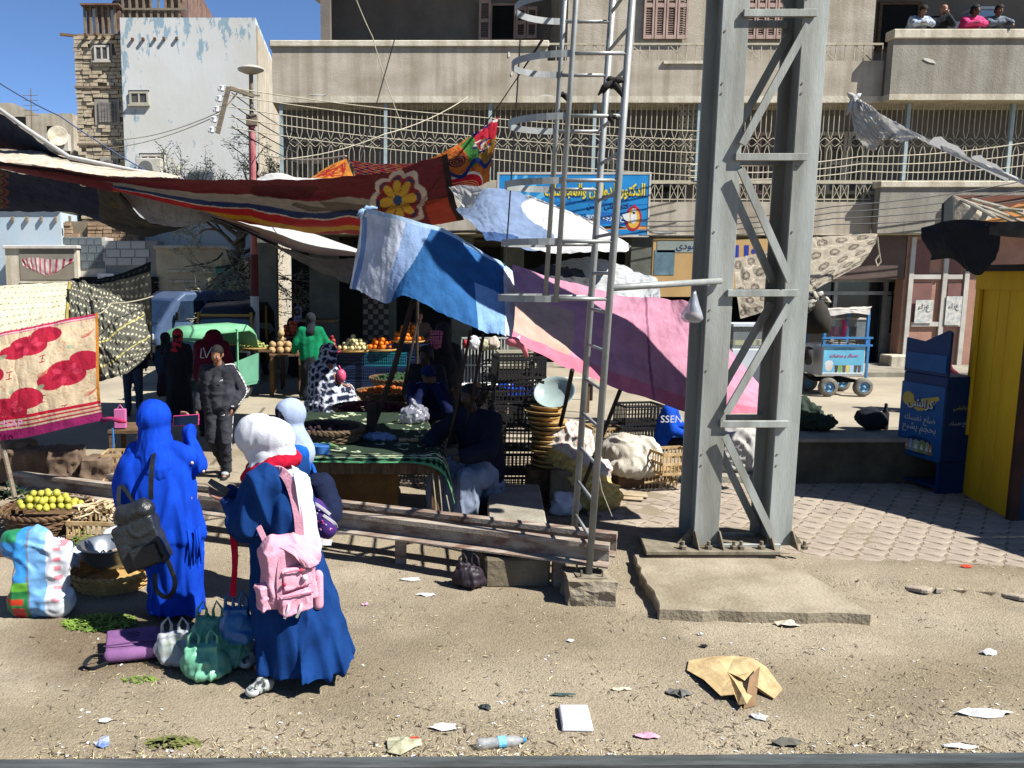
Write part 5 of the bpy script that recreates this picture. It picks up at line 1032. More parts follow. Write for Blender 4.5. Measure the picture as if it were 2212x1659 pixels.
cloth([[(395, 440, 15.2), (480, 462, 15.2), (560, 480, 15.2), (655, 500, 15.2), (775, 540, 15.2)],
       [(420, 452, 14.1), (500, 478, 14.1), (580, 505, 14.1), (660, 532, 14.1), (772, 545, 14.1)],
       [(440, 462, 13), (520, 492, 13), (600, 528, 13), (680, 550, 13), (768, 553, 13)]], 160, 50, m_sheet, 'long_white_sheet', 'long narrow white sheet glowing under the red canopy', 'sheet', wr=(.015, 5, 2, 8))
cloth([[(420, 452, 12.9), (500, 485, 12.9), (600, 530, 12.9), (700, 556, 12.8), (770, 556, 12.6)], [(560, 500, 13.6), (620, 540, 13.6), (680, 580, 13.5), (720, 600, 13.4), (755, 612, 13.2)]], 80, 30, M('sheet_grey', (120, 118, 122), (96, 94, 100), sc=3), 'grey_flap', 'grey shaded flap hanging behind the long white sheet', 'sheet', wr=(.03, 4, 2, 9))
cloth([[(-60, 318, 13), (0, 325, 13), (90, 328, 13), (200, 352, 12.6), (390, 380, 11.2)], [(-60, 330, 12), (0, 338, 11.9), (90, 344, 11.6), (200, 366, 11.3), (390, 383, 11.04)], [(-60, 342, 11), (0, 350, 10.98), (90, 358, 10.98), (225, 378, 10.98), (400, 385, 10.98)]], 120, 40, M('canvas_cream', (222, 208, 186), (196, 180, 156), sc=2, stretch=(3, 1, 1), bump=.3, bs=16, rough=.9, transl=.1), 'cream_canvas', 'cream canvas strip lying on top of the red canopy edge', 'canvas', wr=(.02, 12, 2, 11))
for k in range(1): cloth([[(-60, 225, 12.5), (0, 245, 12.4), (60, 285, 12.3), (130, 335, 12.2), (235, 350, 12.1)], [(-60, 300, 13.3), (0, 302, 13.2), (60, 322, 13.1), (130, 342, 12.9), (228, 352, 12.5)], [(-60, 330, 14), (0, 322, 13.8), (60, 330, 13.6), (130, 345, 13.1), (222, 354, 12.6)]], 80, 40, M('navy_cloth', (26, 38, 66), (18, 28, 52), sc=2, rough=.9), 'navy_triangle', 'dark navy triangular awning corner at the left edge under the sky', 'awning', wr=(.02, 5, 2, 12))
mb = MB().tube([P(-30, 215, 12.5), P(60, 280, 12.3), P(150, 340, 12), P(330, 376, 11.3)], [.03, .035, .035, .02], 6); mb.thing('rolled_edge', 'white rolled cloth edge sloping down over the navy corner', 'cloth edge', m_sheet, smooth=True)
cv = Cv(420, 240, (206, 116, 48)); rr = random.Random(3)
for k in range(16): cv.line([(rr.random(), rr.random()), (rr.random(), rr.random())], .006, (170, 70, 40))
cv.poly([(.78, 0), (1, 0), (1, .25), (.82, .42)], (196, 40, 56)); cv.poly([(.7, .05), (.8, 0), (.84, .5), (.74, .55)], (70, 130, 60)); cv.poly([(.86, .15), (1, .3), (.95, .7), (.8, .5)], (176, 130, 50))
for k in range(26): a, b = rr.uniform(.78, .98), rr.uniform(.0, .35); cv.ell(a, b, .014, .03, ((40, 44, 110), (230, 220, 210), (190, 30, 50))[k % 3], rr.uniform(0, 3))
for k in range(3): cv.ring(.64, .35, .018+.02*k, .006, (30, 34, 60), .6)
cv.ell(.68, .95, .2, .36, (236, 226, 206)); cv.ell(.68, .97, .185, .33, (210, 36, 48)); 
for k in range(4): cv.ring(.66, 1., .05+.03*k, .004, (230, 190, 110), .6)
th = abs(cv.Y-(.55+.1*np.sin(cv.X*22))); cv.put((th < .045) & (cv.X > .45), (44, 60, 120)); cv.put((cv.X < .42) & (abs(((cv.X*14) % 1)-.5) < .28), (200, 40, 60)); cv.put((cv.X < .42) & (abs(((cv.X*14+cv.Y*5) % 1)-.5) < .14), (36, 44, 110)); cv.put((cv.X < .42) & (abs(((cv.X*14-cv.Y*7) % 1)-.5) < .07), (232, 226, 216)); cv.noise(.1, 20)
cloth([[(750, 344, 12), (820, 354, 12), (900, 350, 12), (965, 325, 12), (1020, 292, 12), (1077, 252, 12)], [(760, 355, 12.2), (830, 362, 12.2), (905, 358, 12.1), (975, 350, 12), (1030, 330, 11.9), (1070, 310, 11.8)], [(765, 370, 12.4), (835, 374, 12.4), (905, 374, 12.2), (985, 385, 12.1), (1030, 372, 11.9), (1062, 355, 11.7)], [(768, 385, 12.6), (835, 390, 12.5), (905, 400, 12.3), (1000, 408, 12.1), (1035, 402, 11.9), (1058, 392, 11.6)]], 260, 120, m_tarp, 'applique_canopy', 'bright orange, green and red applique canopy peaking behind the red one', 'canopy', cv, wr=(.02, 6, 3, 14))
cv = Cv(120, 80, (214, 140, 56)); 
for k in range(14): cv.line([(rr.random(), rr.random()*.6), (rr.random(), rr.random()*.6)], .02, (176, 50, 40))
cv.put(cv.Y > .62, (30, 84, 76)); cv.line([(0, .68), (1, .68)], .02, (70, 140, 90))
cloth([[(668, 388, 12.6), (705, 362, 12.6), (748, 342, 12.6)], [(668, 390, 12.5), (715, 385, 12.5), (762, 378, 12.5)], [(668, 392, 12.4), (725, 392, 12.4), (768, 388, 12.4)]], 60, 40, m_tarp, 'tent_flap', 'small orange and green patterned tent flap above the middle of the red canopy', 'canopy', cv, wr=(.01, 4, 2, 3))
cloth([[(556, 388, 12), (590, 374, 12.3), (640, 382, 12.3), (700, 386, 12)], [(556, 392, 11.2), (600, 390, 11.2), (650, 391, 11.2), (700, 391, 11.2)]], 40, 12, m_sheet, 'white_top_sheet', 'white sheet end lying over the red canopy by the lamp post', 'sheet', wr=(.02, 6, 2, 3))
cloth([[(970, 405, 11.3), (1000, 400, 11.2), (1045, 405, 11)], [(985, 425, 11.2), (1010, 428, 11.1), (1035, 422, 11)], [(1000, 448, 11.1), (1012, 450, 11.1), (1022, 444, 11)]], 40, 30, m_sheet, 'white_scrap', 'bright white scrap of sheet at the right end of the red canopy', 'sheet', wr=(.015, 3, 2, 3))
cv = Cv(360, 160, (206, 204, 202)); cv.put(cv.X+.1*np.sin(cv.Y*9) < .52, (122, 140, 168)); cv.put((cv.X < .35) & (cv.Y > .7), (60, 86, 130)); cv.noise(.12, 14)  # sunlit right side of the tarpaulin is painted in as whitish colour
cloth([[(985, 452, 12.5), (1050, 412, 12.5), (1120, 418, 12.5), (1180, 438, 12.5), (1260, 472, 12.5), (1355, 528, 12.5)],
       [(1000, 470, 11.63), (1060, 455, 11.63), (1120, 470, 11.63), (1190, 490, 11.63), (1270, 505, 11.63), (1356, 536, 11.63)],
       [(1035, 500, 10.77), (1080, 502, 10.77), (1130, 512, 10.77), (1190, 525, 10.77), (1270, 532, 10.77), (1358, 542, 10.77)],
       [(1050, 520, 9.9), (1095, 525, 9.9), (1140, 538, 9.9), (1200, 548, 9.9), (1280, 548, 9.9), (1350, 546, 9.9)]], 220, 90, m_tarp, 'grey_blue_tarp', 'grey blue tarpaulin, sunlit part painted white, folded above the dark stalls behind the ladder', 'tarpaulin', cv, wr=(.03, 6, 3, 15))
cloth([[(1140, 420, 12.4), (1200, 445, 12.4), (1280, 478, 12.4), (1362, 532, 12.4)],
       [(1135, 432, 12.4), (1200, 458, 12.4), (1280, 492, 12.4), (1358, 542, 12.4)]], 80, 10, m_sheet, 'white_roll', 'rolled white upper edge of the grey blue tarpaulin', 'cloth edge', wr=(.04, 10, 2, 5))
cloth([[(1160, 588, 12), (1240, 560, 12), (1310, 565, 12), (1370, 585, 12), (1420, 600, 12)],
       [(1180, 610, 11.2), (1250, 600, 11.2), (1320, 610, 11.2), (1380, 625, 11.2), (1425, 625, 11.2)],
       [(1210, 650, 10.4), (1270, 640, 10.4), (1330, 650, 10.4), (1390, 675, 10.4), (1428, 660, 10.4)]], 120, 50, M('sheet_pale_grey', (188, 190, 188), (150, 152, 152), sc=9, stretch=(1, 1, 4), rough=.9, bump=.2), 'pale_grey_sheet', 'pale grey speckled sheet lying behind the pink tarpaulin', 'sheet', wr=(.04, 5, 3, 17))
cloth([[(1115, 590, 10), (1180, 575, 10.2), (1250, 580, 10.2)], [(1150, 612, 9.9), (1210, 612, 9.9), (1290, 628, 9.8)]], 40, 16, M('cloth_grey', (74, 74, 76), (54, 54, 58)), 'dark_grey_cloth', 'dark grey cloth bunched at the left of the pale grey sheet', 'cloth', wr=(.05, 5, 3, 7))
cv = Cv(400, 260, (46, 100, 154)); x, y = cv.X, cv.Y
cv.put(x < .36-.08*y, (206, 212, 224)); cv.put((x > .36-.08*y) & (x < .50-.18*y), (150, 176, 214)); cv.put((x < .12) & (y > .1), (120, 150, 196)); cv.put(x < .05, (224, 226, 228)); cv.put((x > .86-.0*y), (226, 228, 232)); cv.put((x > .70) & (x <= .86) & (y > .45), (140, 178, 222)); cv.put(y < .05, (170, 196, 220)); cv.noise(.08, 16)
BT = 8.6
cloth([[(783, 450, 9.02), (800, 452, 8.83), (850, 464, 8.63), (905, 480, 8.62), (965, 500, 8.76), (1035, 542, 8.9), (1085, 572, 9.03), (1112, 590, 9.17)],
       [(778, 505, 8.98), (798, 515, 8.79), (845, 530, 8.59), (900, 545, 8.52), (960, 560, 8.55), (1030, 592, 8.58), (1085, 620, 8.6), (1118, 640, 8.63)],
       [(768, 565, 8.94), (790, 575, 8.75), (838, 590, 8.55), (893, 600, 8.42), (960, 620, 8.34), (1035, 655, 8.26), (1090, 680, 8.17), (1122, 695, 8.09)],
       [(758, 624, 8.9), (775, 628, 8.71), (835, 655, 8.51), (880, 640, 8.32), (962, 680, 8.13), (1040, 716, 7.94), (1090, 726, 7.74), (1124, 735, 7.55)]],
      300, 160, m_tarp, 'blue_tarp', 'blue and white tarpaulin hanging from a knotted corner in the middle of the stalls', 'tarpaulin', cv, wr=(.022, 6, 1.5, 19), frayed=.012)
mb = MB(); rr = random.Random(4); c = P(787, 455, 8.9)
for k in range(8): d = Vector((rr.uniform(-.12, .16), rr.uniform(-.05, .05), rr.uniform(-.1, .1))); mb.tube([c, c+d*.6, c+d+Vector((0, 0, -.03))], [.03, .02, .006], 5)
mb.thing('knot', 'blue knot tying the corner of the blue tarpaulin to a stick', 'knot', M('knot_blue', (150, 178, 208), sc=8), smooth=True)
cv = Cv(400, 240, (206, 146, 166)); cv.put((cv.X < .25) & (cv.Y > .35), (206, 166, 148)); cv.put((cv.Y > .86), (220, 122, 142)); cv.put(abs(cv.X-.57-.03*cv.Y) < .006, (150, 96, 120)); cv.noise(.07, 12)
cloth([[(1106, 574, 8.8), (1180, 596, 8.74), (1260, 616, 8.67), (1340, 638, 8.61), (1395, 642, 8.54), (1450, 650, 8.48), (1500, 668, 8.41), (1640, 836, 8.35)],
       [(1110, 625, 8.37), (1180, 650, 8.35), (1260, 672, 8.32), (1340, 690, 8.3), (1395, 700, 8.28), (1460, 722, 8.26), (1520, 750, 8.24), (1645, 850, 8.22)],
       [(1112, 685, 7.93), (1180, 715, 7.95), (1260, 740, 7.98), (1340, 770, 8), (1395, 785, 8.02), (1470, 812, 8.04), (1540, 830, 8.06), (1650, 875, 8.08)],
       [(1106, 735, 7.5), (1170, 768, 7.56), (1240, 805, 7.63), (1330, 842, 7.69), (1395, 862, 7.76), (1478, 890, 7.82), (1550, 895, 7.89), (1650, 893, 7.95)]],
      320, 150, m_tarp, 'pink_tarp', 'pink and faded peach tarpaulin slung behind the ladder and the mast', 'tarpaulin', cv, wr=(.03, 4, 2, 23))
p = P(1108, 738, 7.45); MB().ball(p, .07, 10, sz=.045).tube([p, p+Vector((.09, -.02, -.04)), p+Vector((.13, 0, -.14))], [.04, .035, .015], 7).thing('pink_knot', 'coral pink knot at the lower left corner of the pink tarpaulin', 'knot', M('coral', (236, 130, 140), sc=6), smooth=True)
cv = Cv(300, 300, (236, 210, 172)); rr = random.Random(12)
for k in range(260): cv.ell(rr.random(), rr.random(), .007, .01, (222, 178, 130), rr.uniform(0, 3))
for k in range(8): cv.ell(rr.random(), rr.random()*.8, .09, .05, (206, 190, 156), rr.uniform(-.5, .5), .35)
def rose(x, y, s):
    for dx, dy, q in ((.0, .0, 1.), (.035, -.02, .8), (-.03, .012, .7)): cv.ell(x+dx*s*4, y+dy*s*4, .075*s*4*q*.5, .05*s*4*q*.5, (196, 40, 66), .2)
    for k in range(7): a = k*.9; cv.ell(x+.02*s*4*math.cos(a), y+.014*s*4*math.sin(a), .018*s*2, .010*s*2, ((224, 66, 92), (160, 24, 50))[k % 2], a)
    for k in range(3): cv.ring(x, y, .012*s*(k+1), .0016, (140, 20, 44))
    cv.ell(x-.1*s*2, y+.04*s*2, .035*s, .02*s, (150, 180, 140), -.4, .7); cv.ell(x+.16*s*2, y+.09*s, .03*s, .018*s, (150, 184, 146), .5, .7)
for (x, y, s) in ((.47, .20, 1.0), (.02, .5, 1.0), (.76, .50, 1.0), (.30, .74, 1.1)): rose(x, y, s)
for (x, y) in ((.14, .3), (.55, .5), (.88, .22), (.12, .74), (.9, .72)):
    for k in range(7): cv.line([(x, y), (x+.05+.02*k*.3, y-.02-.008*k)], .003, (214, 110, 90), k=.8)
    cv.ell(x+.02, y-.02, .035, .018, (206, 120, 100), -.4, .6)
for (x, y, ch) in ((.22, .28, 0), (.32, .45, 1), (.58, .35, 2), (.58, .68, 2), (.75, .8, 3), (.5, .12, 1)):
    cv.line([(x-.02, y-.025), (x+.02, y-.03)], .004, (170, 50, 60)); cv.line([(x, y-.025), (x-.004, y+.03)], .004, (170, 50, 60)); cv.line([(x-.022, y+.03), (x+.012, y+.026)], .004, (170, 50, 60))
cv.put(cv.Y < .045, (214, 60, 100)); cv.put(abs(cv.Y-.03) < .008, (240, 200, 200)); cv.put(cv.X > .975, (232, 150, 60)); cv.put(cv.Y > .80, (222, 196, 160)); cv.put(abs(cv.Y-.805) < .016, (206, 30, 60)); cv.put(abs(cv.Y-.845) < .009, (206, 60, 80)); cv.put(abs(cv.Y-.885) < .007, (190, 60, 80)); cv.put(cv.Y > .91, (156, 40, 100)); cv.noise(.05, 14)
RY = 8.4
cloth([[(-90, 742, RY), (0, 720, RY), (70, 706, RY), (140, 690, RY), (212, 676, RY)], [(-90, 800, RY-.1), (0, 785, RY-.1), (70, 775, RY-.1), (140, 762, RY-.08), (214, 752, RY-.04)], [(-90, 880, RY-.15), (0, 872, RY-.15), (70, 862, RY-.14), (140, 850, RY-.1), (215, 838, RY-.05)], [(-90, 968, RY-.1), (0, 952, RY-.1), (70, 942, RY-.1), (140, 925, RY-.08), (222, 908, RY)]], 300, 300, m_tarp, 'rose_blanket', 'cream blanket printed with red roses hanging as a stall front at the left', 'blanket', cv, wr=(.02, 4, 2, 29))
p = P(222, 908, RY); MB().tube([p, p+Vector((.08, 0, .02)), p+Vector((.17, 0, 0)), p+Vector((.24, 0, -.02))], [.035, .018, .03, .01], 7).thing('blanket_knot', 'red and purple knot at the rose blanket corner', 'knot', M('knot_red', (196, 40, 60), (110, 40, 110), sc=12), smooth=True)
rose_ob = [o for o in col.objects if o.name == 'rose_blanket'][0]
text('HSAP', 'lettering', M('letter_lilac', (226, 160, 200)), rose_ob, P(25, 914, RY-.16), .24, ar=False, ext=.02).scale = (1, 1, 1)
wire('rope holding the rose blanket up to the dark stall roof', [(212, 678, RY), (240, 655, 9), (330, 640, 10)], .02, .006, m_rope, 'rope', cat='rope')
def leafy(w, h, base, leaf, n, sd, sz=.018):
    c = Cv(w, h, base)
    for j in range(n):
        for i in range(n*2):
            x, y = (i+(j % 2)*.5)/(n*2), (j+.5)/n
            c.poly([(x-sz, y+sz*1.1), (x+sz*1.3, y-sz*.2), (x+sz*.1, y-sz*1.3), (x-.3*sz, y-.2*sz)], leaf)
    return c
cv = leafy(260, 200, (226, 218, 186), (120, 112, 92), 8, 1, .014); cv.put(cv.X > .96, (190, 170, 90)); cv.put(abs(cv.X-.965) < .006, (60, 56, 40))
cloth([[(-60, 622, 10.6), (30, 615, 10.6), (90, 612, 10.6), (155, 610, 10.6)], [(-60, 670, 9.8), (30, 662, 9.8), (90, 660, 9.8), (150, 655, 9.8)], [(-60, 750, 9), (20, 725, 9), (80, 708, 9), (148, 694, 9)]], 200, 100, m_tarp, 'leaf_blanket', 'pale yellow blanket with small dark leaf marks sloping behind the rose blanket', 'blanket', cv, wr=(.015, 4, 3, 31))
cv = leafy(300, 260, (98, 96, 84), (214, 208, 176), 11, 2, .017); cv.line([(0, .78), (.5, .6), (.85, .3), (1, .15)], .006, (200, 190, 110)); cv.line([(0, .96), (.55, .82), (1, .5)], .006, (200, 190, 110))
cloth([[(155, 612, 10.3), (200, 620, 10.2), (250, 640, 10.1), (308, 660, 10)], [(152, 655, 9.8), (200, 668, 9.6), (255, 690, 9.5), (318, 705, 9.7)], [(160, 740, 9.4), (208, 745, 9.3), (262, 752, 9.3), (324, 752, 9.5)], [(200, 826, 9.3), (225, 822, 9.2), (275, 805, 9.2), (312, 775, 9.4)]], 220, 160, m_tarp, 'grey_leaf_blanket', 'grey blanket with cream leaf print tied up in folds beside the rose blanket', 'blanket', cv, wr=(.06, 5, 4, 33), shear=.4)
cv = leafy(220, 200, (44, 44, 40), (104, 102, 88), 8, 3, .02)
cloth([[(150, 602, 11.4), (200, 604, 11.4), (260, 592, 11.3), (325, 564, 11.2)], [(190, 625, 11.2), (235, 640, 11.1), (280, 650, 11), (328, 650, 11)], [(305, 660, 11), (312, 700, 11), (320, 740, 11), (329, 790, 11)]], 120, 90, m_tarpd, 'dark_leaf_cloth', 'black cloth with faint leaf print rising to a point behind the grey blanket', 'cloth', cv, wr=(.02, 4, 3, 35))
cloth([[(1842, 206, 13), (1900, 245, 12.8), (1990, 292, 12.4), (2090, 338, 12), (2260, 408, 11.6)], [(1845, 214, 13), (1905, 262, 12.8), (1995, 305, 12.4), (2092, 350, 12), (2262, 420, 11.6)]], 120, 6, m_sheet, 'rolled_cloth', 'pale cloth rolled along a rope falling to the right edge', 'cloth', wr=(.03, 20, 2, 37))
cloth([[(1842, 206, 13), (1870, 222, 12.9), (1910, 250, 12.8), (1990, 296, 12.4)], [(1838, 240, 13), (1875, 265, 12.9), (1925, 290, 12.8), (1960, 300, 12.6)], [(1850, 285, 13), (1885, 305, 12.9), (1905, 292, 12.9), (1930, 296, 12.8)], [(1868, 302, 13), (1893, 326, 13), (1900, 300, 13), (1912, 288, 13)]], 120, 80, m_sheet, 'torn_cloth', 'torn pale cloth hanging in points from the knot before the right hand grille', 'cloth', wr=(.09, 6, 3, 39), shear=.8)
mb = MB(); rr = random.Random(5); c = P(1846, 212, 13)
for k in range(10): d = Vector((rr.uniform(-.12, .12), rr.uniform(-.05, .05), rr.uniform(-.3, .1))); mb.tube([c, c+d*.6, c+d], [.05, .04, .01], 5)
mb.thing('cloth_knot', 'white knot fixing the torn cloth under the grey parapet', 'knot', m_sheet, smooth=True)
for k, (x, y) in enumerate(((2050, 312), (2135, 352))): p = P(x, y, 12.2); MB().prism([p+Vector((-.3, 0, .02)), p+Vector((.3, 0, -.26)), p+Vector((.24, 0, -.12)), p+Vector((.12, 0, -.02)), p+Vector((-.02, 0, .03)), p+Vector((-.12, 0, .11)), p+Vector((-.22, 0, .1))], (0, .01, 0)).thing('cloth_scrap', ('left', 'right')[k]+' white scrap poking above the rolled cloth on the right', 'cloth scrap', m_sheet)
cv = Cv(360, 200, (190, 178, 156)); rr = random.Random(6)
for j in range(5):
    for i in range(8):
        x, y = (i+.5*(j % 2)+.3)/8, (j+.5)/5
        cv.ring(x, y, .03, .006, (120, 108, 92), .6)
        for k in range(8): a = k*math.pi/4; cv.ell(x+.017*math.cos(a), y+.03*math.sin(a), .006, .009, (112, 100, 86), a)
for k in range(5): cv.put(abs(cv.Y-(k+1)/5.2-.02*np.sin(cv.X*60)) < .008, (214, 204, 184))
lace = M('lace', att=True, rough=.9, transl=.3, sc=6)
cloth([[(1585, 560, 13.4), (1640, 548, 13.4), (1720, 523, 13.4), (1800, 512, 13.4), (1896, 505, 13.4)], [(1588, 610, 13.1), (1650, 590, 13.1), (1730, 565, 13.1), (1810, 548, 13.2), (1890, 525, 13.3)], [(1592, 650, 12.9), (1655, 640, 12.9), (1725, 615, 12.9), (1800, 585, 13), (1875, 550, 13.2)], [(1600, 688, 12.8), (1660, 672, 12.8), (1720, 650, 12.8), (1780, 615, 12.9), (1860, 572, 13.1)]], 260, 130, lace, 'lace_curtain', 'grey lace curtain slung as an awning right of the mast', 'curtain', cv, wr=(.04, 5, 3, 41))
mb = MB(); rr = random.Random(7); c = P(1765, 645, 12.7)
for k in range(12): d = Vector((rr.uniform(-.25, .3), rr.uniform(-.05, .05), rr.uniform(-.3, .12))); mb.tube([c, c+d*.6, c+d], [.06, .07, .01], 5)
mb.thing('curtain_knot', 'striped cloth bundle knotted under the lace curtain over the cart', 'knot', M('knot_striped', (190, 184, 166), (60, 52, 46), sc=14, lo=.48, hi=.52), smooth=True)
p = P(1765, 690, 12.7); MB().tube([p+Vector((0, 0, .3)), p, p+Vector((.02, 0, -.2))], [.08, .2, .17], 10).thing('dark_bundle', 'dark olive bag hanging below the knotted curtain', 'bag', M('olive_dark', (60, 54, 42), (40, 36, 28), sc=4), smooth=True)
wire('short white rope loop hanging from the curtain corner', [(1896, 512, 13.3), (1898, 535, 13.3), (1903, 565, 13.3), (1895, 575, 13.3), (1891, 562, 13.3), (1901, 548, 13.3)], .0, .012, m_wirel, 'rope', cat='rope')
m_pole = M('pole_dark', (64, 52, 42), (44, 36, 30), sc=4, rough=.9)
for (pts, r, lb) in (([(892, 650, 8.75), (850, 800, 8.95), (805, 925, 9.1), (803, 940, 9.0)], .03, 'thick slanting dark pole rising from the green table to the blue tarpaulin'),
                     ([(905, 690, 9.5), (885, 770, 9.5), (870, 850, 9.6)], .016, 'thin dark pole just right of the thick slanting one'),
                     ([(1016, 714, 8.1), (985, 880, 8.3), (970, 950, 8.4)], .015, 'left thin pole under the blue tarpaulin edge'), ([(1046, 714, 7.95), (1020, 860, 8.5), (1005, 930, 8.6)], .015, 'right thin pole under the blue tarpaulin edge'),
                     ([(1236, 800, 7.6), (1222, 870, 8.5), (1210, 920, 8.7)], .022, 'short dark pole under the pink tarpaulin left of the ladder'), ([(1340, 842, 7.7), (1290, 970, 7.8), (1255, 1060, 7.9)], .02, 'dark slanting stick seen behind the ladder rungs')):
    MB().tube([P(*p) for p in pts], r, 8).thing('tent_pole', lb, 'pole', m_pole, smooth=True)
MB().tube([P(803, 870, 9.0), P(802, 955, 9.0)], .055, 8).thing('table_post', 'short thick dark post standing on the patterned table', 'post', m_pole)
q = [(P(-200, 360, 11.5), P(-200, 360, 11.5))]
for k, (x, y0, y1, Y) in enumerate(((0, 950, 1040, 8.5),)): MB().tube([P(x+2, 945, 8.4), P(x+32, 1075, 8.2)], .025, 7).thing('leaning_pole', 'grey leaning pole holding the rose blanket at the left edge', 'pole', m_post)
V3 = lambda *a: Vector(a)
STAND = dict(pel=(0, 0, .95), che=(0, 0, 1.22), nek=(0, .01, 1.45), hd=(0, -.01, 1.62), shL=(.175, .01, 1.40), shR=(-.175, .01, 1.40), elL=(.23, .03, 1.13), elR=(-.23, .03, 1.13), wrL=(.24, -.05, .88), wrR=(-.24, -.05, .88),
             hipL=(.09, 0, .92), hipR=(-.09, 0, .92), knL=(.1, -.02, .5), knR=(-.1, -.02, .5), anL=(.1, .02, .09), anR=(-.1, .02, .09), hdir=(0, -1, -.05), fL=(0, -.2, -1), fR=(0, -.2, -1), pnL=(-1, 0, 0), pnR=(1, 0, 0))
SIT = dict(STAND, pel=(0, .05, .50), che=(0, .0, .78), nek=(0, -.04, 1.0), hd=(0, -.09, 1.16), shL=(.175, -.02, .96), shR=(-.175, -.02, .96), elL=(.24, -.1, .7), elR=(-.24, -.1, .7), wrL=(.14, -.32, .62), wrR=(-.14, -.32, .62),
           hipL=(.09, .03, .48), hipR=(-.09, .03, .48), knL=(.14, -.38, .52), knR=(-.14, -.38, .52), anL=(.13, -.36, .09), anR=(-.13, -.36, .09), fL=(0, -1, -.2), fR=(0, -1, -.2))
def hand(w, f, pn, side, s=1., curl=.5):
    w, f, pn = Vector(w), Vector(f).normalized(), Vector(pn); pn = (pn-f*pn.dot(f)).normalized(); a = f.cross(pn)*side; out = []
    out += [('c', w-f*.02, w+f*.05, .023*s, .02*s), ('c', w+a*.018+f*.02, w+f*.075+a*.026, .014*s, .013*s), ('c', w-a*.018+f*.02, w+f*.07-a*.026, .014*s, .013*s), ('c', w+f*.03, w+f*.08, .018*s, .014*s)]
    for k, (o, l) in enumerate(((.03, .058), (.011, .068), (-.009, .064), (-.028, .050))):
        b = w+f*.078+a*o; m = b+(f*(1-curl*.5)+pn*curl*.6).normalized()*l*.5; e = m+(f*(1-curl)+pn*curl).normalized()*l*.52
        out += [('c', b, m, .0088*s, .008*s), ('c', m, e, .008*s, .0068*s)]
    b = w+f*.02+a*.03; m = b+(f*.6+a*.7+pn*.3).normalized()*.035; out += [('c', b, m, .012*s, .0095*s), ('c', m, m+(f*.9+a*.1+pn*.4).normalized()*.03, .0092*s, .0078*s)]
    return out
def frame(hd):
    f = Vector(hd).normalized(); r = f.cross(V3(0, 0, 1)).normalized(); u = r.cross(f); return r, f, u       # right, forward, up
def headparts(J, k=1.):
    c = Vector(J['hd']); r, f, u = frame(J['hdir']); rot = Matrix((r, f, u)).transposed().to_euler(); q = lambda x, y, z: c+r*x*k+f*y*k+u*z*k
    e = lambda x, y, z, s: ('e', q(x, y, z), (s[0]*k, s[1]*k, s[2]*k), rot)
    return [e(0, -.008, .035, (.076, .094, .088)), e(0, .03, -.03, (.058, .062, .078)), e(0, .055, -.082, (.03, .028, .024)), e(0, .097, -.012, (.012, .018, .026)), e(0, .085, .012, (.045, .016, .012)),
            e(0, .084, -.052, (.024, .014, .008)), e(.08, -.005, -.008, (.010, .018, .03)), e(-.08, -.005, -.008, (.010, .018, .03)), e(.035, .07, -.02, (.024, .022, .024)), e(-.035, .07, -.02, (.024, .022, .024))]
def bodyparts(J, k=1., hs=1., hc=.45, legs=True):
    g = lambda n: Vector(J[n]); P_ = headparts(J)
    P_ += [('c', g('nek')-V3(0, 0, .05), g('hd')-V3(0, -.0, .06), .056, .052), ('c', g('hipL'), g('shL')-V3(.05, 0, .04), .10, .075), ('c', g('hipR'), g('shR')-V3(-.05, 0, .04), .10, .075), ('c', g('pel'), g('che'), .12, .115), ('c', g('shL'), g('shR'), .055, .055), ('c', g('che'), g('nek')-V3(0, 0, .08), .1, .07)]
    for s in 'LR':
        P_ += [('c', g('sh'+s), g('el'+s), .05, .038), ('c', g('el'+s), g('wr'+s), .038, .026)]; P_ += hand(g('wr'+s), J['f'+s], J['pn'+s], 1 if s == 'L' else -1, hs, hc)
        P_ += [('c', g('hip'+s), g('kn'+s), .082, .055), ('c', g('kn'+s), g('an'+s), .053, .036), ('c', g('an'+s)-V3(0, 0, .04), g('an'+s)+V3(0, -.15, -.06), .036, .026)]
    return P_
def tf(loc, yaw, s): return Matrix.Translation(Vector(loc)) @ Matrix.Rotation(yaw, 4, 'Z') @ Matrix.Scale(s, 4)
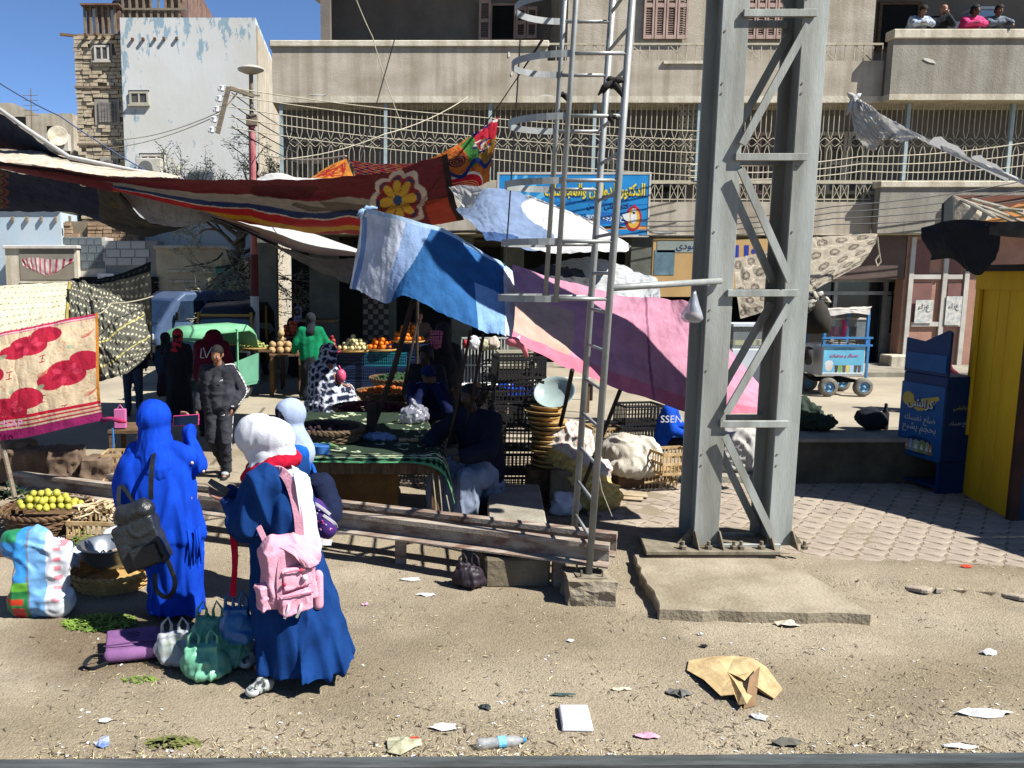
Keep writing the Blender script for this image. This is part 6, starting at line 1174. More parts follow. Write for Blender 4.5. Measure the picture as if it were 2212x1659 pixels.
class Person:
    def __init__(s, label, loc, yaw=0, sc=1., J=None, skin=(150, 104, 78), vox=.02, group=None, base=STAND, hc=.45):
        s.J = dict(base); s.J.update(J or {}); s.T = Matrix.Rotation(yaw, 4, 'Z') @ Matrix.Scale(sc, 4); s.vox = vox; s.o = thing('person', label, 'person', loc, group); s.sc = sc
        m = M('skin%d_%d' % (skin[0], skin[1]), skin, tuple(int(v*.9) for v in skin), sc=14, rough=.55, spec=.35)
        s.put(fuse(hulls(bodyparts(s.J, hc=hc), 12), vox, 1), 'body', m)
    def put(s, me, name, mat, label=None): return place(me, name, mat, s.o, s.T, label)
    def g(s, n): return Vector(s.J[n])
    def eyes(s):
        c = s.g('hd'); r, f, u = frame(s.J['hdir']); 
        for sx in (-1, 1):
            q = c+r*.032*sx+f*.083+u*.004; w = MB().ball(q, .0125, 8); s.put(hm(w), 'eye', M('eye_white', (220, 214, 205), rough=.3)); s.put(hm(MB().ball(q+f*.008, .0072, 8)), 'iris', M('iris', (40, 26, 18), rough=.2))
            s.put(hm(MB().tube([q+r*-.018+u*.018+f*.004, q+u*.023+f*.008, q+r*.02+u*.017+f*.002], [.003, .0045, .002], 5)), 'eyebrow', M('hair_black', (26, 22, 20), rough=.7))
        s.put(hm(MB().tube([c+f*.096+u*-.052-r*.022, c+f*.1+u*-.05, c+f*.096+u*-.052+r*.022], [.003, .006, .003], 6)), 'lips', M('lips', (140, 84, 74), rough=.5))
    def hair(s, col=(28, 24, 22), grow=.012, low=-.03, mat=None, name='hair'):
        c = s.g('hd'); r, f, u = frame(s.J['hdir']); rot = Matrix((r, f, u)).transposed().to_euler(); me = fuse(hulls([('e', c+u*.035-f*.008, (.076+grow, .094+grow, .088+grow), rot), ('e', c-f*.05-u*.01, (.06+grow, .05+grow, .07+grow), rot)], 14), max(.012, s.vox*.6), 1)
        cut(me, lambda p: ((p-c).dot(f) < .045+max(0, (p-c).dot(u)-.04)*1.2) and ((p-c).dot(u) > low-(.05 if (p-c).dot(f) < -.02 else 0))); s.put(me, name, mat or M('hair_%d' % col[0], col, rough=.75, bump=.5, bs=120)); return s
    def top(s, mat, grow=.02, sleeve=1., low=.0, fold=.012, name='shirt', extra=None, wr=.028):
        g = s.g; p = [('c', g('hipL')+V3(0, 0, low), g('shL')-V3(.05, 0, .035), .10+grow, .075+grow), ('c', g('hipR')+V3(0, 0, low), g('shR')-V3(-.05, 0, .035), .10+grow, .075+grow), ('c', g('pel')+V3(0, 0, low), g('che'), .115+grow, .112+grow), ('c', g('shL'), g('shR'), .056+grow, .056+grow), ('c', g('che'), g('nek')-V3(0, 0, .06), .10+grow, .06+grow)]
        for k in 'LR':
            e = g('el'+k); w = g('wr'+k); p.append(('c', g('sh'+k), e, .052+grow, .043+grow))
            if sleeve > 0: p.append(('c', e, e.lerp(w, min(sleeve, .93)), .043+grow, wr+grow))
        me = fuse(hulls(p+(extra or [])), s.vox, 2)
        if fold: folds(me, fold*.6, (8, 8, 9), s.o.location.x)
        s.put(me, name, mat); return s
    def trousers(s, mat, grow=.018, fold=.012, name='trousers', short=.95):
        g = s.g; p = [('c', g('hipL')+V3(0, 0, .04), g('hipR')+V3(0, 0, .04), .095+grow, .095+grow)]
        for k in 'LR': p += [('c', g('hip'+k), g('kn'+k), .086+grow, .06+grow), ('c', g('kn'+k), g('kn'+k).lerp(g('an'+k), short), .056+grow, .046+grow)]
        me = fuse(hulls(p), s.vox, 2); folds(me, fold*.6, (7, 7, 11), 3+s.o.location.x); s.put(me, name, mat); return s
    def shoes(s, mat, name='shoe'):
        for k in 'LR':
            a = s.g('an'+k); s.put(fuse(hulls([('c', a+V3(0, .03, -.05), a+V3(0, -.13, -.058), .042, .036), ('c', a+V3(0, -.05, -.04), a+V3(0, .02, -.01), .04, .036)]), max(s.vox*.7, .01), 1), name, mat)
        return s
    def robe(s, rings, mat, k=9, amp=.05, grow=.03, name='robe', sleeve=1., cuff=.05, ff=(9, 9, 2.5), fold=.02, n=72, arms='LR', seed=1, gain=None, extra=None):
        mb = MB(); nr = len(rings); rg = np.array(rings, float); R_ = cr1(rg, np.linspace(0, 1, 40)); prof = []
        for (z, cx_, cy_, rx, ry) in R_:
            t0 = (rg[0][0]-z)/(rg[0][0]-rg[-1][0]+1e-9); a_ = amp*max(0, t0)**1.4
            for j in range(n):
                t = 2*math.pi*j/n; q = 1+a_*(math.sin(k*t+seed+1.5*math.sin(z*3))+.6*math.sin((k*2+1)*t+seed*2)+.4*math.sin(3*t+z*2)); prof.append((cx_+rx*q*math.cos(t), cy_+ry*q*math.sin(t), z))
        m_ = len(R_); fs = [(i*n+j, (i+1)*n+j, (i+1)*n+(j+1) % n, i*n+(j+1) % n) for i in range(m_-1) for j in range(n)]+[tuple(range(n)), tuple((m_-1)*n+j for j in range(n))[::-1]]
        mb.add(prof, fs); parts = [('m', mb)]
        for q in arms:
            e, w = s.g('el'+q), s.g('wr'+q); parts.append(('c', s.g('sh'+q), e, .058+grow, .055+grow)); parts.append(('c', e, e.lerp(w, .9*sleeve), .055+grow, cuff))
        parts.append(('c', s.g('shL'), s.g('shR'), .055+grow, .055+grow)); parts += extra or []
        me = fuse(hulls(parts), s.vox, 2); folds(me, fold, ff, seed*3, gain); s.put(me, name, mat); return s
    def hijab(s, mat, grow=.024, drape=None, face=.72, fold=.0025, name='headscarf', fu=.0, dz=0):
        c = s.g('hd'); r, f, u = frame(s.J['hdir']); rot = Matrix((r, f, u)).transposed().to_euler(); nk = s.g('nek'); g = grow
        p = [('e', c+u*.03-f*.012, (.082+g, .10+g, .096+g), rot), ('e', c+f*.015-u*.05, (.064+g, .072+g, .07+g), rot), ('c', c-u*.06-f*.01, nk+V3(0, 0, -.02), .065+g, .085+g), ('c', nk, nk-V3(0, 0, .06), .09+g, .12+g)]+(drape or [])
        me = fuse(hulls(p), s.vox*.8, 7); folds(me, fold, (16, 16, 4), 5)
        cut(me, lambda p: not (((p-c).normalized().dot((f+u*fu).normalized()) > face) and -.08+dz < (p-c).dot(u) < .085)); s.put(me, name, mat); return s
def hm(mb):
    me = bpy.data.meshes.new('h'); me.from_pydata(mb.v, [], mb.f); return me
def at(x, Y, z=0, y=900): return Vector((P(x, y, Y).x, Y, z))
fab = lambda n, c1, c2=None, **k: M(n, c1, c2 or tuple(int(v*.88) for v in c1), sc=k.pop('sc', 5), rough=k.pop('rough', .9), spec=.12, bump=.25, bs=k.pop('bs', 160), **k)
L = at(382, 6.12, y=1340)
m_royal = fab('cloth_royal', (16, 74, 205), (10, 58, 172)); J = dict(hd=(.13, -.03, 1.50), nek=(.12, .0, 1.33), che=(.1, 0, 1.1), shL=(.26, 0, 1.26), shR=(-.03, 0, 1.28), elL=(.34, -.1, 1.0), wrL=(.2, -.32, 1.08), elR=(-.19, -.02, 1.17), wrR=(-.07, -.23, 1.42), fR=(.1, -.3, .9), pnR=(.3, .9, 0), fL=(-.3, -.6, .6), hdir=(-.25, -1, 0))
w1 = Person('woman in royal blue robe and headscarf seen from behind, raising a phone', L, math.pi, 1.0, J, (196, 150, 122), .012, hc=.7)
w1.robe([(1.31, .12, 0, .17, .12), (1.16, .13, .0, .28, .18), (.9, .115, .0, .31, .21), (.64, .06, .0, .285, .2), (.57, .04, .0, .24, .18), (.3, .0, 0, .215, .17), (.045, 0, 0, .21, .18)], m_royal, k=7, amp=.06, fold=.026, ff=(6, 6, 1.3), cuff=.05, grow=.025, seed=2)
w1.hijab(m_royal, .045, [('c', (.13, -.0, 1.42), (.1, .03, 1.16), .12, .17), ('c', (.12, 0, 1.3), (.0, 0, 1.25), .1, .09), ('c', (.12, 0, 1.3), (.22, 0, 1.24), .1, .09)], face=.75, fold=.006)
mb = MB(); rr = random.Random(4)
for k in range(16):
    a = rr.uniform(-1.9, -.6) if False else rr.uniform(2.4, 4.2); x, y = .04-.23*math.cos(a-math.pi)*-1*0-.2+rr.uniform(-.04, .03), rr.uniform(.02, .16); mb.tube([(x, y, .72), (x-.015, y+.015, .6), (x-.01+rr.uniform(-.02, .02), y+.02, .46+rr.uniform(-.03, .05))], [.011, .009, .004], 5)
w1.put(hm(mb), 'fringe', m_royal); 
for (x, y, z) in ((-.16, .05, 1.2), (-.235, .02, 1.13)): w1.put(hm(MB().ball((x, y, z), .014, 10, sz=.014)), 'button', M('button_cream', (226, 206, 186), rough=.4))
w1.shoes(M('shoe_print', (60, 60, 62), (190, 190, 186), sc=30, lo=.45, hi=.5))
def phone(p, ax, up, w, h, lb, case, parent=None):
    ax, up = Vector(ax).normalized(), Vector(up).normalized(); n = ax.cross(up); q = [p-ax*w/2-up*h/2, p+ax*w/2-up*h/2, p+ax*w/2+up*h/2, p-ax*w/2+up*h/2]
    o = thing('phone', lb, 'phone', p); MB().prism([v-n*.005 for v in q], n*.01).build('case', case, parent=o, bevel=.003); i = .006
    q2 = [p-ax*(w/2-i)-up*(h/2-i), p+ax*(w/2-i)-up*(h/2-i), p+ax*(w/2-i)+up*(h/2-i), p-ax*(w/2-i)+up*(h/2-i)]
    MB().prism([v+n*.0055 for v in q2], n*.0015).build('screen', M('screen_dark', (22, 30, 44), rough=.1, spec=.6), parent=o); return o
phone(P(402, 908, 6.34), (1, .05, .06), (0, .25, 1), .20, .085, 'phone in a pink case held sideways by the woman in royal blue', M('case_pink', (226, 70, 140), rough=.4))
m_leather = M('leather_black', (48, 52, 54), (30, 33, 35), sc=8, rough=.38, spec=.5, bump=.3, bs=60)
bp = thing('black_bag', 'black leather bag slung low on the back of the woman in royal blue', 'bag', P(305, 1150, 5.88)); c = P(302, 1148, 5.86)
me = fuse(hulls([('b', c+V3(.02, -.02, -.08), (.32, .17, .34), (0, -.35, 0)), ('c', c+V3(-.1, -.02, .12), c+V3(.04, -.02, .17), .085, .085)]), .01, 9); folds(me, .008, (8, 8, 8), 4); me.transform(Matrix.Translation(-bp.location)); place(me, 'bag_body', m_leather, bp)
me = fuse(hulls([('b', c+V3(.07, -.12, -.14), (.2, .06, .15), (0, -.35, 0))]), .01, 4); me.transform(Matrix.Translation(-bp.location)); place(me, 'pocket', m_leather, bp)
def strap(pts, w, mt, par, name='strap', t=.006, up=(0, -1, 0)):
    Q = [Vector(p) for p in pts]; A = cr1(np.array([list(p) for p in Q]), np.linspace(0, 1, 24)); mb = MB(); prev = None
    for p, q in zip(A[:-1], A[1:]): mb.bar(p, Vector(q)+(Vector(q)-Vector(p))*.1, w, t, up=up)
    return mb.build(name, mt, parent=par)
strap([P(333, 975, 5.98), P(328, 1010, 5.84), P(326, 1050, 5.84), P(326, 1078, 5.86)], .035, m_leather, bp); strap([P(340, 1170, 5.85), P(368, 1225, 5.82), P(378, 1265, 5.8), P(362, 1290, 5.82), P(338, 1275, 5.84), P(335, 1240, 5.86)], .035, m_leather, bp); strap([P(290, 1085, 5.9), P(262, 1050, 5.95), P(256, 1080, 5.92), P(262, 1120, 5.9)], .03, m_leather, bp)
MB().tube([P(322, 1240, 5.82), P(318, 1275, 5.82), P(326, 1300, 5.82), P(330, 1270, 5.82), P(322, 1245, 5.82)], .008, 6).build('blue_loop', M('loop_blue', (20, 90, 200), rough=.5), parent=bp, smooth=True)
m_navyd = fab('cloth_navy', (22, 66, 128), (14, 50, 104)); m_whitef = fab('cloth_white', (238, 238, 240), (216, 218, 224)); m_redf = fab('cloth_red', (208, 26, 60), (168, 16, 44))
YAW = math.atan2(-.90, -.42)+math.pi; YAW = R(-68)-math.pi*0
L = at(612, 5.22, y=1450)
J = dict(pel=(0, 0, .93), che=(0, .0, 1.16), nek=(0, -.06, 1.36), hd=(0, -.16, 1.47), hdir=(0, -1, -.75), shL=(.165, -.01, 1.27), shR=(-.165, -.01, 1.27), elL=(.21, -.12, 1.0), wrL=(.06, -.38, 1.09), elR=(-.21, -.14, 1.0), wrR=(-.03, -.39, 1.1), fL=(-.1, -1, .15), fR=(.1, -1, .15), pnL=(-.3, 0, 1), pnR=(.3, 0, 1))
YAW = R(-112)
w2 = Person('girl in navy dress and white headscarf with a red scarf, looking down at her phone', L, YAW, 1.04, J, (206, 150, 128), .011, hc=.75)
w2.robe([(1.27, 0, 0, .15, .13), (1.12, 0, .02, .22, .18), (.92, 0, .02, .23, .19), (.6, 0, .05, .27, .235), (.3, 0, .11, .30, .28), (.1, 0, .15, .33, .32)], m_navyd, k=6, amp=.07, fold=.034, ff=(6, 6, 1.2), grow=.05, cuff=.045, seed=4)
w2.hijab(m_whitef, .042, [('c', (0, -.14, 1.52), (0, -.0, 1.40), .12, .1), ('e', (0, -.08, 1.495), (.122, .175, .132))], face=.82, fold=.0035, fu=-.15)
mb = MB(); J2 = w2.J; ring = []
for k in range(20): t = 2*math.pi*k/20; ring.append((.125*math.cos(t), -.05+.13*math.sin(t), 1.33+.045*math.sin(t)*1+.01*math.sin(3*t)))
me = fuse(hulls([('c', ring[k], ring[(k+1) % 20], .046, .046) for k in range(20)]+[('c', (.03, -.17, 1.30), (.06, -.2, 1.12), .055, .05), ('c', (-.02, -.17, 1.28), (.0, -.22, 1.06), .05, .035), ('e', (.04, -.2, 1.24), (.07, .05, .06))]), .011, 2); folds(me, .009, (12, 12, 9), 3); w2.put(me, 'scarf', m_redf)
me = fuse(hulls([('c', (.05, -.2, 1.1), (.06, -.2, .98), .06, .05), ('e', (0.03, -.19, 1.02), (.08, .05, .1))]), .012, 2); folds(me, .03, (14, 14, 14), 6); w2.put(me, 'scarf_end', M('scarf_spotted', (190, 24, 56), (26, 14, 18), sc=16, lo=.5, hi=.53, rough=.95))
mb = MB(); A = wrinkle(surf([[P(628, 1005, 5.0), P(655, 1020, 5.05), P(672, 1040, 5.12)], [P(640, 1080, 4.98), P(665, 1090, 5.03), P(680, 1095, 5.1)], [P(652, 1150, 4.97), P(672, 1165, 5.0), P(692, 1170, 5.08)], [P(668, 1195, 4.97), P(680, 1212, 4.99), P(693, 1185, 5.06)]], 26, 50, px=False), .02, 3, 2, 5)
mb.grid(A).build('scarf_tail', m_whitef, parent=w2.o, smooth=True, solid=.006)
mb = MB(); A = wrinkle(surf([[P(498, 1155, 5.1), P(512, 1155, 5.08)], [P(502, 1220, 5.08), P(514, 1222, 5.06)], [P(496, 1285, 5.06), P(508, 1290, 5.05)]], 8, 30, px=False), .01, 3, 3, 5); mb.grid(A).build('sash', m_redf, parent=w2.o, smooth=True, solid=.005)
m_sneak = M('sneaker_print', (172, 176, 170), (52, 58, 60), sc=26, lo=.46, hi=.52, rough=.7)
for (x, y, xx) in ((545, 1492, 578), (530, 1432, 560)):
    a, b = G(xx, y-16, .05), G(x, y, .045); o = fuse(hulls([('c', a, b, .045, .038), ('c', a, a.lerp(b, .45)+V3(0, 0, .03), .045, .035)]), .009, 1); o.transform(Matrix.Translation(-w2.o.location)); place(o, 'sneaker', m_sneak, w2.o)
    o = fuse(hulls([('e', b+V3(0, 0, -.004), (.046, .04, .034))]), .008, 1); o.transform(Matrix.Translation(-w2.o.location)); place(o, 'toe_cap', M('rubber_white', (236, 236, 232), rough=.5), w2.o)
ph = P(472, 1052, 5.33); phone(ph, (-.8, .1, .42), (.25, .9, .3), .15, .075, 'dark phone held low in both hands by the girl in the navy dress', m_post)
m_pink = fab('bag_pink', (238, 178, 194), (226, 160, 178), bs=90); pk = thing('pink_backpack', 'pale pink backpack hanging low on the back of the girl in the navy dress', 'backpack', P(622, 1235, 4.93))
bn = Vector((.45, -.89, 0)); br = Vector((.89, .45, 0)); U_ = V3(.0, 0, 1); c = P(620, 1228, 4.95); q = lambda x, y, z: c+br*x+bn*y+(U_+br*.12)*z
def pput(me, name, mt, par, label=None): me.transform(Matrix.Translation(-wloc(par))); return place(me, name, mt, par, None, label)
rz_ = math.atan2(br.y, br.x); eu = (0, -.12, rz_)
me = fuse(hulls([('b', q(0, .02, -.02), (.3, .15, .36), eu), ('c', q(-.1, 0, .13), q(.1, 0, .13), .09, .09), ('c', q(-.09, .01, -.17), q(.09, .01, -.17), .08, .08)]), .009, 7); folds(me, .012, (7, 7, 5), 9); pput(me, 'pack_body', m_pink, pk)
me = fuse(hulls([('b', q(.02, .1, -.02), (.19, .06, .13), eu)]), .008, 4); folds(me, .006, (12, 12, 12), 2); pput(me, 'upper_pocket', m_pink, pk)
me = fuse(hulls([('b', q(.03, .11, -.175), (.2, .085, .12), eu)]), .008, 4); folds(me, .008, (12, 12, 12), 5); pput(me, 'front_pocket', m_pink, pk)
me = fuse(hulls([('b', q(-.155, .03, -.14), (.06, .1, .15), eu)]), .009, 4); folds(me, .012, (12, 12, 12), 7); pput(me, 'side_pocket', m_pink, pk)
for z0 in (.03, -.115): strap([q(-.08, .142+.02*(z0 < 0), z0), q(.03, .15+.02*(z0 < 0), z0+.004), q(.12, .142+.02*(z0 < 0), z0)], .008, M('zip_rose', (196, 120, 140), rough=.5), pk, 'zip', t=.005)
A = wrinkle(surf([[q(-.10, .08, .17), q(0, .09, .18), q(.12, .08, .17)], [q(-.02, .13, .12), q(.05, .15, .1), q(.15, .12, .11)], [q(.04, .14, .06), q(.09, .15, .04), q(.16, .12, .06)]], 24, 16, px=False), .012, 3, 2, 8); MB().grid(A).build('flap', m_pink, parent=pk, smooth=True, solid=.008)
me = fuse(hulls([('c', q(.2, .04, -.06), q(.22, .04, -.25), .032, .036)]), .01, 1); pput(me, 'pencil_case', m_pink, pk)
strap([q(.06, .02, .16), P(645, 1120, 4.97), P(632, 1060, 5.0), P(615, 1025, 5.0), P(596, 1016, 5.06), P(578, 1035, 5.06)], .055, m_pink, pk, t=.016); strap([q(-.13, .04, .12), P(556, 1130, 5.02), P(553, 1110, 5.1)], .035, m_pink, pk)
strap([q(-.09, .1, .12), q(-.095, .11, 0), q(-.08, .12, -.14)], .03, m_pink, pk); mt_ = M('buckle_pale', (240, 232, 232), rough=.3)
for (x, z) in ((-.03, -.2), (.05, -.21)): strap([q(x, .16, z+.04), q(x-.01, .165, z), q(x-.02, .15, z-.05)], .016, mt_, pk, 'buckle')
for (x, z, s) in ((.03, .03, .013), (.06, -.02, .02), (-.07, -.04, .012)): MB().ball(q(x, .145, z), s, 10).build('charm', mt_ if s > .015 else M('charm_red', (206, 60, 80), rough=.4), parent=pk, smooth=True)
L = at(640, 6.35, y=1200)
J = dict(hd=(-.02, -.04, 1.49), nek=(0, -.01, 1.32), che=(0, 0, 1.1), shL=(.16, 0, 1.23), shR=(-.16, 0, 1.23), elL=(.2, -.03, .98), wrL=(.16, -.2, .86), elR=(-.2, -.03, .98), wrR=(-.16, -.2, .86), hdir=(.35, -1, -.1))
w3 = Person('girl in bright blue dress with pale blue headscarf standing behind the pink backpack', L, R(-78), 1.0, J, (112, 82, 72), .014)
m_blue3 = fab('cloth_cobalt', (30, 104, 200), (22, 84, 172)); w3.robe([(1.24, 0, 0, .14, .11), (1.1, 0, 0, .19, .14), (.85, 0, 0, .21, .16), (.5, 0, 0, .24, .2), (.08, 0, 0, .28, .24)], m_blue3, seed=6, fold=.025); w3.hijab(fab('cloth_paleblue', (176, 190, 214), (158, 172, 200)), .03, [('c', (0, -.02, 1.34), (.0, .02, 1.22), .12, .14)], face=.7, fu=-.1); w3.eyes(); w3.shoes(M('shoe_print'))
bk_ = thing('purple_backpack', 'navy and purple patterned backpack with white piping on the girl in bright blue', 'backpack', P(700, 1090, 6.2)); c = P(700, 1095, 6.15)
me = fuse(hulls([('c', c+V3(-.04, 0, .17), c+V3(.03, 0, -.05), .09, .1), ('c', c+V3(.0, .1, .15), c+V3(.04, .1, -.05), .09, .1)]), .014, 2); folds(me, .015, (8, 8, 8), 2); pput(me, 'pack_body', fab('pack_navy', (30, 38, 66)), bk_)
me = fuse(hulls([('c', c+V3(-.06, -.07, .02), c+V3(.02, -.07, -.14), .075, .085)]), .012, 2); pput(me, 'front_pocket', M('pack_purple', (74, 40, 120), (60, 32, 104), sc=4), bk_)
rr = random.Random(5)
for k in range(26):
    a, b = rr.uniform(-1, 1), rr.uniform(0, 1); p = c+V3(-.06+.08*b+.085*math.sin(a*1.1)*.9, -.07-.08*math.cos(a*1.1)-.003, .04-.18*b); MB().ball(p, .007, 6).build('printed_heart', M('heart_pink', (226, 90, 140)) if k % 2 else M('heart_pale', (200, 196, 226)), parent=bk_)
strap([c+V3(-.13, -.12, .09), c+V3(-.04, -.16, .06), c+V3(.05, -.13, -.02)], .02, m_wht, bk_, 'piping'); strap([c+V3(-.1, -.15, -.17), c+V3(-.02, -.16, -.22), c+V3(.06, -.12, -.24)], .045, m_wht, bk_, 'piping'); strap([c+V3(.0, -.15, -.02), c+V3(.08, -.12, -.09), c+V3(.1, -.08, -.14)], .02, m_wht, bk_, 'piping')
strap([c+V3(-.08, -.02, .24), P(668, 1010, 6.3), P(650, 970, 6.35), P(635, 985, 6.25)], .05, M('pack_navy'), bk_)
m_track = fab('tracksuit', (70, 70, 76), (52, 52, 58), bs=60); L = at(476, 10.45, y=1010)
J = dict(hdir=(-.12, -1, -.32), hd=(0, -.03, 1.60), elL=(.29, .06, 1.14), wrL=(.2, -.06, .93), elR=(-.25, .02, 1.14), wrR=(-.27, -.06, .9), knL=(.1, -.1, .5), anL=(.08, .0, .09), knR=(-.08, -.06, .52), anR=(-.02, .28, .13), fL=(-.3, -.2, -1))
by = Person('boy in black tracksuit with white sleeve stripes walking towards us in slides', L, R(-6), .99, J, (182, 130, 98), .016)
by.top(m_track, .022, fold=.016, name='jacket', extra=[('c', (0, .02, 1.44), (0, .03, 1.47), .085, .075)], wr=.032); by.trousers(m_track, .026, .016); by.hair((30, 26, 24), .008); by.eyes()
g = by.g
for i in (-1, 0, 1):
    o = .020*i; A = [g('shL')+V3(-.07, -.045+o, .075), g('shL')+V3(.02, -.01+o, .078), g('shL')+V3(.065, -.01+o, .02), g('elL')+V3(.066, -.01+o, .0), g('wrL').lerp(g('elL'), .12)+V3(.055, -.0+o, 0)]
    mb = MB(); A = cr1(np.array([list(p) for p in A]), np.linspace(0, 1, 26))
    for p, q_ in zip(A[:-1], A[1:]): mb.bar(p, q_, .009, .006, up=(1, 0, .3))
    by.put(hm(mb), 'sleeve_stripe', m_wht)
by.put(hm(MB().tube([g('hipL')+V3(.105, -.02, .0), g('knL')+V3(.08, 0, 0), g('anL')+V3(.066, 0, .04)], .006, 5)), 'leg_stripe', m_wht)
for (x, y, z, s) in ((.075, -.142, 1.285, .028), (.09, -.125, .84, .022)): 
    for k in range(3): by.put(hm(MB().prism([(x-s+s*.62*k, y-.004, z-s*.4), (x-s+s*.62*k+s*.5, y-.004, z-s*.4), (x-s+s*.62*k+s*.5+.0, y-.004, z-s*.4+s*(.3+.35*k)), (x-s+s*.62*k, y-.004, z-s*.4+s*(.15+.35*k))], (0, -.002, 0))), 'chest_mark', m_wht)
m_slide = M('slide_grey', (176, 182, 184), rough=.5)
for k in 'LR':
    a = by.g('an'+k); d = (V3(0, -.13, -.05) if k == 'L' else V3(0, -.12, -.09)); by.put(fuse(hulls([('c', a+V3(0, .05, -.075), a+d+V3(0, -.03, -.03), .035, .04)]), .012, 1), 'slide_sole', M('sole_black', (40, 40, 42))); by.put(fuse(hulls([('e', a+d*.6+V3(0, 0, .008), (.052, .045, .03))]), .01, 1), 'slide_band', m_slide)
by.put(hm(MB().tube([g('wrL')+V3(.03, .03, .02), g('wrL')+V3(.035, -.02, .02), g('wrL')+V3(.0, -.045, .02), g('wrL')+V3(-.03, -.02, .02)], .012, 6)), 'watch', M('watch_white', (220, 220, 220), rough=.3))
m_blk = fab('cloth_black', (30, 30, 34)); m_jean = fab('denim', (70, 84, 100)); m_shoe = M('shoe_dark', (48, 46, 46), rough=.6)
def gnd(x, Y): return Vector((P(x, 700, Y).x, Y, 0))
J = dict(che=(0, -.1, 1.2), nek=(0, -.28, 1.38), hd=(0, -.36, 1.46), hdir=(0, -1, -.6), shL=(.19, -.2, 1.36), shR=(-.19, -.2, 1.36), elL=(.24, -.3, 1.08), wrL=(.18, -.42, .88), elR=(-.24, -.3, 1.08), wrR=(-.18, -.42, .88))
w = Person('person bending in a burgundy hooded top with a white monogram on the back', gnd(447, 13.2), R(172), 1.05, J, (120, 84, 66), .026); mb_ = fab('hood_burgundy', (104, 26, 44))
w.top(mb_, .045, extra=[('e', (0, -.3, 1.47), (.15, .17, .15))], name='hooded_top'); w.trousers(m_blk); w.shoes(m_shoe)
for (a, b) in (((-.06, 1.36), (-.06, 1.22)), ((-.06, 1.22), (.0, 1.22)), ((-.03, 1.37), (.03, 1.22)), ((.03, 1.22), (.10, 1.38))): w.put(hm(MB().bar((-a[0], .155+(.0 if a[1] < 1.3 else -.055), a[1]), (-b[0], .155+(.0 if b[1] < 1.3 else -.055), b[1]), .012, .01)), 'monogram', m_wht)
w = Person('woman in long black robe with a red patterned headscarf standing beside the green truck', gnd(383, 14.6), R(170), .93, None, (120, 84, 66), .028)
w.robe([(1.36, 0, 0, .15, .12), (1.15, 0, 0, .21, .16), (.8, 0, 0, .23, .18), (.4, 0, 0, .25, .2), (.05, 0, 0, .28, .23)], m_blk, seed=3); w.hijab(M('scarf_redblack', (200, 40, 60), (30, 20, 26), sc=14, lo=.5, hi=.52), .025)
w = Person('woman in dark teal top and red skirt walking away left of the black robed woman', gnd(356, 15.0), R(150), .88, dict(knL=(.1, -.15, .52), anL=(.1, -.1, .1), anR=(-.1, .28, .16)), (170, 110, 84), .028)
w.top(fab('top_teal', (40, 62, 84))); w.robe([(1.0, 0, 0, .16, .12), (.8, 0, 0, .19, .15), (.45, 0, .02, .22, .18)], fab('skirt_dark', (52, 34, 40)), arms='', seed=5, name='skirt'); w.hijab(m_blk, .02); w.shoes(m_shoe)
w = Person('man in dark jacket and grey jeans mostly hidden behind the grey leaf blanket', gnd(283, 15.2), R(10), 1.0, None, (140, 98, 74), .028); w.top(m_blk); w.trousers(m_jean); w.shoes(m_shoe); w.hair()
w = Person('man in pale patterned shirt walking past the blue van', gnd(338, 25)+V3(0, 0, .25), R(-20), 1.02, None, (150, 108, 82), .03); w.top(M('shirt_checks', (216, 206, 210), (130, 100, 120), sc=16, lo=.48, hi=.52)); w.trousers(fab('trouser_blue', (70, 90, 130))); w.hair(); w.shoes(m_shoe)
J = dict(elR=(-.3, -.12, 1.16), wrR=(-.42, -.34, 1.08), elL=(.3, .02, 1.14), wrL=(.34, -.12, .98))
w = Person('woman in emerald green top and black skirt standing at the fruit stall', gnd(671, 17.1), R(180), 1.02, J, (120, 84, 66), .026)
w.top(fab('knit_green', (24, 140, 92), (18, 116, 76)), .04, low=-.06, sleeve=.9, name='green_top'); w.robe([(.98, 0, 0, .17, .13), (.8, 0, 0, .2, .16), (.4, 0, 0, .21, .17), (.05, 0, 0, .24, .19)], m_blk, arms='', seed=5, name='skirt'); w.hijab(m_blk, .028, face=2)
def lacecol(V):
    u = V[:, 0]*26+V[:, 1]*18; v = V[:, 2]*26; a = abs(np.sin(u)+.35*np.sin(v*1.7)) < .42; b = abs(np.sin(v+.6*np.sin(u*.8))) < .38
    c = np.tile(np.array(C(24, 34, 62)), (len(V), 1)); c[a | b] = C(214, 220, 232); return c
m_att = M('cloth_pattern', att=True, rough=.9, sc=8)
J = dict(SIT, hdir=(.9, -1, -.1)); w = Person('woman sitting wrapped in a navy and white netted shawl in the sun patch', gnd(702, 14.4), R(110), 1.06, dict(hdir=(.3, -1, -.15)), (150, 104, 80), .02, base=SIT)
me = fuse(hulls([('e', (0, -.07, 1.19), (.125, .14, .135)), ('c', (0, -.04, 1.05), (0, .02, .8), .14, .24), ('c', (0, .02, .8), (0, -.02, .42), .26, .33), ('c', (0, -.0, .3), (0, -.05, .16), .34, .33), ('c', (0, -.3, .45), (0, -.32, .2), .22, .24)]), .02, 3); folds(me, .03, (9, 9, 2.5), 2)
c = w.g('hd'); cut(me, lambda p: not ((p-c).normalized().dot(V3(.28, -1, -.1).normalized()) > .80)); paintmesh(me, lacecol); w.put(me, 'shawl', m_att)
p = P(737, 812, 14.2); MB().ball(p, .085, 10, sz=.12).tube([p+V3(0, 0, .1), p+V3(-.04, 0, .18)], .012, 5).thing('pink_bag', 'small bright pink bag held by the woman in the netted shawl', 'bag', M('bag_hotpink', (236, 96, 130), rough=.4), smooth=True)
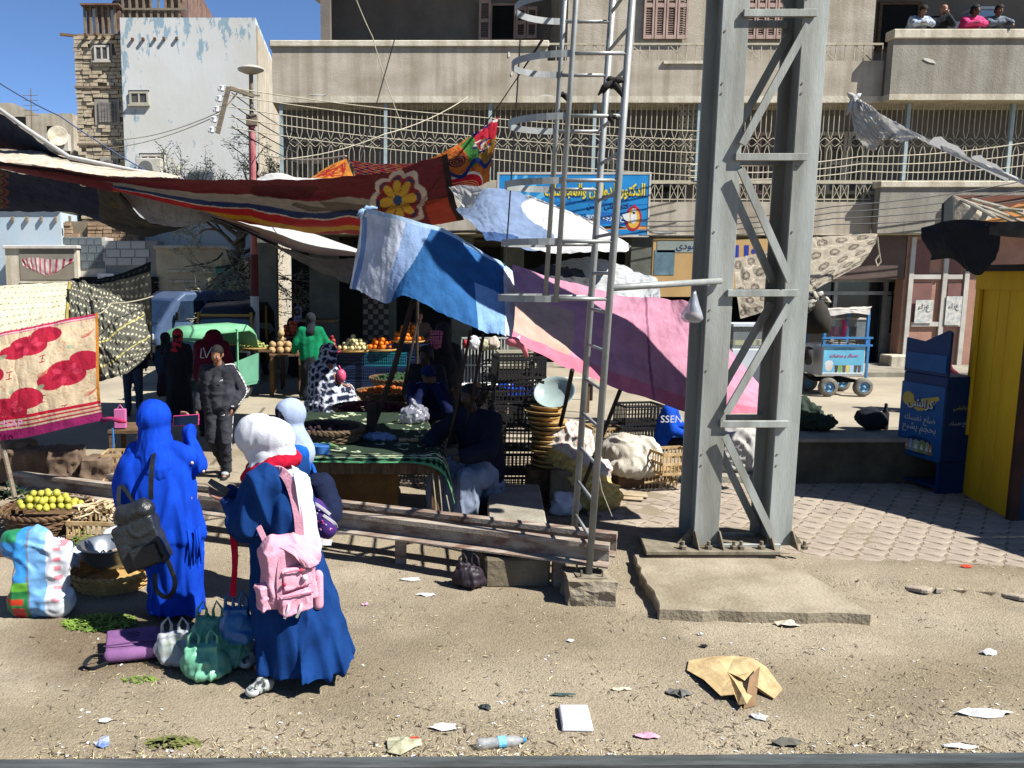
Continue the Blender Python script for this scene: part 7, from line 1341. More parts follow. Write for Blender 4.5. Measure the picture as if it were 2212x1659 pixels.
w = Person('man in brown padded waistcoat and blue jeans behind the sunlit oranges', gnd(906, 19.6), R(15), .98, dict(wrL=(.1, -.32, 1.12), elL=(.3, -.1, 1.14)), (170, 120, 92), .028); w.top(fab('vest_brown', (112, 92, 78)), .035); w.trousers(fab('jeans_blue', (40, 90, 160))); w.hair(); w.shoes(m_shoe)
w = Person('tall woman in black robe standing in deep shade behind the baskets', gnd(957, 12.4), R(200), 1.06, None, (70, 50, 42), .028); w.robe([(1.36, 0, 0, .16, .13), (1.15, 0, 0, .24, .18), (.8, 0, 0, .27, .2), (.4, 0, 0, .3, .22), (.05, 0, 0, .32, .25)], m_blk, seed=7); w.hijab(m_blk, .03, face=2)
mb = MB(); a = P(928, 716, 12.0); b = P(956, 752, 12.0); cv = Cv(40, 40, (210, 120, 150)); 
for k in range(6): cv.put(abs(((cv.X*6) % 1)-.5) < .12, (60, 20, 40)); cv.put(abs(((cv.Y*6) % 1)-.5) < .1, (60, 20, 40))
cloth([[(930, 716, 12), (942, 714, 11.95), (957, 716, 12)], [(929, 735, 11.95), (942, 736, 11.9), (954, 735, 11.95)], [(930, 752, 12), (942, 754, 11.95), (952, 750, 12)]], 40, 40, m_tarp, 'checked_bag', 'pink checked cloth bag carried by the tall woman in the shade', 'bag', cv, wr=(.02, 2, 2, 3))
w = Person('man in a black knitted cap crouching among the baskets in deep shade', gnd(922, 12)+V3(0, 0, .15), R(-10), 1.1, dict(hdir=(-.8, -1, -.2)), (66, 48, 40), .026, base=SIT); w.top(m_blk, .03); w.trousers(m_blk); w.hair((20, 20, 22), .02, name='cap')
J = dict(SIT, hd=(0, -.14, 1.12), hdir=(0, -1, -.5), wrL=(.05, -.24, 1.02), wrR=(-.05, -.24, 1.02), elL=(.22, -.32, .72), elR=(-.22, -.32, .72), fL=(0, 0, 1), fR=(0, 0, 1), pnL=(0, 1, 0), pnR=(0, 1, 0))
w = Person('man in navy cap and striped jacket sitting behind the table, hands to face', gnd(922, 10.9)+V3(0, 0, .1), R(5), 1.05, J, (110, 78, 60), .018); mj = fab('jacket_navy', (22, 34, 74)); w.top(mj, .03, name='jacket'); w.trousers(m_blk); w.hair((24, 40, 84), .02, low=.0, mat=fab('cap_navy', (24, 40, 84)), name='cap')
w.put(hm(MB().prism([(-.07, -.22, 1.15), (.07, -.22, 1.15), (.06, -.31, 1.13), (-.06, -.31, 1.13)], (0, 0, .012))), 'cap_peak', M('cap_navy'))
for sx in (-1, 1):
    for i in range(3): w.put(hm(MB().bar((sx*.08, -.09+.022*i, 1.035), (sx*.215, -.06+.022*i, 1.0), .008, .008).bar((sx*.215, -.06+.022*i, 1.0), (sx*.27, -.15+.02*i, .86), .008, .008)), 'jacket_stripe', M('stripe_blue', (150, 176, 214)))
J = dict(SIT, hd=(0, -.2, 1.28), nek=(0, -.12, 1.1), che=(0, -.05, .85), hdir=(-.2, -1, -.3), shL=(.2, -.08, 1.04), shR=(-.2, -.08, 1.04), elR=(-.34, -.32, .86), wrR=(-.22, -.56, .80), elL=(.3, -.25, .78), wrL=(.2, -.5, .74), knL=(.2, -.42, .5), knR=(-.16, -.44, .52), anL=(.22, -.5, .09), anR=(-.14, -.52, .09), fL=(-.2, -1, 0), fR=(.1, -1, -.1))
w = Person('man in dark jersey and grey robe sitting right of the patterned table', gnd(1052, 8.55)+V3(0, .15, 0), R(-50), 1.04, J, (64, 46, 38), .017); m_grob = fab('robe_grey', (150, 160, 178), (128, 138, 156)); w.top(fab('jersey_dark', (30, 36, 52)), .05, name='jersey'); 
me = fuse(hulls([('c', (.09, .03, .5), (.2, -.42, .5), .15, .12), ('c', (-.09, .03, .5), (-.16, -.44, .52), .15, .12), ('c', (.2, -.42, .46), (.22, -.48, .14), .12, .11), ('c', (-.16, -.44, .46), (-.14, -.5, .14), .12, .11), ('c', (0, -.38, .45), (.03, -.42, .16), .12, .13), ('c', (0, 0, .5), (0, .05, .3), .2, .2)]), .017, 2); folds(me, .03, (9, 9, 3), 4); w.put(me, 'robe_skirt', m_grob); w.hair((22, 22, 22), .012); w.shoes(m_shoe)
w.put(fuse(hulls([('c', (-.3, -.42, .83), (-.24, -.52, .81), .055, .05)]), .015, 1), 'cuff', m_whitef)
MB().bx(w.o.location.x-.25, w.o.location.x+.2, w.o.location.y-.1, w.o.location.y+.35, 0, .36).thing('stool', 'low dark box stool under the man in the grey robe', 'stool', m_wood)
w = Person('person in bright blue jersey bending among the crates behind the mast', gnd(1453, 10.6), R(60), .9, dict(hdir=(0, -1, -.6)), (80, 58, 46), .026, base=SIT); w.top(fab('jersey_blue', (24, 84, 200)), .03); w.trousers(m_blk); w.hair()
text('SSEN', 'lettering', m_wht, w.o, P(1450, 905, 10.12), .26, ar=False)
w = Person('person in a grey hood and dark red coat peeking over the blue display stand', gnd(2025, 15.6), R(25), 1.12, None, (96, 68, 54), .022, base=SIT); w.top(fab('coat_red', (96, 30, 44)), .03); w.trousers(m_blk); w.hijab(fab('hood_grey', (96, 96, 104)), .02, face=.76); w.eyes()
w = Person('woman in lilac patterned scarf carrying a flat tray in the dark arcade', gnd(644, 20.8), R(-10), 1.02, dict(elL=(.28, -.2, 1.24), wrL=(.3, -.42, 1.32)), (120, 84, 66), .03); w.robe([(1.36, 0, 0, .15, .12), (1.15, 0, 0, .22, .16), (.6, 0, 0, .24, .19), (.05, 0, 0, .28, .23)], m_blk, seed=8); w.hijab(M('scarf_lilac', (180, 168, 200), (100, 92, 124), sc=20), .025)
p = w.o.location+V3(.55, -.45, 1.42); MB().lathe([(1e-4, 0), (.42, .0), (.5, .06), (.48, .07), (.4, .02), (1e-4, .02)], p, 20).thing('wicker_tray', 'large flat wicker tray held out in the dark arcade', 'tray', M('wicker_dull', (150, 128, 84), sc=10), smooth=True)
def leaner(x, lb, cc, skin, hair, hd=(0, -.3, 1.32), hdir=(0, -1, -.4), J=None, sc=1.0, rz=0, c2=None):
    zc = zp1+.18; loc = Vector((P(x, 60, F+.15).x, F+.25, zc-1.0))
    j = dict(che=(0, -.12, 1.12), nek=(0, -.22, 1.24), hd=(0, -.3, 1.38), hdir=hdir, shL=(.17, -.2, 1.20), shR=(-.17, -.2, 1.20), elL=(.2, -.36, 1.06), elR=(-.2, -.36, 1.06), wrL=(-.03, -.46, 1.07), wrR=(.03, -.44, 1.09), fL=(-1, -.1, 0), fR=(1, -.1, 0), pnL=(0, 0, -1), pnR=(0, 0, -1)); j.update(J or {})
    w = Person(lb, loc, rz, 1.12, j, skin, .022); w.top(M('balc_%d' % x, cc, c2, sc=7, rough=.9, lo=.45, hi=.55), .03, fold=.014); w.trousers(m_blk)
    if hair: w.hair(hair, .01)
    w.eyes(); return w
leaner(1978, 'young man in pale grey top leaning on the balcony, leftmost of the four', (196, 204, 212), (150, 108, 82), (24, 22, 22), c2=(120, 134, 156), hdir=(-.1, -1, -.8), J=dict(hd=(-.01, -.32, 1.36)))
leaner(2022, 'bald man in black jacket with hands clasped at his mouth on the balcony', (34, 38, 44), (176, 126, 98), None, J=dict(wrL=(.02, -.42, 1.24), wrR=(-.02, -.42, 1.24), fL=(-.3, -.1, 1), fR=(.3, -.1, 1)))
leaner(2090, 'man in bright pink jumper leaning on the balcony and looking right', (236, 70, 130), (110, 76, 58), (22, 20, 20), hdir=(.8, -1, -.2))
leaner(2140, 'man in grey striped shirt leaning over the balcony edge, rightmost of the four', (120, 130, 140), (120, 84, 64), (26, 24, 24), c2=(80, 88, 98), J=dict(wrL=(.1, -.6, 1.02), fL=(0, -.6, -1), elL=(.22, -.4, 1.08)))
m_vblue = M('van_blue', (84, 104, 134), (70, 88, 116), sc=2, rough=.3, spec=.6); m_vglass = M('car_glass', (44, 62, 82), (30, 42, 58), rough=.08, spec=.9); m_chrome = M('lamp_glass', (220, 224, 226), rough=.15, spec=.8); m_black = M('rubber_black', (36, 36, 38), rough=.8)
def xf(o, loc, rz): o.location = Vector(loc); o.rotation_euler = (0, 0, rz)
def at0(mb, name, mt, par, **k): return mb.build(name, mt, parent=par, at=(0, 0, 0), **k)
def wheel0(c, r, w, par, mh=m_hub): wheel(c, r, w, par, m_black, mh)
vn = thing('minibus', 'dusty blue minibus with a raked windscreen parked at the left under the old cream house', 'minibus', (0, 0, 0))
W = .82                                              # local: nose towards -Y
prof = [(-2.05, .35), (-2.12, .75), (-2.0, 1.05), (-1.45, 1.75), (-1.2, 1.92), (1.9, 1.98), (2.05, 1.8), (2.1, .9), (2.08, .35)]
secs = [(-W, .97), (-W*.97, 1.0), (W*.97, 1.0), (W, .97)]
mb = MB(); V = [(x, y*k, .35+(z-.35)*k) for x, k in ((-W, .96), (-W*.9, 1), (W*.9, 1), (W, .96)) for y, z in prof]; n = len(prof)
mb.add(V, [(i*n+j, i*n+(j+1) % n, (i+1)*n+(j+1) % n, (i+1)*n+j) for i in range(3) for j in range(n)]+[tuple(range(n))[::-1], tuple(3*n+j for j in range(n))])
at0(mb, 'body', m_vblue, vn, bevel=.03, seg=2)
wd = [(-1.93, 1.12), (-1.49, 1.68)]; at0(MB().prism([(-W*.84, -1.955, 1.12), (W*.84, -1.955, 1.12), (W*.78, -1.515, 1.68), (-W*.78, -1.515, 1.68)], (0, -.02, .012)), 'windscreen', m_vglass, vn)
for s in (-1, 1):
    for (y0, y1) in ((-1.3, -.55), (-.45, .55), (.65, 1.7)): at0(MB().prism([(s*(W*1.0), y0-.25*(y0 < -1), 1.15), (s*W, y1, 1.15), (s*W*.99, y1, 1.68), (s*W*.99, y0, 1.68)], (s*.012, 0, 0)), 'side_window', m_vglass, vn)
    at0(MB().box((s*.6, -2.13, .78), (.3, .05, .16)), 'headlight', m_chrome, vn, bevel=.02); at0(MB().box((s*.95, -1.5, 1.3), (.16, .06, .22)), 'mirror', m_black, vn, bevel=.02)
    for y in (-1.35, 1.35): wheel((s*.78, y, .32), .32, .2, vn, m_black, m_alu, R(90))
at0(MB().box((0, -2.16, .48), (1.6, .1, .2)).box((0, -2.135, .78), (.85, .02, .1)), 'bumper', m_black, vn, bevel=.02); at0(MB().box((0, -2.14, .62), (.4, .02, .12)), 'number_plate', m_wht, vn)
xf(vn, gnd(415, 24.2)+V3(.25, .9, 0), R(-48)); vn.scale = (1.02, 1.02, 1.08)
def tuktuk(label, loc, rz, roofm, bodym, trim, wr=False, sc=1.):
    t = thing('auto_rickshaw', label, 'auto rickshaw', (0, 0, 0)); hw = .62
    rp = [(-.62, 1.40), (-.45, 1.62), (-.1, 1.70), (1.0, 1.70), (1.25, 1.58), (1.32, 1.2)]; ex = (-hw, -hw*.85, 0, hw*.85, hw); dz = (-.16, -.03, 0, -.03, -.16); V = [(x, y, z+d) for x, d in zip(ex, dz) for y, z in rp]; n = len(rp)
    at0(MB().add(V, [(i*n+j, (i+1)*n+j, (i+1)*n+j+1, i*n+j+1) for i in range(4) for j in range(n-1)]), 'hood', roofm, t, smooth=True, solid=.03)
    at0(MB().prism([(-hw, -.62, .35), (hw, -.62, .35), (hw*.98, -.66, .8), (-hw*.98, -.66, .8)], (0, .06, 0)).prism([(-.25, -1.0, .45), (.25, -1.0, .45), (.3, -.63, .85), (-.3, -.63, .85)], (0, 0, -.1)), 'front_panel', bodym, t, bevel=.02)
    at0(MB().prism([(-hw*.93, -.66, .84), (hw*.93, -.66, .84), (hw*.86, -.56, 1.42), (-hw*.86, -.56, 1.42)], (0, -.02, 0)), 'windscreen', m_vglass, t)
    for s in (-1, 1):
        at0(MB().bar((s*hw*.98, -.66, .8), (s*hw*.92, -.58, 1.5), .05), 'pillar', trim, t); at0(MB().bar((s*hw, .5, .4), (s*hw, .5, 1.6), .04), 'pillar', trim, t)
        at0(MB().prism([(s*hw, .3, .35), (s*hw, 1.3, .35), (s*hw, 1.32, 1.0), (s*hw, .3, .85)], (-s*.03, 0, 0)), 'side_panel', bodym, t); wheel((s*.5, .95, .22), .22, .12, t, m_black, m_alu, R(90))
        at0(MB().ball((s*.36, -.72, .66), .09, 12, sz=.09), 'headlight', m_chrome, t, smooth=True)
    wheel((0, -.85, .22), .22, .12, t, m_black, m_alu, R(90)); at0(MB().bx(-.52, .52, .35, 1.2, .4, .55).bx(-.52, .52, 1.05, 1.18, .55, 1.05), 'seat', m_black, t, bevel=.03); at0(MB().bx(-hw, hw, -.6, 1.3, .3, .36), 'floor', bodym, t)
    at0(MB().bar((-hw*.93, -.66, .83), (hw*.93, -.66, .83), .04).bar((-hw*.86, -.58, 1.44), (hw*.86, -.58, 1.44), .05), 'trim', trim, t)
    xf(t, loc, rz); t.scale = (sc, sc, sc); return t
m_mint = M('hood_mint', (132, 196, 150), (112, 176, 132), sc=3, rough=.45); m_tkb = M('rickshaw_black', (38, 40, 42), rough=.4)
tuktuk('auto rickshaw with a pale green hood and dusty windscreen behind the boy', gnd(428, 16.6)+V3(0, .2, 0), R(-28), m_mint, M('mint_body', (110, 170, 140), rough=.4), m_mint, sc=.92)
tuktuk('black auto rickshaw with a yellow windscreen frame between the minibus and the lamp post', gnd(503, 20.4), R(-8), m_tkb, m_tkb, M('trim_ochre', (178, 140, 62), rough=.5), sc=1.12)
def crate0(m, name, label, cat, w=.56, d=.38, h=.27, bamboo=False, pieces=False):
    t = thing(name, label, cat, (0, 0, 0)); rim = MB()
    for z in ((h-.02, .02) if not bamboo else (h-.015, .015, h*.5)):
        for s in (-1, 1): rim.box((0, s*d/2, z), (w, .014, .03)).box((s*(w/2-.007), 0, z), (.014, d-.03, .03))
    at0(rim, 'rim', m, t)
    sl = []; nx_ = int(w/.045); ny_ = int(d/.045)
    for i in range(nx_+1):
        for s in (-1, 1): sl.append(((-w/2+.01+i*(w-.02)/nx_, s*(d/2-.002), h/2), (.012, .012, h-.02)))
    for i in range(1, ny_):
        for s in (-1, 1): sl.append(((s*(w/2-.007), -d/2+i*d/ny_, h/2), (.012, .012, h-.02)))
    for i in range(9): sl.append(((0, -d/2+.03+i*(d-.06)/8, .012), (w-.03, .012, .012)))
    if not bamboo: 
        for z in (.09, .15, .21): 
            for s in (-1, 1): sl.append(((0, s*(d/2-.001), z*h/.27), (w-.02, .008, .01)))
    if pieces:
        for c, dd in sl: at0(MB().box(c, dd), 'slat', m, t)
    else:
        mb = MB(); [mb.box(c, dd) for c, dd in sl]; at0(mb, 'slats', m, t, kind='stuff')
    return t
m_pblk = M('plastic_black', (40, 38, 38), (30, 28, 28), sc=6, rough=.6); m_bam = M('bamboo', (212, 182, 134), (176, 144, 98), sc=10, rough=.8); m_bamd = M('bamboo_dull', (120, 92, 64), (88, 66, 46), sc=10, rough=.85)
cb_ = crate0(m_pblk, 'plastic_crate', 'black plastic crate at the bottom of the tall dark stack behind the seated man', 'crate'); cb_.location = gnd(1120, 9.6); ords = ('second', 'third', 'fourth', 'fifth', 'sixth')
for k, o_ in enumerate(ords): dup(cb_, (cb_.location.x+random.uniform(-.02, .02), 9.6+random.uniform(-.02, .02), .28*(k+1)), R(random.uniform(-4, 4)), label=o_+' black plastic crate from the bottom of the tall dark stack', group='black crates stacked behind the seated man')
cb_['group'] = 'black crates stacked behind the seated man'
dup(cb_, gnd(1092, 10.0)+V3(0, 0, 1.36), R(8), label='black crate standing open on its side on top of the tall dark stack', group='black crates stacked behind the seated man').rotation_euler = (R(80), 0, R(4))
for k in range(4): dup(cb_, gnd(1045, 10.7)+V3(0, 0, .28*k), R(3*k), label=('bottom', 'second', 'third', 'top')[k]+' black crate of the lower stack left of the tall one', group='black crates in the lower stack')
for k, (x, Y, z) in enumerate(((1385, 11.2, .0), (1385, 11.2, .28), (1388, 11.3, .56))): dup(cb_, gnd(x, Y)+V3(0, 0, z), R(4*k), label=('lowest', 'middle', 'uppermost')[k]+' black crate behind the white cloth bundle', group='black crates behind the white bundle')
bc_ = crate0(m_bam, 'bamboo_crate', 'small sunlit bamboo crate at the kerb beside the mast', 'crate', .42, .34, .24, True, True); bc_.location = gnd(1430, 9.9); bc_.rotation_euler = (0, 0, R(6))
def bdup(x, Y, z, rz, lb, sc=1.): return dup(bc_, gnd(x, Y)+V3(0, 0, z), R(rz), sc, label=lb, group='bamboo crates around the stalls')
bdup(1312, 11.3, .28, 4, 'bamboo crate with printed fruit card, upper of the pair behind the ladder'); bdup(1305, 11.3, .0, -3, 'bamboo crate, lower of the pair behind the ladder'); bdup(1270, 11.5, .0, 10, 'bamboo crate at the left of the pair behind the ladder')
bdup(1465, 9.7, .26, 12, 'tilted bamboo crate right beside the mast column', 1.1); bdup(250, 9.4, .0, 8, 'bamboo crate on the ground between the brown sacks and the blue robed woman'); bdup(253, 9.7, .26, 2, 'shaded bamboo crate stacked behind the low one near the sacks')
bdup(202, 7.75, .0, -4, 'bamboo crate heaped with pale roots behind the metal basin', 1.25)
rr = random.Random(21); mb = MB()
for k in range(46):
    c = gnd(202, 7.75)+V3(rr.uniform(-.22, .22), rr.uniform(-.15, .15), .3+rr.uniform(0, .13)); a = rr.uniform(0, 6.28); d = V3(math.cos(a), math.sin(a), rr.uniform(-.2, .3))*rr.uniform(.05, .1); n_ = V3(-d.y, d.x, rr.uniform(-.05, .05))*rr.uniform(.2, .9); r0 = rr.uniform(.009, .016)
    mb.tube([c-d, c-d*.3+n_*.5, c+d*.4+n_*.5, c+d], [r0*.5, r0, r0, r0*.4], 5)
mb.thing('root_heap', 'heap of tangled pale roots in the bamboo crate', 'roots', M('root_pale', (236, 212, 172), (200, 168, 124), sc=12, rough=.85), kind='stuff')
def basket(name, label, c, r, h, mt, rows=8, th=.011, flare=1.25, par=None, rot=0):
    c = Vector(c); t = thing(name, label, 'basket', c); mb = MB(); n = 56
    for j in range(rows):
        z = h*(j+.5)/rows; rj = r*(1+(flare-1)*(j/rows)); pts = [(c.x+(rj+.007*math.sin(14*a+math.pi*(j % 2)))*math.cos(a), c.y+(rj+.007*math.sin(14*a+math.pi*(j % 2)))*math.sin(a), c.z+z+random.uniform(-.003, .003)) for a in [2*math.pi*k/n for k in range(n)]]
        mb.tube(pts, th, 4, closed=True)
    mb.build('weave', mt, parent=t, kind='stuff'); rm = MB()
    for q in (0, 1): rm.tube([(c.x+(r*flare+.01*math.sin(20*a+q*3.14))*math.cos(a), c.y+(r*flare+.01*math.sin(20*a+q*3.14))*math.sin(a), c.z+h+.012*math.cos(20*a+q*3.14)) for a in [2*math.pi*k/90 for k in range(90)]], th*1.15, 5, closed=True)
    rm.build('rim', mt, parent=t); MB().lathe([(1e-4, .0), (r, .0), (r*.98, .02), (1e-4, .02)], c+V3(0, 0, .003), 24).build('base', mt, parent=t); return t
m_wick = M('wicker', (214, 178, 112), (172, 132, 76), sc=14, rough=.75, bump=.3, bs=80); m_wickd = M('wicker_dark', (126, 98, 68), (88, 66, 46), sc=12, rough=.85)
bl = G(222, 1275, .0); bl = V3(G(222, 1290).x, 6.75, 0)
basket('wicker_basket', 'broad woven basket under the metal basin at the lower left', bl, .29, .16, m_wick, 8, .012, 1.3)
m_al = M('basin_metal', (168, 176, 182), (140, 148, 154), sc=3, rough=.3, metal=.7, spec=.6)
bs_ = thing('metal_basin', 'round aluminium basin holding roots on the woven basket', 'basin', bl+V3(-.02, .02, .17)); cbn = bl+V3(-.03, .02, .17)
MB().lathe([(1e-4, .0), (.15, .0), (.2, .05), (.235, .17), (.262, .175), (.262, .182), (.228, .178), (.19, .055), (.145, .008), (1e-4, .008)], cbn, 36).build('basin_body', m_al, parent=bs_, smooth=True)
mb = MB()
for k in range(34): a = rr.uniform(0, 6.28); q_ = rr.uniform(0, .13); c = cbn+V3(q_*math.cos(a), q_*math.sin(a), .05+rr.uniform(0, .05)); d = V3(rr.uniform(-1, 1), rr.uniform(-1, 1), rr.uniform(-.2, .4))*.05; mb.tube([c-d, c+V3(0, 0, .015), c+d], [.006, .012, .005], 5)
mb.thing('roots', 'dark and pale roots lying in the aluminium basin', 'roots', M('root_mixed', (196, 176, 146), (84, 66, 56), sc=7, lo=.45, hi=.6), kind='stuff')
c = gnd(268, 7.2)+V3(0, 0, .2); MB().lathe([(1e-4, .0), (.16, .0), (.24, .12), (.25, .125), (.23, .115), (.15, .01), (1e-4, .01)], c, 28).thing('second_basin', 'pale shallow basin half hidden behind the black bag', 'basin', M('basin_pale', (206, 208, 206), rough=.4), smooth=True)
MB().bx(c.x-.12, c.x+.12, c.y-.1, c.y+.1, 0, .2).thing('upturned_box', 'dark box carrying the pale shallow basin', 'box', m_bamd)
def heap(lb, cat, c, rx, ry, n, fr, mt, zs=1., group=None, name='fruit', sq=1.):
    c = Vector(c); src = None; placed = []; r_ = random.Random(int(abs(c.x*100))+n)
    lay = 0; left = n; z = fr*.85
    while left > 0 and 1-lay*.26/zs > .1:
        k_ = 1-lay*.26/zs; pts = []; step = fr*2.0; yy_ = -ry*k_
        while yy_ <= ry*k_+1e-6:
            xx_ = -rx*k_+((lay+int(round(yy_/step))) % 2)*fr
            while xx_ <= rx*k_+1e-6:
                if (xx_/(rx*k_+1e-6))**2+(yy_/(ry*k_+1e-6))**2 <= 1.02: pts.append((xx_, yy_))
                xx_ += step
            yy_ += step*.88
        for (x_, y_) in pts:
            if left <= 0: break
            left -= 1; p = c+V3(x_+r_.uniform(-.15, .15)*fr, y_+r_.uniform(-.15, .15)*fr, z+r_.uniform(-.1, .1)*fr)
            if src is None: src = MB().ball(p, fr, 10, sz=fr*sq).thing(name, lb, cat, mt, group=group, smooth=True, at=p)
            else: o = src.copy(); col.objects.link(o); o.location = p; s_ = r_.uniform(.88, 1.08); o.scale = (s_, s_, s_)
        lay += 1; z += fr*1.45
m_org = M('orange_skin', (240, 130, 24), (226, 108, 14), sc=5, rough=.45, bump=.15, bs=120); m_pale = M('melon_pale', (226, 216, 160), (204, 190, 130), sc=5, rough=.6); m_app = M('apple_red', (190, 60, 40), (206, 120, 60), sc=6, rough=.35); m_gry = M('apple_green', (190, 190, 70), (160, 168, 50), sc=6, rough=.4); m_pom = M('pomegranate', (150, 40, 50), (176, 80, 60), sc=6, rough=.45); m_mel = M('melon_tan', (196, 164, 116), (168, 134, 90), sc=8, rough=.7); m_lem = M('lemon', (206, 196, 80), (172, 168, 60), sc=6, rough=.5); m_grape = M('grape', (176, 184, 110), (140, 152, 80), sc=10, rough=.4)
ZS = .96
def fr(x, Y, z): return V3(P(x, 745, Y).x, Y, z)
def stalltable(x0, x1, Y, z, d, lb, m, nm='stall_table'):
    a, b = P(x0, 750, Y).x, P(x1, 750, Y).x; t = thing(nm, lb, 'table', ((a+b)/2, Y+d/2, 0)); MB().bx(a, b, Y, Y+d, z-.04, z).build('top', m, parent=t)
    for xx in (a+.04, b-.04):
        for yy_ in (Y+.04, Y+d-.04): MB().bx(xx-.03, xx+.03, yy_-.03, yy_+.03, 0, z-.04).build('leg', m, parent=t)
    return t
stalltable(515, 588, 17.6, .98, .6, 'dark table of grapes left of the green topped woman', m_wood); stalltable(583, 652, 17.5, .9, .6, 'dark table of tan melons beside the grapes', m_wood); stalltable(604, 660, 18.6, 1.2, .5, 'raised shelf of red apples behind the melons', m_wood); stalltable(682, 725, 17.6, .92, .6, 'small table of apples right of the green topped woman', m_wood)
def tray(x, Y, z, r, m, lb): MB().lathe([(1e-4, 0), (r*.9, 0), (r, .05), (r*.97, .05), (r*.88, .012), (1e-4, .012)], fr(x, Y, z), 24).thing('fruit_tray', lb, 'tray', m, smooth=True)
tray(548, 17.9, ZS+.02, .36, m_wick, 'wicker tray under the heap of grapes'); tray(765, 17.9, .93, .42, m_wick, 'wicker tray under the pale round fruit'); tray(825, 17.9, .95, .38, m_wick, 'wicker tray under the shaded oranges'); tray(880, 18.0, 1.12, .40, m_wick, 'wicker tray under the sunlit oranges'); tray(703, 17.8, .92, .4, M('tray_pink', (206, 60, 120), rough=.5), 'pink plastic tray under the apples and pomegranates')
heap('small pale green grape in the conical heap at the left of the fruit stall', 'grape', fr(548, 17.9, ZS+.05), .28, .22, 150, .035, m_grape, 1.15, 'grapes in the heap', 'grape')
heap('tan melon on the dark table left of the green topped woman', 'melon', fr(606, 17.75, .9), .34, .2, 26, .082, m_mel, 1., 'tan melons', 'melon')
heap('red apple on the raised shelf behind the melons', 'apple', fr(632, 18.8, 1.2), .26, .18, 34, .055, m_app, 1.2, 'red apples on the shelf', 'apple')
heap('yellow green apple on the pink tray', 'apple', fr(690, 17.8, .96), .14, .16, 14, .05, m_gry, 1.1, 'yellow green apples', 'apple'); heap('dark red pomegranate on the pink tray', 'pomegranate', fr(716, 17.8, .96), .14, .16, 16, .055, m_pom, 1.2, 'pomegranates', 'pomegranate')
heap('pale round fruit in the heap on the tray above the navy crate', 'fruit', fr(765, 17.9, .97), .36, .24, 60, .052, m_pale, 1., 'pale round fruit', 'fruit'); heap('orange in the shaded heap above the teal crate', 'orange', fr(825, 17.9, .99), .3, .2, 46, .052, m_org, 1., 'shaded oranges', 'orange')
heap('orange in the tall bright heap at the right end of the fruit stall', 'orange', fr(880, 18.0, 1.16), .36, .24, 84, .055, m_org, 1.35, 'bright oranges', 'orange'); heap('lemon in the long basket at the left edge', 'lemon', gnd(85, 8.1)+V3(0, 0, .28), .34, .16, 56, .038, m_lem, .9, 'lemons in the basket', 'lemon')
m_cteal = M('crate_teal', (30, 120, 136), (24, 100, 116), rough=.5); m_cnavy = M('crate_navy', (28, 48, 88), (22, 38, 72), rough=.5)
ct = crate0(m_cteal, 'teal_crate', 'bright teal crate under the shaded oranges', 'crate', .9, .5, .3); ct.location = fr(832, 17.9, .63); cn = crate0(m_cnavy, 'navy_crate', 'navy crate under the pale round fruit, upper', 'crate', .9, .5, .3); cn.location = fr(765, 17.9, .61)
dup(cn, fr(765, 17.9, .31), 0, label='navy crate, middle of the stack under the pale fruit'); dup(cn, fr(768, 17.9, .0), 0, label='navy crate standing on the ground under the pale fruit'); dup(cn, fr(832, 17.9, .32), 0, label='navy crate, middle of the stack under the teal crate'); dup(cn, fr(832, 17.9, .01), 0, label='navy crate standing on the ground under the teal crate'); dup(cn, fr(880, 18, .8), 0, label='navy crate carrying the sunlit oranges'); dup(cn, fr(880, 18, .48), 0, label='navy crate second below the sunlit oranges'); dup(cn, fr(880, 18, .16), 0, label='lowest navy crate below the sunlit oranges')
def produce(lb, c, rx, ry, n, r, m, nm='produce'):
    mb = MB(); r_ = random.Random(n)
    for k in range(n): a = r_.uniform(0, 6.28); q_ = math.sqrt(r_.random()); mb.ball(Vector(c)+V3(rx*q_*math.cos(a), ry*q_*math.sin(a), .1*(1-q_*q_)+r_.uniform(-.01, .01)), r*r_.uniform(.7, 1.2), 6)
    mb.thing(nm, lb, 'vegetables', m, kind='stuff', smooth=True)
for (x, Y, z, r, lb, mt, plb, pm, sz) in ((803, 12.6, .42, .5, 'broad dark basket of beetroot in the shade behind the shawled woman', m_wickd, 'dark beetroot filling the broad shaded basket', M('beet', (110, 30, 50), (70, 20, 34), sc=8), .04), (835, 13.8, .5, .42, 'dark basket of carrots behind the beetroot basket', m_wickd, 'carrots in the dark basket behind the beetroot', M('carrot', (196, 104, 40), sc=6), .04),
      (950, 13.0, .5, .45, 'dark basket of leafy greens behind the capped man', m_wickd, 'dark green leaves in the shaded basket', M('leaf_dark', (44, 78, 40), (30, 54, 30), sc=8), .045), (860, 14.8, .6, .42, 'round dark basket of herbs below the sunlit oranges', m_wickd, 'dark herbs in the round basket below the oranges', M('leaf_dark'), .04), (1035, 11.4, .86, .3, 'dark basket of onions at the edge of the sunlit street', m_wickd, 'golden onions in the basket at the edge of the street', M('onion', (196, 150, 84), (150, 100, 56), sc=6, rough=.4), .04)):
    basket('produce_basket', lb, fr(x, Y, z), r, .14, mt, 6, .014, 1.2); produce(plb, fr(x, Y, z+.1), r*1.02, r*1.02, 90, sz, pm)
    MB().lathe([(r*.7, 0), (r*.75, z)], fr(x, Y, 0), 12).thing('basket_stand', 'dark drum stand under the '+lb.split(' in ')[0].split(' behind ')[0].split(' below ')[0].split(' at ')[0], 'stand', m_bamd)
TX0, TX1, TY0, TY1, TZ = -.72, .86, 8.15, 10.7, .80
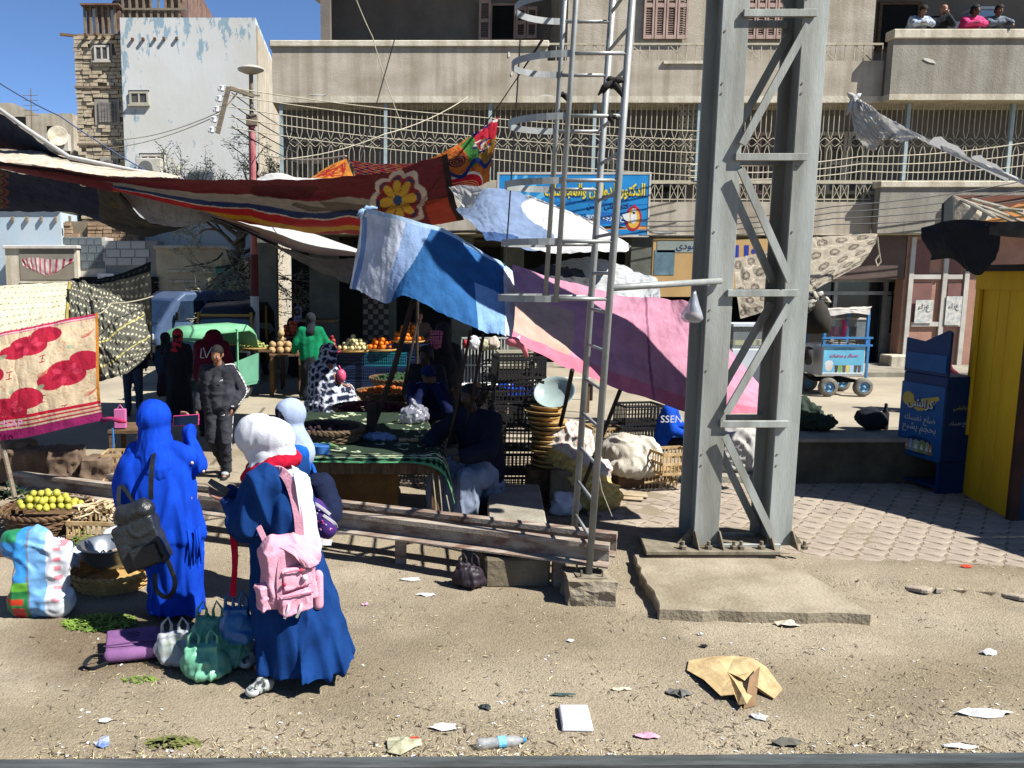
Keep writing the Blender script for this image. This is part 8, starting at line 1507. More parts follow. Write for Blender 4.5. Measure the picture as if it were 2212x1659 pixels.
tb_ = thing('market_table', 'old wooden market table under a green and white patterned cloth', 'table', ((TX0+TX1)/2, (TY0+TY1)/2, 0)); m_tw = M('table_wood', (134, 104, 72), (86, 62, 42), sc=3, stretch=(8, 1, 1), bump=.5, bs=14, rough=.85)
for k in range(4): MB().bx(TX0, TX1, TY0+k*.64, TY0+k*.64+.62, TZ-.05, TZ-.012).build('plank', m_tw, parent=tb_, bevel=.004)
MB().bx(TX0+.02, TX1-.02, TY0+.02, TY0+.06, TZ-.2, TZ-.052).build('apron', m_tw, parent=tb_); MB().bx(TX0+.05, TX1-.45, TY0+.14, TY0+.18, .04, TZ-.22).build('front_board', M('board_ochre', (120, 84, 30), (70, 50, 30), sc=2, rough=.85), parent=tb_)
for xx in (TX0+.06, TX1-.08):
    for yy_ in (TY0+.07, TY1-.1): MB().bx(xx-.04, xx+.04, yy_-.04, yy_+.04, 0, TZ-.2).build('leg', m_tw, parent=tb_)
cv = Cv(420, 420, (52, 66, 52)); pl = (198, 208, 168); gr = (84, 140, 100)
cv.put(cv.Y > .88, (24, 40, 34)); 
for k in range(16): cv.ell((k+.5)/16, .885, .022, .018, gr); cv.poly([((k+.1)/16, .955), ((k+.9)/16, .955), ((k+.5)/16, .915)], gr)
cv.put(cv.Y > .955, (96, 168, 120)); cv.put(abs(cv.Y-.86) < .006, pl); cv.put(abs(cv.Y-.80) < .005, pl); cv.put(abs(cv.X-.93) < .005, pl)
rr = random.Random(9)
for k in range(150): x, y = rr.random(), rr.uniform(0, .78); a = rr.uniform(0, 3); cv.line([(x, y), (x+.025*math.cos(a), y+.025*math.sin(a)), (x+.035*math.cos(a+1), y+.02*math.sin(a+1))], .005, pl)
for k in range(30): x = rr.random(); cv.line([(x, .81), (x+.02, .83), (x+.035, .815)], .004, pl)
cv.noise(.08, 16)
cloth([[(TX0, TY1, TZ), (0, TY1, TZ), (.6, TY1, TZ), (TX1-.02, TY1, TZ), (TX1+.05, TY1, TZ-.2)], [(TX0, 9.8, TZ), (0, 9.8, TZ+.0), (.6, 9.8, TZ), (TX1-.02, 9.8, TZ), (TX1+.06, 9.8, TZ-.25)], [(TX0, 9., TZ), (0, 9., TZ), (.6, 9., TZ), (TX1-.02, 9.0, TZ), (TX1+.06, 9.0, TZ-.3)], [(TX0, 8.3, TZ), (0, 8.3, TZ), (.6, 8.3, TZ), (TX1-.02, 8.35, TZ), (TX1+.08, 8.3, TZ-.34)], [(TX0, TY0-.0, TZ+.0), (0, TY0-.02, TZ), (.6, TY0-.02, TZ), (TX1-.02, TY0, TZ-.02), (TX1+.1, TY0+.02, TZ-.38)], [(TX0, TY0-.03, TZ-.06), (0, TY0-.05, TZ-.07), (.6, TY0-.05, TZ-.08), (TX1-.01, TY0-.04, TZ-.2), (TX1+.1, TY0-.02, TZ-.5)]], 200, 240, m_tarpd, 'table_cloth', 'dark green and white patterned cloth hanging over the right corner of the market table', 'tablecloth', cv, px=False, wr=(.014, 5, 6, 3))
for k, (x, z0, z1) in enumerate(((.74, .62, .08), (.80, .60, .05), (.88, .4, .12))): wire(('left', 'middle', 'right')[k]+' white string hanging from the table cloth corner', [(x, TY0-.04, z0), (x+.03, TY0-.05, (z0+z1)/2), (x+.05, TY0-.02, z1)], 0, .006, m_wirel, 'string', px=False, cat='string')
bk2 = P(712, 945, 8.9); basket('rope_basket', 'coarse twisted rope basket with dark onions on the left of the market table', (bk2.x, 8.95, TZ+.01), .33, .12, M('rope_brown', (120, 98, 72), (82, 64, 46), sc=10), 5, .02, 1.12); produce('dark purple onions in the rope basket', (bk2.x-.05, 8.95, TZ+.08), .3, .26, 60, .03, M('onion_purple', (58, 34, 46), (38, 24, 32), sc=8))
c = V3(P(815, 920, 8.9).x, 8.9, TZ); me = fuse(hulls([('e', c+V3(0, .05, .03), (.16, .12, .05)), ('e', c+V3(.08, 0, .02), (.12, .09, .035))]), .015, 2); folds(me, .03, (12, 12, 12), 3); props(place(me, 'folded_sheet', M('cloth_blueish', (128, 148, 184), sc=5)), 'pale blue crumpled sheet beside the rope basket', 'sheet')
c = P(690, 990, 8.25); MB().bx(c.x-.12, c.x+.1, 8.2, 8.4, TZ-.02, TZ+.07).thing('blue_box', 'flat bright blue box on the near left corner of the market table', 'box', M('box_blue', (70, 128, 200), rough=.6))
for k in range(5): c = V3(P(660+k*13, 968, 8.5).x, 8.45+.03*(k % 2), TZ+.025); MB().tube([c-V3(.09, 0, 0), c+V3(0, .02, .015), c+V3(.09, -.01, 0)], [.015, .022, .01], 7).thing('green_vegetable', ('first', 'second', 'third', 'fourth', 'fifth')[k]+' green gourd from the left before the rope basket', 'gourd', M('gourd', (110, 150, 96), (84, 124, 76), sc=6), smooth=True)
for k, x in enumerate((868, 893)): c = V3(P(x, 935, 9.0).x, 8.8, TZ+.022); MB().box(c, (.09, .06, .035)).thing('wood_scrap', ('left', 'right')[k]+' small tan wooden block lying on the patterned cloth', 'block', M('wood_tan', (196, 160, 116)), bevel=.008)
c = V3(P(895, 890, 9.9).x, 9.9, TZ+.0); me = fuse(hulls([('e', c+V3(0, 0, .1), (.17, .13, .13)), ('c', c+V3(.02, 0, .2), c+V3(-.02, 0, .3), .05, .02)]), .014, 1); folds(me, .03, (12, 12, 12), 5); props(place(me, 'clear_bag', M('film_grey', (160, 160, 172), rough=.3, alpha=.7, spec=.6)), 'clear plastic bag of produce on the patterned cloth', 'bag')
c0_ = V3(P(1183, 930, 9.2).x, 9.25, .42)
for k in range(13):
    r_ = .19+random.uniform(-.04, .03); c = c0_+V3(random.uniform(-.05, .05), 0, k*.055); MB().lathe([(1e-4, 0), (r_*.7, 0), (r_, .035), (r_+.008, .05), (r_-.01, .05), (r_*.68, .015), (1e-4, .015)], c, 22, wob=lambda t, z: 1+.05*math.sin(3*t+k)).thing('reed_tray', 'frayed pale reed tray, %s from the bottom of the tall pile' % 'first second third fourth fifth sixth seventh eighth ninth tenth eleventh twelfth thirteenth'.split()[k], 'tray', m_wick, group='reed trays in the tall pile', smooth=True)
MB().bx(c0_.x-.2, c0_.x+.2, 9.1, 9.4, 0, .42).thing('tray_stand', 'dark box under the tall pile of reed trays', 'box', m_bamd)
o = thing('enamel_basin', 'grey green enamel basin tilted against the black crates', 'basin', P(1200, 858, 9.3)); MB().lathe([(1e-4, 0), (.13, 0), (.19, .07), (.225, .1), (.23, .1), (.19, .06), (.12, .012), (1e-4, .012)], (0, 0, 0), 28).build('basin_body', M('enamel_green', (176, 192, 188), (150, 168, 164), sc=3, rough=.3), parent=o, at=(0, 0, 0), smooth=True).rotation_euler = (R(38), R(-22), 0)
def pile(lb, nm, cat, ell, mt, am=.04, f=(7, 7, 7), v=.022, sd=3, cvf=None, kind=None):
    me = fuse(hulls([('e', tuple(e[0]), e[1], e[2] if len(e) > 2 else (0, 0, 0)) for e in ell]), v, 2); folds(me, am, f, sd)
    if cvf: paintmesh(me, cvf)
    return props(place(me, nm, mt), lb, cat, kind=kind)
def chk(V):
    c = np.tile(np.array(C(214, 206, 192)), (len(V), 1)); s_ = V[:, 0]+V[:, 2]; k = (V[:, 2]-.55*(V[:, 0]-V[:, 0].mean())*-1 < .52); u = (np.sin(V[:, 0]*70) > 0) ^ (np.sin((V[:, 2]+V[:, 1])*70) > 0)
    c[k] = C(226, 198, 130); c[k & u] = C(206, 178, 90); st = (abs(np.sin(V[:, 0]*38+V[:, 2]*8)) < .16) & ~k; c[st] = C(190, 130, 130); return c
X_ = lambda x, Y: P(x, 950, Y).x
pile('cream striped and yellow checked cloth draped over a heap left of the ladder foot', 'cloth_heap', 'cloth', [((X_(1230, 9.2), 9.25, .62), (.3, .28, .32), (0, .5, 0)), ((X_(1265, 9), 9.1, .38), (.32, .28, .3), (0, .6, 0)), ((X_(1300, 8.9), 8.95, .16), (.24, .2, .2))], m_att, cvf=chk, v=.016)
pile('white cloth lying at the foot of the checked heap', 'white_cloth', 'cloth', [((X_(1225, 8.8), 8.85, .1), (.16, .14, .14))], m_whitef, .05)
pile('dirty white sheet wrapped over a crate in the sun behind the ladder', 'wrapped_bundle', 'bundle', [((X_(1350, 9.9), 9.95, .45), (.28, .26, .22)), ((X_(1395, 9.9), 9.95, .42), (.22, .24, .22)), ((X_(1370, 9.8), 9.85, .3), (.32, .26, .16))], M('sheet_dirty', (222, 216, 200), (190, 180, 160), sc=4, rough=.9, bump=.3, bs=60), .03, (7, 7, 4), .018, 6)
MB().bx(X_(1330, 9.9), X_(1415, 9.9), 9.72, 10.2, 0, .26).thing('box_under_bundle', 'dark box under the dirty white sheet', 'box', m_bamd)
for k in range(6): x = X_(1300+k*16, 9.2); MB().box((x, 9.25+.1*(k % 2), .02+.012*k), (.34, .2, .01), (0, random.uniform(-.05, .05), random.uniform(-.6, .6))).thing('cardboard_sheet', ('first', 'second', 'third', 'fourth', 'fifth', 'sixth')[k]+' flat tan cardboard piece from the left on the ground behind the ladder', 'cardboard', M('card', (190, 172, 140), (160, 142, 112), sc=5))
pile('large pale grey sack standing behind the mast between its two columns', 'grey_sack', 'sack', [((P(1605, 980, 10.3).x, 10.4, .36), (.34, .26, .36)), ((P(1570, 980, 10.3).x, 10.4, .3), (.26, .24, .3))], M('sack_grey', (196, 192, 184), (172, 168, 160), sc=3, rough=.9), .04)
pile('heap of dark green sacking on the low wall beside the mast', 'green_bundle', 'bundle', [((P(1745, 915, 10.5).x, 10.55, .76), (.2, .18, .2)), ((P(1765, 925, 10.5).x, 10.5, .7), (.2, .18, .12)), ((P(1735, 880, 10.6).x, 10.6, .92), (.08, .08, .1))], M('sacking_green', (46, 62, 46), (30, 42, 34), sc=6), .06, (9, 9, 9))
o = pile('black cloth bag on the low wall left of the blue display stand', 'black_sack', 'bag', [((P(1878, 912, 10.5).x, 10.5, .76), (.17, .14, .14)), ((P(1890, 915, 10.5).x, 10.52, .74), (.16, .13, .12))], m_blk, .02)
MB().lathe([(.04, 0), (.045, .02), (.045, .2), (.02, .27), (.018, .32), (.022, .33), (1e-4, .34)], (P(1915, 930, 10.5).x, 10.55, .61), 14).thing('dark_bottle', 'dark bottle standing behind the black cloth bag on the low wall', 'bottle', m_black, smooth=True)
rk = thing('white_rack', 'white wire rack hung with wares in the sunlit street beyond the tent poles', 'rack', gnd(1018, 15)); mb = MB(); xa, xb = X_(994, 15), X_(1092, 15)
for k in range(15): xx = xa+(xb-xa)*k/14; mb.bar((xx, 15, .05), (xx, 15, 1.45), .02)
for z in (.06, .5, .95, 1.44): mb.bar((xa, 15, z), (xb, 15, z), .03)
mb.build('rack_bars', M('rack_white', (206, 208, 200), rough=.5), parent=rk, kind='stuff')
for k, (x, y, s, c) in enumerate(((1022, 740, .12, (226, 226, 226)), (1048, 745, .1, (216, 208, 170)), (1065, 742, .12, (206, 190, 170)), (1008, 742, .07, (190, 50, 60)))): pile(('white', 'cream', 'beige', 'red')[k]+' cloth bundle lying on the white street rack', 'rack_bundle', 'cloth', [(P(x, y, 14.8), (s, .1, s))], M('rackb%d' % k, c, sc=6), .03, (12, 12, 12), .02)
mo = thing('blue_motorbike', 'blue and silver motorbike parked in the sun beyond the black crate', 'motorbike', gnd(1085, 13.6)); c = gnd(1085, 13.6)
for s in (-1, 1): wheel(c+V3(s*.55, 0, .28), .28, .09, mo, m_black, m_alu)
me = fuse(hulls([('c', c+V3(-.3, 0, .62), c+V3(.1, 0, .72), .09, .13), ('c', c+V3(.1, 0, .6), c+V3(.5, 0, .7), .1, .07)]), .02, 1); pput(me, 'tank', M('bike_blue', (24, 74, 196), rough=.25, spec=.6), mo)
pput(fuse(hulls([('c', c+V3(-.62, 0, .75), c+V3(-.1, 0, .74), .06, .08)]), .02, 1), 'seat', m_wht, mo); MB().tube([c+V3(.55, 0, .28), c+V3(.4, 0, .9)], .03, 6).tube([c+V3(.4, -.3, .95), c+V3(.4, .3, .95)], .018, 6).tube([c+V3(-.55, 0, .28), c+V3(0, 0, .4), c+V3(.4, 0, .6)], .03, 6).tube([c+V3(-.2, .08, .25), c+V3(-.8, .1, .3)], .035, 6).build('frame', m_alu, parent=mo); MB().ball(c+V3(.5, -.03, .8), .08, 10).build('headlight', m_chrome, parent=mo, smooth=True); MB().box(c+V3(0, 0, .38), (.25, .16, .22)).build('engine', m_post, parent=mo, bevel=.02)
cc = crate0(M('crate_cream', (214, 206, 178), rough=.5), 'cream_crate', 'cream plastic crate standing on a pallet in the sunny street', 'crate', .6, .4, .3); cc.location = gnd(1112, 14.6)+V3(0, 0, .95); MB().bx(cc.location.x-.4, cc.location.x+.4, 14.4, 14.9, 0, .94).thing('dark_box', 'dark box under the cream plastic crate in the street', 'box', m_dark)
wt = thing('wooden_bench', 'low pale wooden bench in the sunny street behind the pink tarpaulin', 'bench', gnd(1205, 15.5)); c = gnd(1205, 15.5); MB().bx(c.x-.7, c.x+.7, 15.4, 15.6, .6, .66).build('seat', m_coping, parent=wt); MB().bx(c.x-.7, c.x+.7, 15.62, 15.66, .85, .93).build('backrest', m_coping, parent=wt); [MB().bx(c.x+s*.6-.03, c.x+s*.6+.03, 15.45, 15.5, 0, .598).build('leg', m_wood, parent=wt) for s in (-1, 1)]
m_sack = M('sack_brown', (134, 112, 92), (96, 78, 64), sc=5, bump=.5, bs=70, rough=.95)
def sack(x, Y, w, h, lb): 
    c = gnd(x, Y); me = fuse(hulls([('b', c+V3(0, 0, h/2), (w, .34, h-.06))]), .024, 3); folds(me, .03, (6, 6, 6), x); return props(place(me, 'brown_sack', m_sack), lb, 'sack', 'brown sacks behind the left rail')
sack(132, 9.75, .36, .56, 'brown sack standing upright, left of the pair'); sack(202, 9.6, .34, .5, 'brown sack standing upright, right of the pair'); sack(55, 10.1, .5, .5, 'dark brown sack deep in shade at the left'); sack(10, 10.2, .5, .55, 'dark brown sack at the left edge')
pile('pale lump of sacking at the foot of the right brown sack', 'sacking', 'sacking', [(gnd(205, 9.3)+V3(0, 0, .1), (.2, .12, .14))], m_coping, .03)
stalltable(225, 300, 10.4, .62, .6, 'low wooden table with a pink bag behind the blue robed woman', m_wood); c = V3(P(262, 950, 10.5).x, 10.5, .64); MB().box(c+V3(0, 0, .12), (.14, .08, .24)).tube([c+V3(-.04, 0, .24), c+V3(0, 0, .3), c+V3(.04, 0, .24)], .008, 5).thing('pink_carrier', 'bright pink paper bag on the low table', 'bag', M('paper_pink', (226, 120, 180), rough=.6), bevel=.01)
wire('bright blue ribbon hanging beside the low table', [(243, 925, 9.9), (245, 950, 9.9), (244, 975, 9.9)], 0, .012, M('ribbon_blue', (60, 130, 200)), 'ribbon', cat='ribbon')
basket('lemon_basket', 'long dark basket of lemons at the left edge', gnd(85, 8.1)+V3(0, 0, .12), .40, .16, m_wickd, 6, .014, 1.1); 
for (x, Y, w) in ((85, 8.1, .6), (70, 7.6, .7)): MB().bx(X_(x, Y)-w/2, X_(x, Y)+w/2, Y-.2, Y+.2, 0, .12).thing('dark_crate', ('dark box under the lemon basket' if Y > 8 else 'dark box in front of the lemon basket, half hidden by the big sack'), 'box', m_bamd, bevel=.01)
def leafheap(lb, c, rx, ry, n, m, h=.04, s=.03):
    mb = MB(); r_ = random.Random(n)
    for k in range(n):
        a = r_.uniform(0, 6.28); q_ = math.sqrt(r_.random()); p = Vector(c)+V3(rx*q_*math.cos(a), ry*q_*math.sin(a), r_.uniform(.003, h*(1-q_)+.008)); b = r_.uniform(0, 6.28); u = V3(math.cos(b), math.sin(b), r_.uniform(-.3, .5))*s*r_.uniform(.5, 1.2); v = V3(-math.sin(b), math.cos(b), r_.uniform(-.3, .3))*s*.35; mb.add([p-u, p-v, p+u, p+v], [(0, 1, 2, 3)])
    mb.thing('green_leaves', lb, 'leaves', m, kind='stuff')
m_gl = M('leaf_bright', (140, 168, 70), (92, 122, 44), sc=12, rough=.7)
leafheap('bright green trimmings scattered on the damp ground under the basket', G(215, 1345), .28, .16, 500, m_gl); leafheap('few green trimmings beside the purple bag', G(300, 1470), .12, .05, 60, m_gl, .02, .02); leafheap('green leaves between the bamboo crate and the basin', gnd(160, 7.4)+V3(0, 0, .1), .2, .12, 260, m_gl, .2); leafheap('dark leafy sprigs at the left edge above the lemons', gnd(5, 8.4)+V3(0, 0, .3), .25, .12, 220, M('leaf_dark'), .2, .05); leafheap('dry stalks scattered before the brown sacks', gnd(225, 8.95)+V3(0, 0, .01), .4, .25, 240, M('stalk_dry', (176, 172, 110), (130, 128, 80), sc=9), .03, .05); leafheap('green weeds at the bottom left by the track', G(370, 1620)+V3(0, .05, 0), .16, .06, 120, M('weed', (130, 132, 70), (92, 96, 50), sc=9), .05, .03)
t = thing('arcade_awning', 'long dark canvas awning shading the arcade and fruit stalls under the building', 'awning', (3, F-3, 3.4)); A = wrinkle(surf([[(-2.6, F-.05, 3.74), (1, F-.05, 3.72), (6.4, F-.05, 3.74)], [(-2.6, F-3, 3.66), (1, F-3, 3.5), (6.2, F-3, 3.62)], [(-2.3, 16.9, 3.52), (1, 16.9, 3.42), (5.2, 16.9, 3.5)]], 60, 24, px=False), .03, 8, 3, 3)
MB().grid(A).build('canvas', M('canvas_dark', (64, 58, 52), (46, 42, 40), sc=3, rough=.95), parent=t, smooth=True, solid=.01)
for x in (1.2, 4.8): MB().tube([(x, 17, 0), (x, 17, 3.45)], .035, 8).build('pole', m_pole, parent=t)
def sk(V):
    c = np.tile(np.array(C(226, 228, 232)), (len(V), 1)); x = (V[:, 0]-V[:, 0].min())/np.ptp(V[:, 0]); z = V[:, 2]/V[:, 2].max()
    u = x+.25*(z-.5)*0; c[(u < .42) & (z > .32)] = C(60, 150, 220); c[(u > .42) & (u < .66)] = C(120, 176, 226); c[abs(u-.43) < .012] = C(120, 120, 124); c[(u < .42) & (z <= .36)] = C(40, 130, 70); c[(u < .42) & (z < .42) & (z > .32)] = C(110, 190, 60); c[(u < .36) & (z < .24) & (z > .17)] = C(206, 60, 30); c[(u > .2) & (u < .38) & (z < .14)] = C(200, 50, 60)
    k = (np.hypot((u-.15)*1.1, z-.56) < .13); c[k] = C(190, 190, 188); k = (np.hypot((u-.12)*1.6, z-.63) < .05); c[k] = C(60, 60, 62); c[(u < .3) & (z > .85)] = C(40, 140, 90)
    k = (u > .76) & (u < .86) & (np.sin(z*60) > .2) & (z > .15) & (z < .8); c[k] = C(226, 140, 150); return c
b0s = G(75, 1340); me = fuse(hulls([('b', (b0s.x+.02, b0s.y+.14, .31), (.40, .24, .5), (0, .12, .2)), ('c', (b0s.x-.16, b0s.y+.12, .56), (b0s.x+.02, b0s.y+.12, .6), .12, .10), ('c', (b0s.x-.1, b0s.y+.12, .12), (b0s.x+.14, b0s.y+.1, .13), .14, .13)]), .012, 4); folds(me, .018, (6, 6, 8), 3); paintmesh(me, sk); props(place(me, 'woven_sack', M('sack_print', att=True, rough=.5, spec=.4, sc=10)), 'bulging woven plastic sack printed blue, white and green at the left edge', 'sack')
wire('bent pale cane by the foot of the printed sack', [(232, 1395, 5.7), (262, 1375, 5.8), (286, 1378, 5.8), (290, 1400, 5.75), (262, 1420, 5.7)], 0, .006, m_bam, 'cane', cat='cane')
pile('crumpled white and blue plastic sheet behind the printed sack', 'plastic_sheet', 'plastic sheet', [(gnd(170, 6.9)+V3(-.25, 0, .12), (.2, .16, .12)), (gnd(120, 7.0)+V3(-.1, 0, .16), (.22, .14, .12))], M('film_white', (226, 230, 234), (150, 186, 220), sc=4, lo=.35, hi=.5, rough=.4), .05, (9, 9, 9), .016)
c = G(278, 1425, .0)+V3(0, .12, 0); rz_ = R(14); lb_ = thing('purple_bag', 'mauve laptop bag lying on the dirt at the left', 'bag', c); mpu = fab('bag_mauve', (150, 106, 152), (126, 86, 130)); rt = lambda x, y, z: c+Matrix.Rotation(rz_, 3, 'Z') @ V3(x, y, z)
pput(fuse(hulls([('b', rt(0, 0, .06), (.36, .30, .07), (R(8), 0, rz_)), ('c', rt(-.15, -.14, .05), rt(.14, -.14, .05), .045, .045), ('c', rt(-.13, .1, .09), rt(.15, .1, .09), .03, .03)]), .009, 7), 'bag_body', mpu, lb_)
MB().tube([rt(-.19, -.09, .10), rt(0, -.105, .115), rt(.19, -.09, .10)], .005, 5).build('zip', M('zip_mauve', (96, 62, 104)), parent=lb_); MB().tube([rt(.0+.045*math.cos(a), .02+.03*math.sin(a), .119+.02*.14*math.sin(a)) for a in np.linspace(0, 6.28, 20)[:-1]], .0022, 4, closed=True).build('logo_ring', M('print_dark', (54, 30, 60)), parent=lb_)
text('DELL', 'logo', M('print_dark'), lb_, rt(0, .02, .117), .055, nrm=(0, -.14, 1), right=(math.cos(rz_), math.sin(rz_), 0), ar=False)
strap([rt(-.17, -.12, .05), rt(-.26, -.16, .07), rt(-.31, -.2, .03), rt(-.26, -.22, .015), rt(-.16, -.17, .02)], .03, m_blk, lb_, up=(0, 1, .4)); strap([rt(.17, -.12, .05), rt(.25, -.09, .07), rt(.3, -.12, .05), rt(.27, -.17, .02), rt(.22, -.13, .03)], .03, m_blk, lb_, up=(0, 1, .4))
def carrier(c, w, h, mt, lb, fill=None, rz=0, sd=1):
    c = Vector(c); t = thing('carrier_bag', lb, 'plastic bag', c); me = fuse(hulls([('e', c+V3(0, 0, h*.28), (w*.5, w*.36, h*.33)), ('e', c+V3(w*.06, 0, h*.17), (w*.5, w*.42, h*.2)), ('b', c+V3(0, 0, h*.5), (w*.66, w*.3, h*.3), (0, .06*sd-.2, 0))]), .009, 2); folds(me, .016, (12, 12, 4), sd)
    V = vget(me); V[:, 2] = np.maximum(V[:, 2], c.z+.002); vset(me, V); pput(me, 'bag_film', mt, t)
    if fill: pput(fuse(hulls([('e', c+V3(0, 0, h*.27), (w*.4, w*.32, h*.25))]), .014, 1), 'contents', fill, t)
    for s in (-1, 1): MB().tube([c+V3(s*w*.3, 0, h*.55), c+V3(s*w*.3, .01, h*.8), c+V3(s*w*.16, .02, h*.93), c+V3(s*w*.08, .01, h*.78), c+V3(s*w*.1, 0, h*.55)], [.018, .010, .007, .010, .018], 6).build('handle', mt, parent=t, smooth=True)
m_clear = M('film_clear', (222, 226, 226), (196, 202, 200), sc=8, rough=.25, alpha=.6, spec=.7); m_green = M('film_green', (150, 222, 184), (126, 204, 162), sc=5, rough=.35, spec=.5, transl=.25); m_bfilm = M('film_blue', (60, 130, 196), (48, 112, 176), sc=5, rough=.35, spec=.5, transl=.2)
carrier(G(380, 1430), .29, .33, m_clear, 'clear plastic bag of green vegetables beside the purple bag', M('veg_pale', (176, 190, 120), (120, 146, 70), sc=20, lo=.45, hi=.55), sd=1); carrier(G(440, 1462), .31, .34, m_green, 'mint green plastic bag standing nearest in front of the girl in navy', sd=2); carrier(G(455, 1412), .28, .40, m_green, 'taller mint green plastic bag behind the nearest one', sd=4); carrier(G(503, 1436), .25, .29, m_green, 'dark green plastic bag lying by the sneakers', sd=5); carrier(P(512, 1385, 5.2), .24, .36, m_bfilm, 'blue plastic bag hanging from the red sash', sd=3); carrier(G(1012, 1266), .26, .3, M('film_plum', (56, 44, 52), (40, 32, 38), sc=5, rough=.5), 'dark plum cloth bag on the dirt under the rail', sd=6)
def sheet(lb, x, y, w, d, mt, nm='paper', cat='litter', lift=.012, sd=1, n=11, rz=0):
    p = G(x, y); r_ = random.Random(sd*7+int(x)); pts = [(math.cos(2*math.pi*k/n)*w/2*r_.uniform(.6, 1.1), math.sin(2*math.pi*k/n)*d/2*r_.uniform(.6, 1.1)) for k in range(n)]; z0 = gz(p.x, p.y)+.004
    V = [(p.x, p.y, z0+lift*1.3)]+[(p.x+a*.55, p.y+b*.55, z0+lift*r_.uniform(.4, 1.3)) for a, b in pts]+[(p.x+a, p.y+b, z0+lift*r_.uniform(0, 1)) for a, b in pts]
    f = [(0, 1+k, 1+(k+1) % n) for k in range(n)]+[(1+k, 1+n+k, 1+n+(k+1) % n, 1+(k+1) % n) for k in range(n)]; MB().add(V, f).thing(nm, lb, cat, mt, solid=.0015)
m_pap = M('paper_white', (232, 232, 230), (206, 206, 204), sc=10, rough=.8)
p = G(1585, 1475); rr = random.Random(3); o = thing('torn_cardboard', 'large torn sheet of tan wrapping paper on the dirt', 'cardboard', p); out = [(1488, 1432), (1540, 1428), (1588, 1424), (1625, 1432), (1655, 1452), (1690, 1492), (1672, 1512), (1632, 1496), (1640, 1466), (1624, 1508), (1612, 1538), (1596, 1532), (1585, 1515), (1556, 1512), (1520, 1480), (1484, 1452)]
cen = G(1570, 1462)+V3(0, 0, .03); B = [G(*q)+V3(0, 0, rr.uniform(.004, .05)) for q in out]; n = len(B); I1 = [cen.lerp(b, .4)+V3(0, 0, rr.uniform(-.008, .02)) for b in B]; I2 = [cen.lerp(b, .75)+V3(0, 0, rr.uniform(-.01, .02)) for b in B]
MB().add([cen]+I1+I2+B, [(0, 1+k, 1+(k+1) % n) for k in range(n)]+[(1+j*n+k, 1+(j+1)*n+k, 1+(j+1)*n+(k+1) % n, 1+j*n+(k+1) % n) for j in (0, 1) for k in range(n)]).build('sheet', M('kraft', (214, 188, 138), (186, 158, 112), sc=8, bump=.4, bs=20, rough=.85), parent=o, solid=.004)
a, b, c_, d = G(1606, 1532), G(1632, 1524), G(1640, 1464)+V3(0, -.0, .05), G(1618, 1485)+V3(0, 0, .07); MB().add([a, b, c_+V3(0, 0, .03), d], [(0, 1, 2, 3)]).build('folded_flap', M('kraft_dark', (146, 116, 84), (120, 94, 66), sc=8), parent=o, solid=.004)
q = [G(1205, 1530), G(1270, 1530), G(1283, 1583), G(1213, 1582)]; o = thing('foam_tray', 'white foam food tray lying upside down on the dirt', 'tray', G(1244, 1560)); cq = sum(q, V3(0, 0, 0))/4; rc_ = lambda k, z: [cq+(v-cq)*k+V3(0, 0, z) for v in q]
MB().add(rc_(1, .004)+rc_(.94, .03)+rc_(.8, .034), [(3, 2, 1, 0)]+[(j*4+i, j*4+(i+1) % 4, (j+1)*4+(i+1) % 4, (j+1)*4+i) for j in (0, 1) for i in range(4)]+[(8, 9, 10, 11)]).build('tray_shell', M('foam_white', (236, 236, 240), (218, 218, 224), sc=5, rough=.5), parent=o, bevel=.008, seg=2)
a, b = G(1030, 1608, .03), G(1135, 1598, .03); o = thing('water_bottle', 'crushed clear plastic water bottle with a light blue label', 'bottle', (a+b)/2-V3(0, 0, .03)); Lb = lambda t: a.lerp(b, t); MB().tube([Lb(t) for t in (0, .02, .12, .2, .28, .36, .44, .6, .78, .88, .93, .97)], [.02, .031, .032, .028, .032, .028, .032, .032, .03, .018, .012, .012], 14).build('bottle_body', M('pet_clear', (214, 218, 220), rough=.12, alpha=.5, spec=.8), parent=o, smooth=True); MB().tube([Lb(.42), Lb(.58)], .033, 14, cap=False).build('label', M('label_cyan', (70, 180, 226), (150, 210, 236), sc=20), parent=o); MB().tube([Lb(.95), Lb(1.0)], .014, 12).build('cap', M('cap_cyan', (40, 160, 220), rough=.4), parent=o)
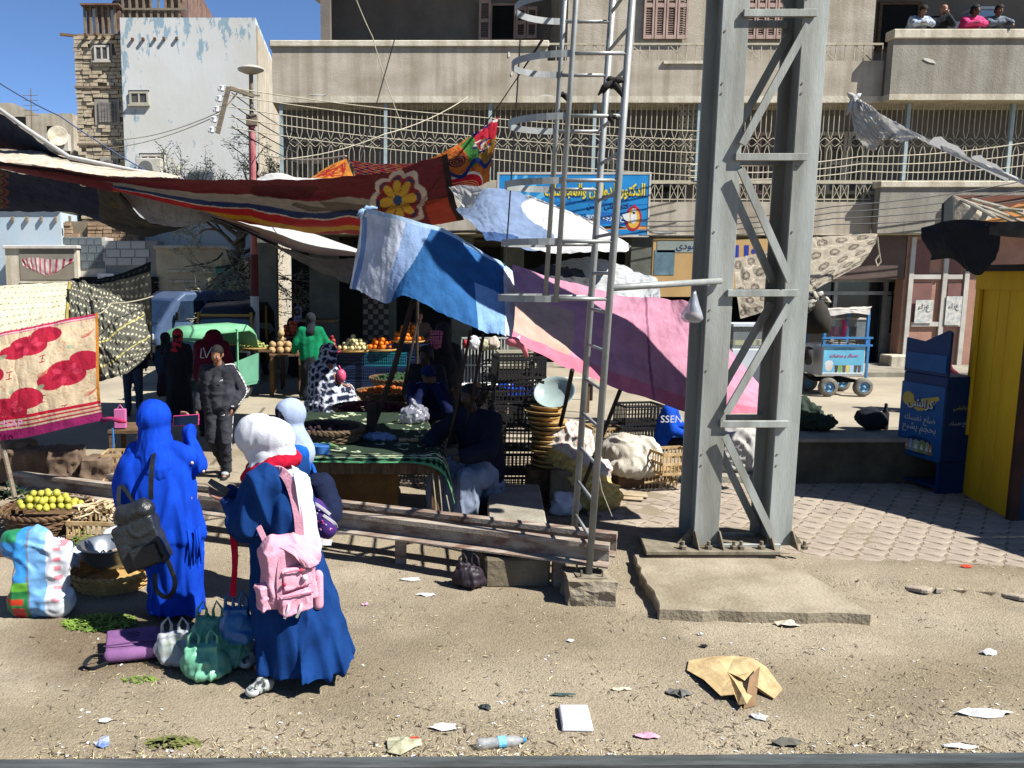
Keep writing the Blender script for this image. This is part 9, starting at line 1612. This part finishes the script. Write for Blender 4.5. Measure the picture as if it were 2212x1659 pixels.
LT_ = [('crumpled white paper scrap left of the water bottle', 958, 1574, .17, .1, m_pap, 'paper'), ('dirty pale pulp clump by the track at the bottom', 868, 1615, .26, .2, M('pulp', (206, 204, 176), (150, 146, 112), sc=14), 'clump'), ('torn white rag at the lower right', 2125, 1548, .38, .1, m_pap, 'rag'), ('long white paper strip lying by the track at the lower right', 2068, 1615, .22, .06, m_pap, 'paper'), ('pink shred of plastic by the track', 1400, 1590, .16, .08, M('pink_shred', (226, 170, 190)), 'plastic'), ('grey flat stone by the track', 1702, 1606, .2, .09, M('stone_grey', (120, 116, 106), (92, 90, 82), sc=9), 'stone'), ('pale rag lying at the front edge of the concrete pad', 1700, 1350, .2, .13, m_coping, 'rag'), ('orange red plastic scrap at the edge of the pavers', 2086, 1240, .12, .06, M('scrap_red', (226, 70, 44)), 'plastic'), ('white scrap under the rail left of the plum bag', 888, 1252, .2, .08, m_pap, 'paper'), ('white wrapper just below the shadow of the rail', 922, 1285, .2, .06, m_pap, 'paper'), ('small pink scrap near the navy hem', 790, 1307, .07, .05, M('pink_shred'), 'paper'), ('blue and white scrap by the track at the lower left', 222, 1606, .1, .12, M('scrap_blue', (90, 120, 180), (200, 204, 210), sc=9), 'plastic'), ('white scrap by the track below the purple bag', 228, 1560, .1, .06, m_pap, 'paper'), ('grey ash clump left of the torn cardboard', 1468, 1500, .16, .1, M('ash', (120, 118, 112), (80, 78, 74), sc=20), 'clump'), ('curled pale peel in the middle foreground', 1340, 1490, .14, .04, m_coping, 'peel'), ('white square paper right of the foam tray', 1640, 1550, .1, .08, m_pap, 'paper'), ('small white paper on the torn cardboard', 1570, 1458, .07, .06, m_pap, 'paper'), ('dark green plastic wisp behind the foam tray', 1215, 1505, .18, .03, M('wisp', (70, 90, 84)), 'plastic'), ('crushed dark can left of the foam tray', 1048, 1530, .09, .08, M('can_dark', (70, 80, 76), (40, 46, 44), sc=12), 'can'), ('white scrap above the foam tray', 1232, 1387, .06, .04, m_pap, 'paper'), ('white rag at the far right on the dirt', 2133, 1412, .12, .07, m_pap, 'rag'), ('small white scrap on the bare dirt below the mast pad', 1512, 1372, .06, .04, m_pap, 'paper'), ('black twist of plastic on the dirt right of the mast pad', 1520, 1400, .06, .05, m_blk, 'plastic'), ('orange peel at the lower middle', 895, 1600, .08, .03, M('scrap_red'), 'peel'), ('white paper beside the purple bag strap', 670, 1520, .01, .01, m_pap, 'paper')]
for k, (lb, x, y, w, d, m, nm) in enumerate(LT_[:-1]): sheet(lb, x, y, w, d, m, nm.replace(' ', '_'), nm, .03 if nm in ('clump', 'rag', 'stone') else .014, k, rz=k)
wire('dark cable crossing the concrete pad to the pale rag', [(1608, 1240, 7.1), (1645, 1300, 6.6), (1650, 1318, 6.5), (1690, 1345, 6.35)], 0, .008, m_wire, 'cable', cat='cable')
for nm, lb, mt, n, s0, s1, w_ in (('straw_litter', 'pale straw and husks scattered over the dirt', M('straw', (226, 212, 170), (190, 172, 128), sc=3, rough=.9), 6500, .005, .02, .12), ('dark_litter', 'dark bits and twigs scattered over the dirt', M('twig_dark', (84, 68, 52), (56, 46, 38), sc=4), 3200, .005, .025, .12), ('white_litter', 'tiny white paper flecks scattered over the dirt', m_pap, 420, .005, .013, .6), ('pebbles', 'small stones and clods in the dirt', M('pebble', (160, 146, 122), (120, 108, 88), sc=5, rough=.95), 2600, .004, .014, 1.)):
    mb = MB(); r_ = random.Random(n)
    for k in range(n):
        y = 4.2+(r_.random()**2.6)*(5.2 if nm != 'straw_litter' else 4.4); x = r_.uniform(-.42, .82)*y+(r_.random() < .5)*r_.uniform(-.3, 1.2)
        cl = noise.noise(V3(x*1.7, y*1.7, 3)); 
        if cl+.35*r_.random() < .06+(.12 if y > 5.2 else -.1): continue
        z = gz(x, y)+.002; a = r_.uniform(0, 6.28); L_ = r_.uniform(s0, s1)*(1.3 if r_.random() < .06 else 1); u = V3(math.cos(a), math.sin(a), r_.uniform(-.1, .25))*L_; v = V3(-math.sin(a), math.cos(a), 0)*L_*max(w_, .06)
        if w_ >= 1: mb.add([(x-L_, y-L_*.7, z-.003), (x+L_, y-L_*.6, z-.003), (x+L_*.8, y+L_*.7, z-.003), (x-L_*.7, y+L_*.6, z-.003), (x, y, z+L_*.9)], [(0, 1, 4), (1, 2, 4), (2, 3, 4), (3, 0, 4)])
        else: p = V3(x, y, z+abs(u.z)+.001); mb.add([p-u-v, p+u-v, p+u+v*.5, p-u*.6+v+V3(0, 0, L_*.12)], [(0, 1, 2, 3)])
    mb.thing(nm, lb, 'litter', mt, kind='stuff')
a, b = G(-60, 1640, .15), G(2300, 1624, .15); d = (b-a).normalized()
tr_ = thing('railway_rail', 'smooth grey railway rail running along the bottom edge', 'rail', ((a+b)/2).to_tuple()[:2]+(0,)); rail(a-d*2-V3(0, .05, .18), b+d*3-V3(0, .05, .18), 1.25).build('rail_body', M('rail_polished', (120, 124, 122), (84, 88, 86), sc=5, rough=.4, metal=.4, stretch=(.4, 4, 4), bump=.2, bs=30), parent=tr_)
mb = MB(); r_ = random.Random(8)
for k in range(1500): x = r_.uniform(-3, 5.5); y = r_.uniform(3.2, 4.08); s = r_.uniform(.015, .035); mb.ball((x, y, s*.4), s, 5, sz=s*.7)
mb.thing('ballast', 'purple grey ballast stones along the rail', 'ballast', M('ballast', (120, 104, 104), (80, 70, 72), sc=9), kind='stuff')
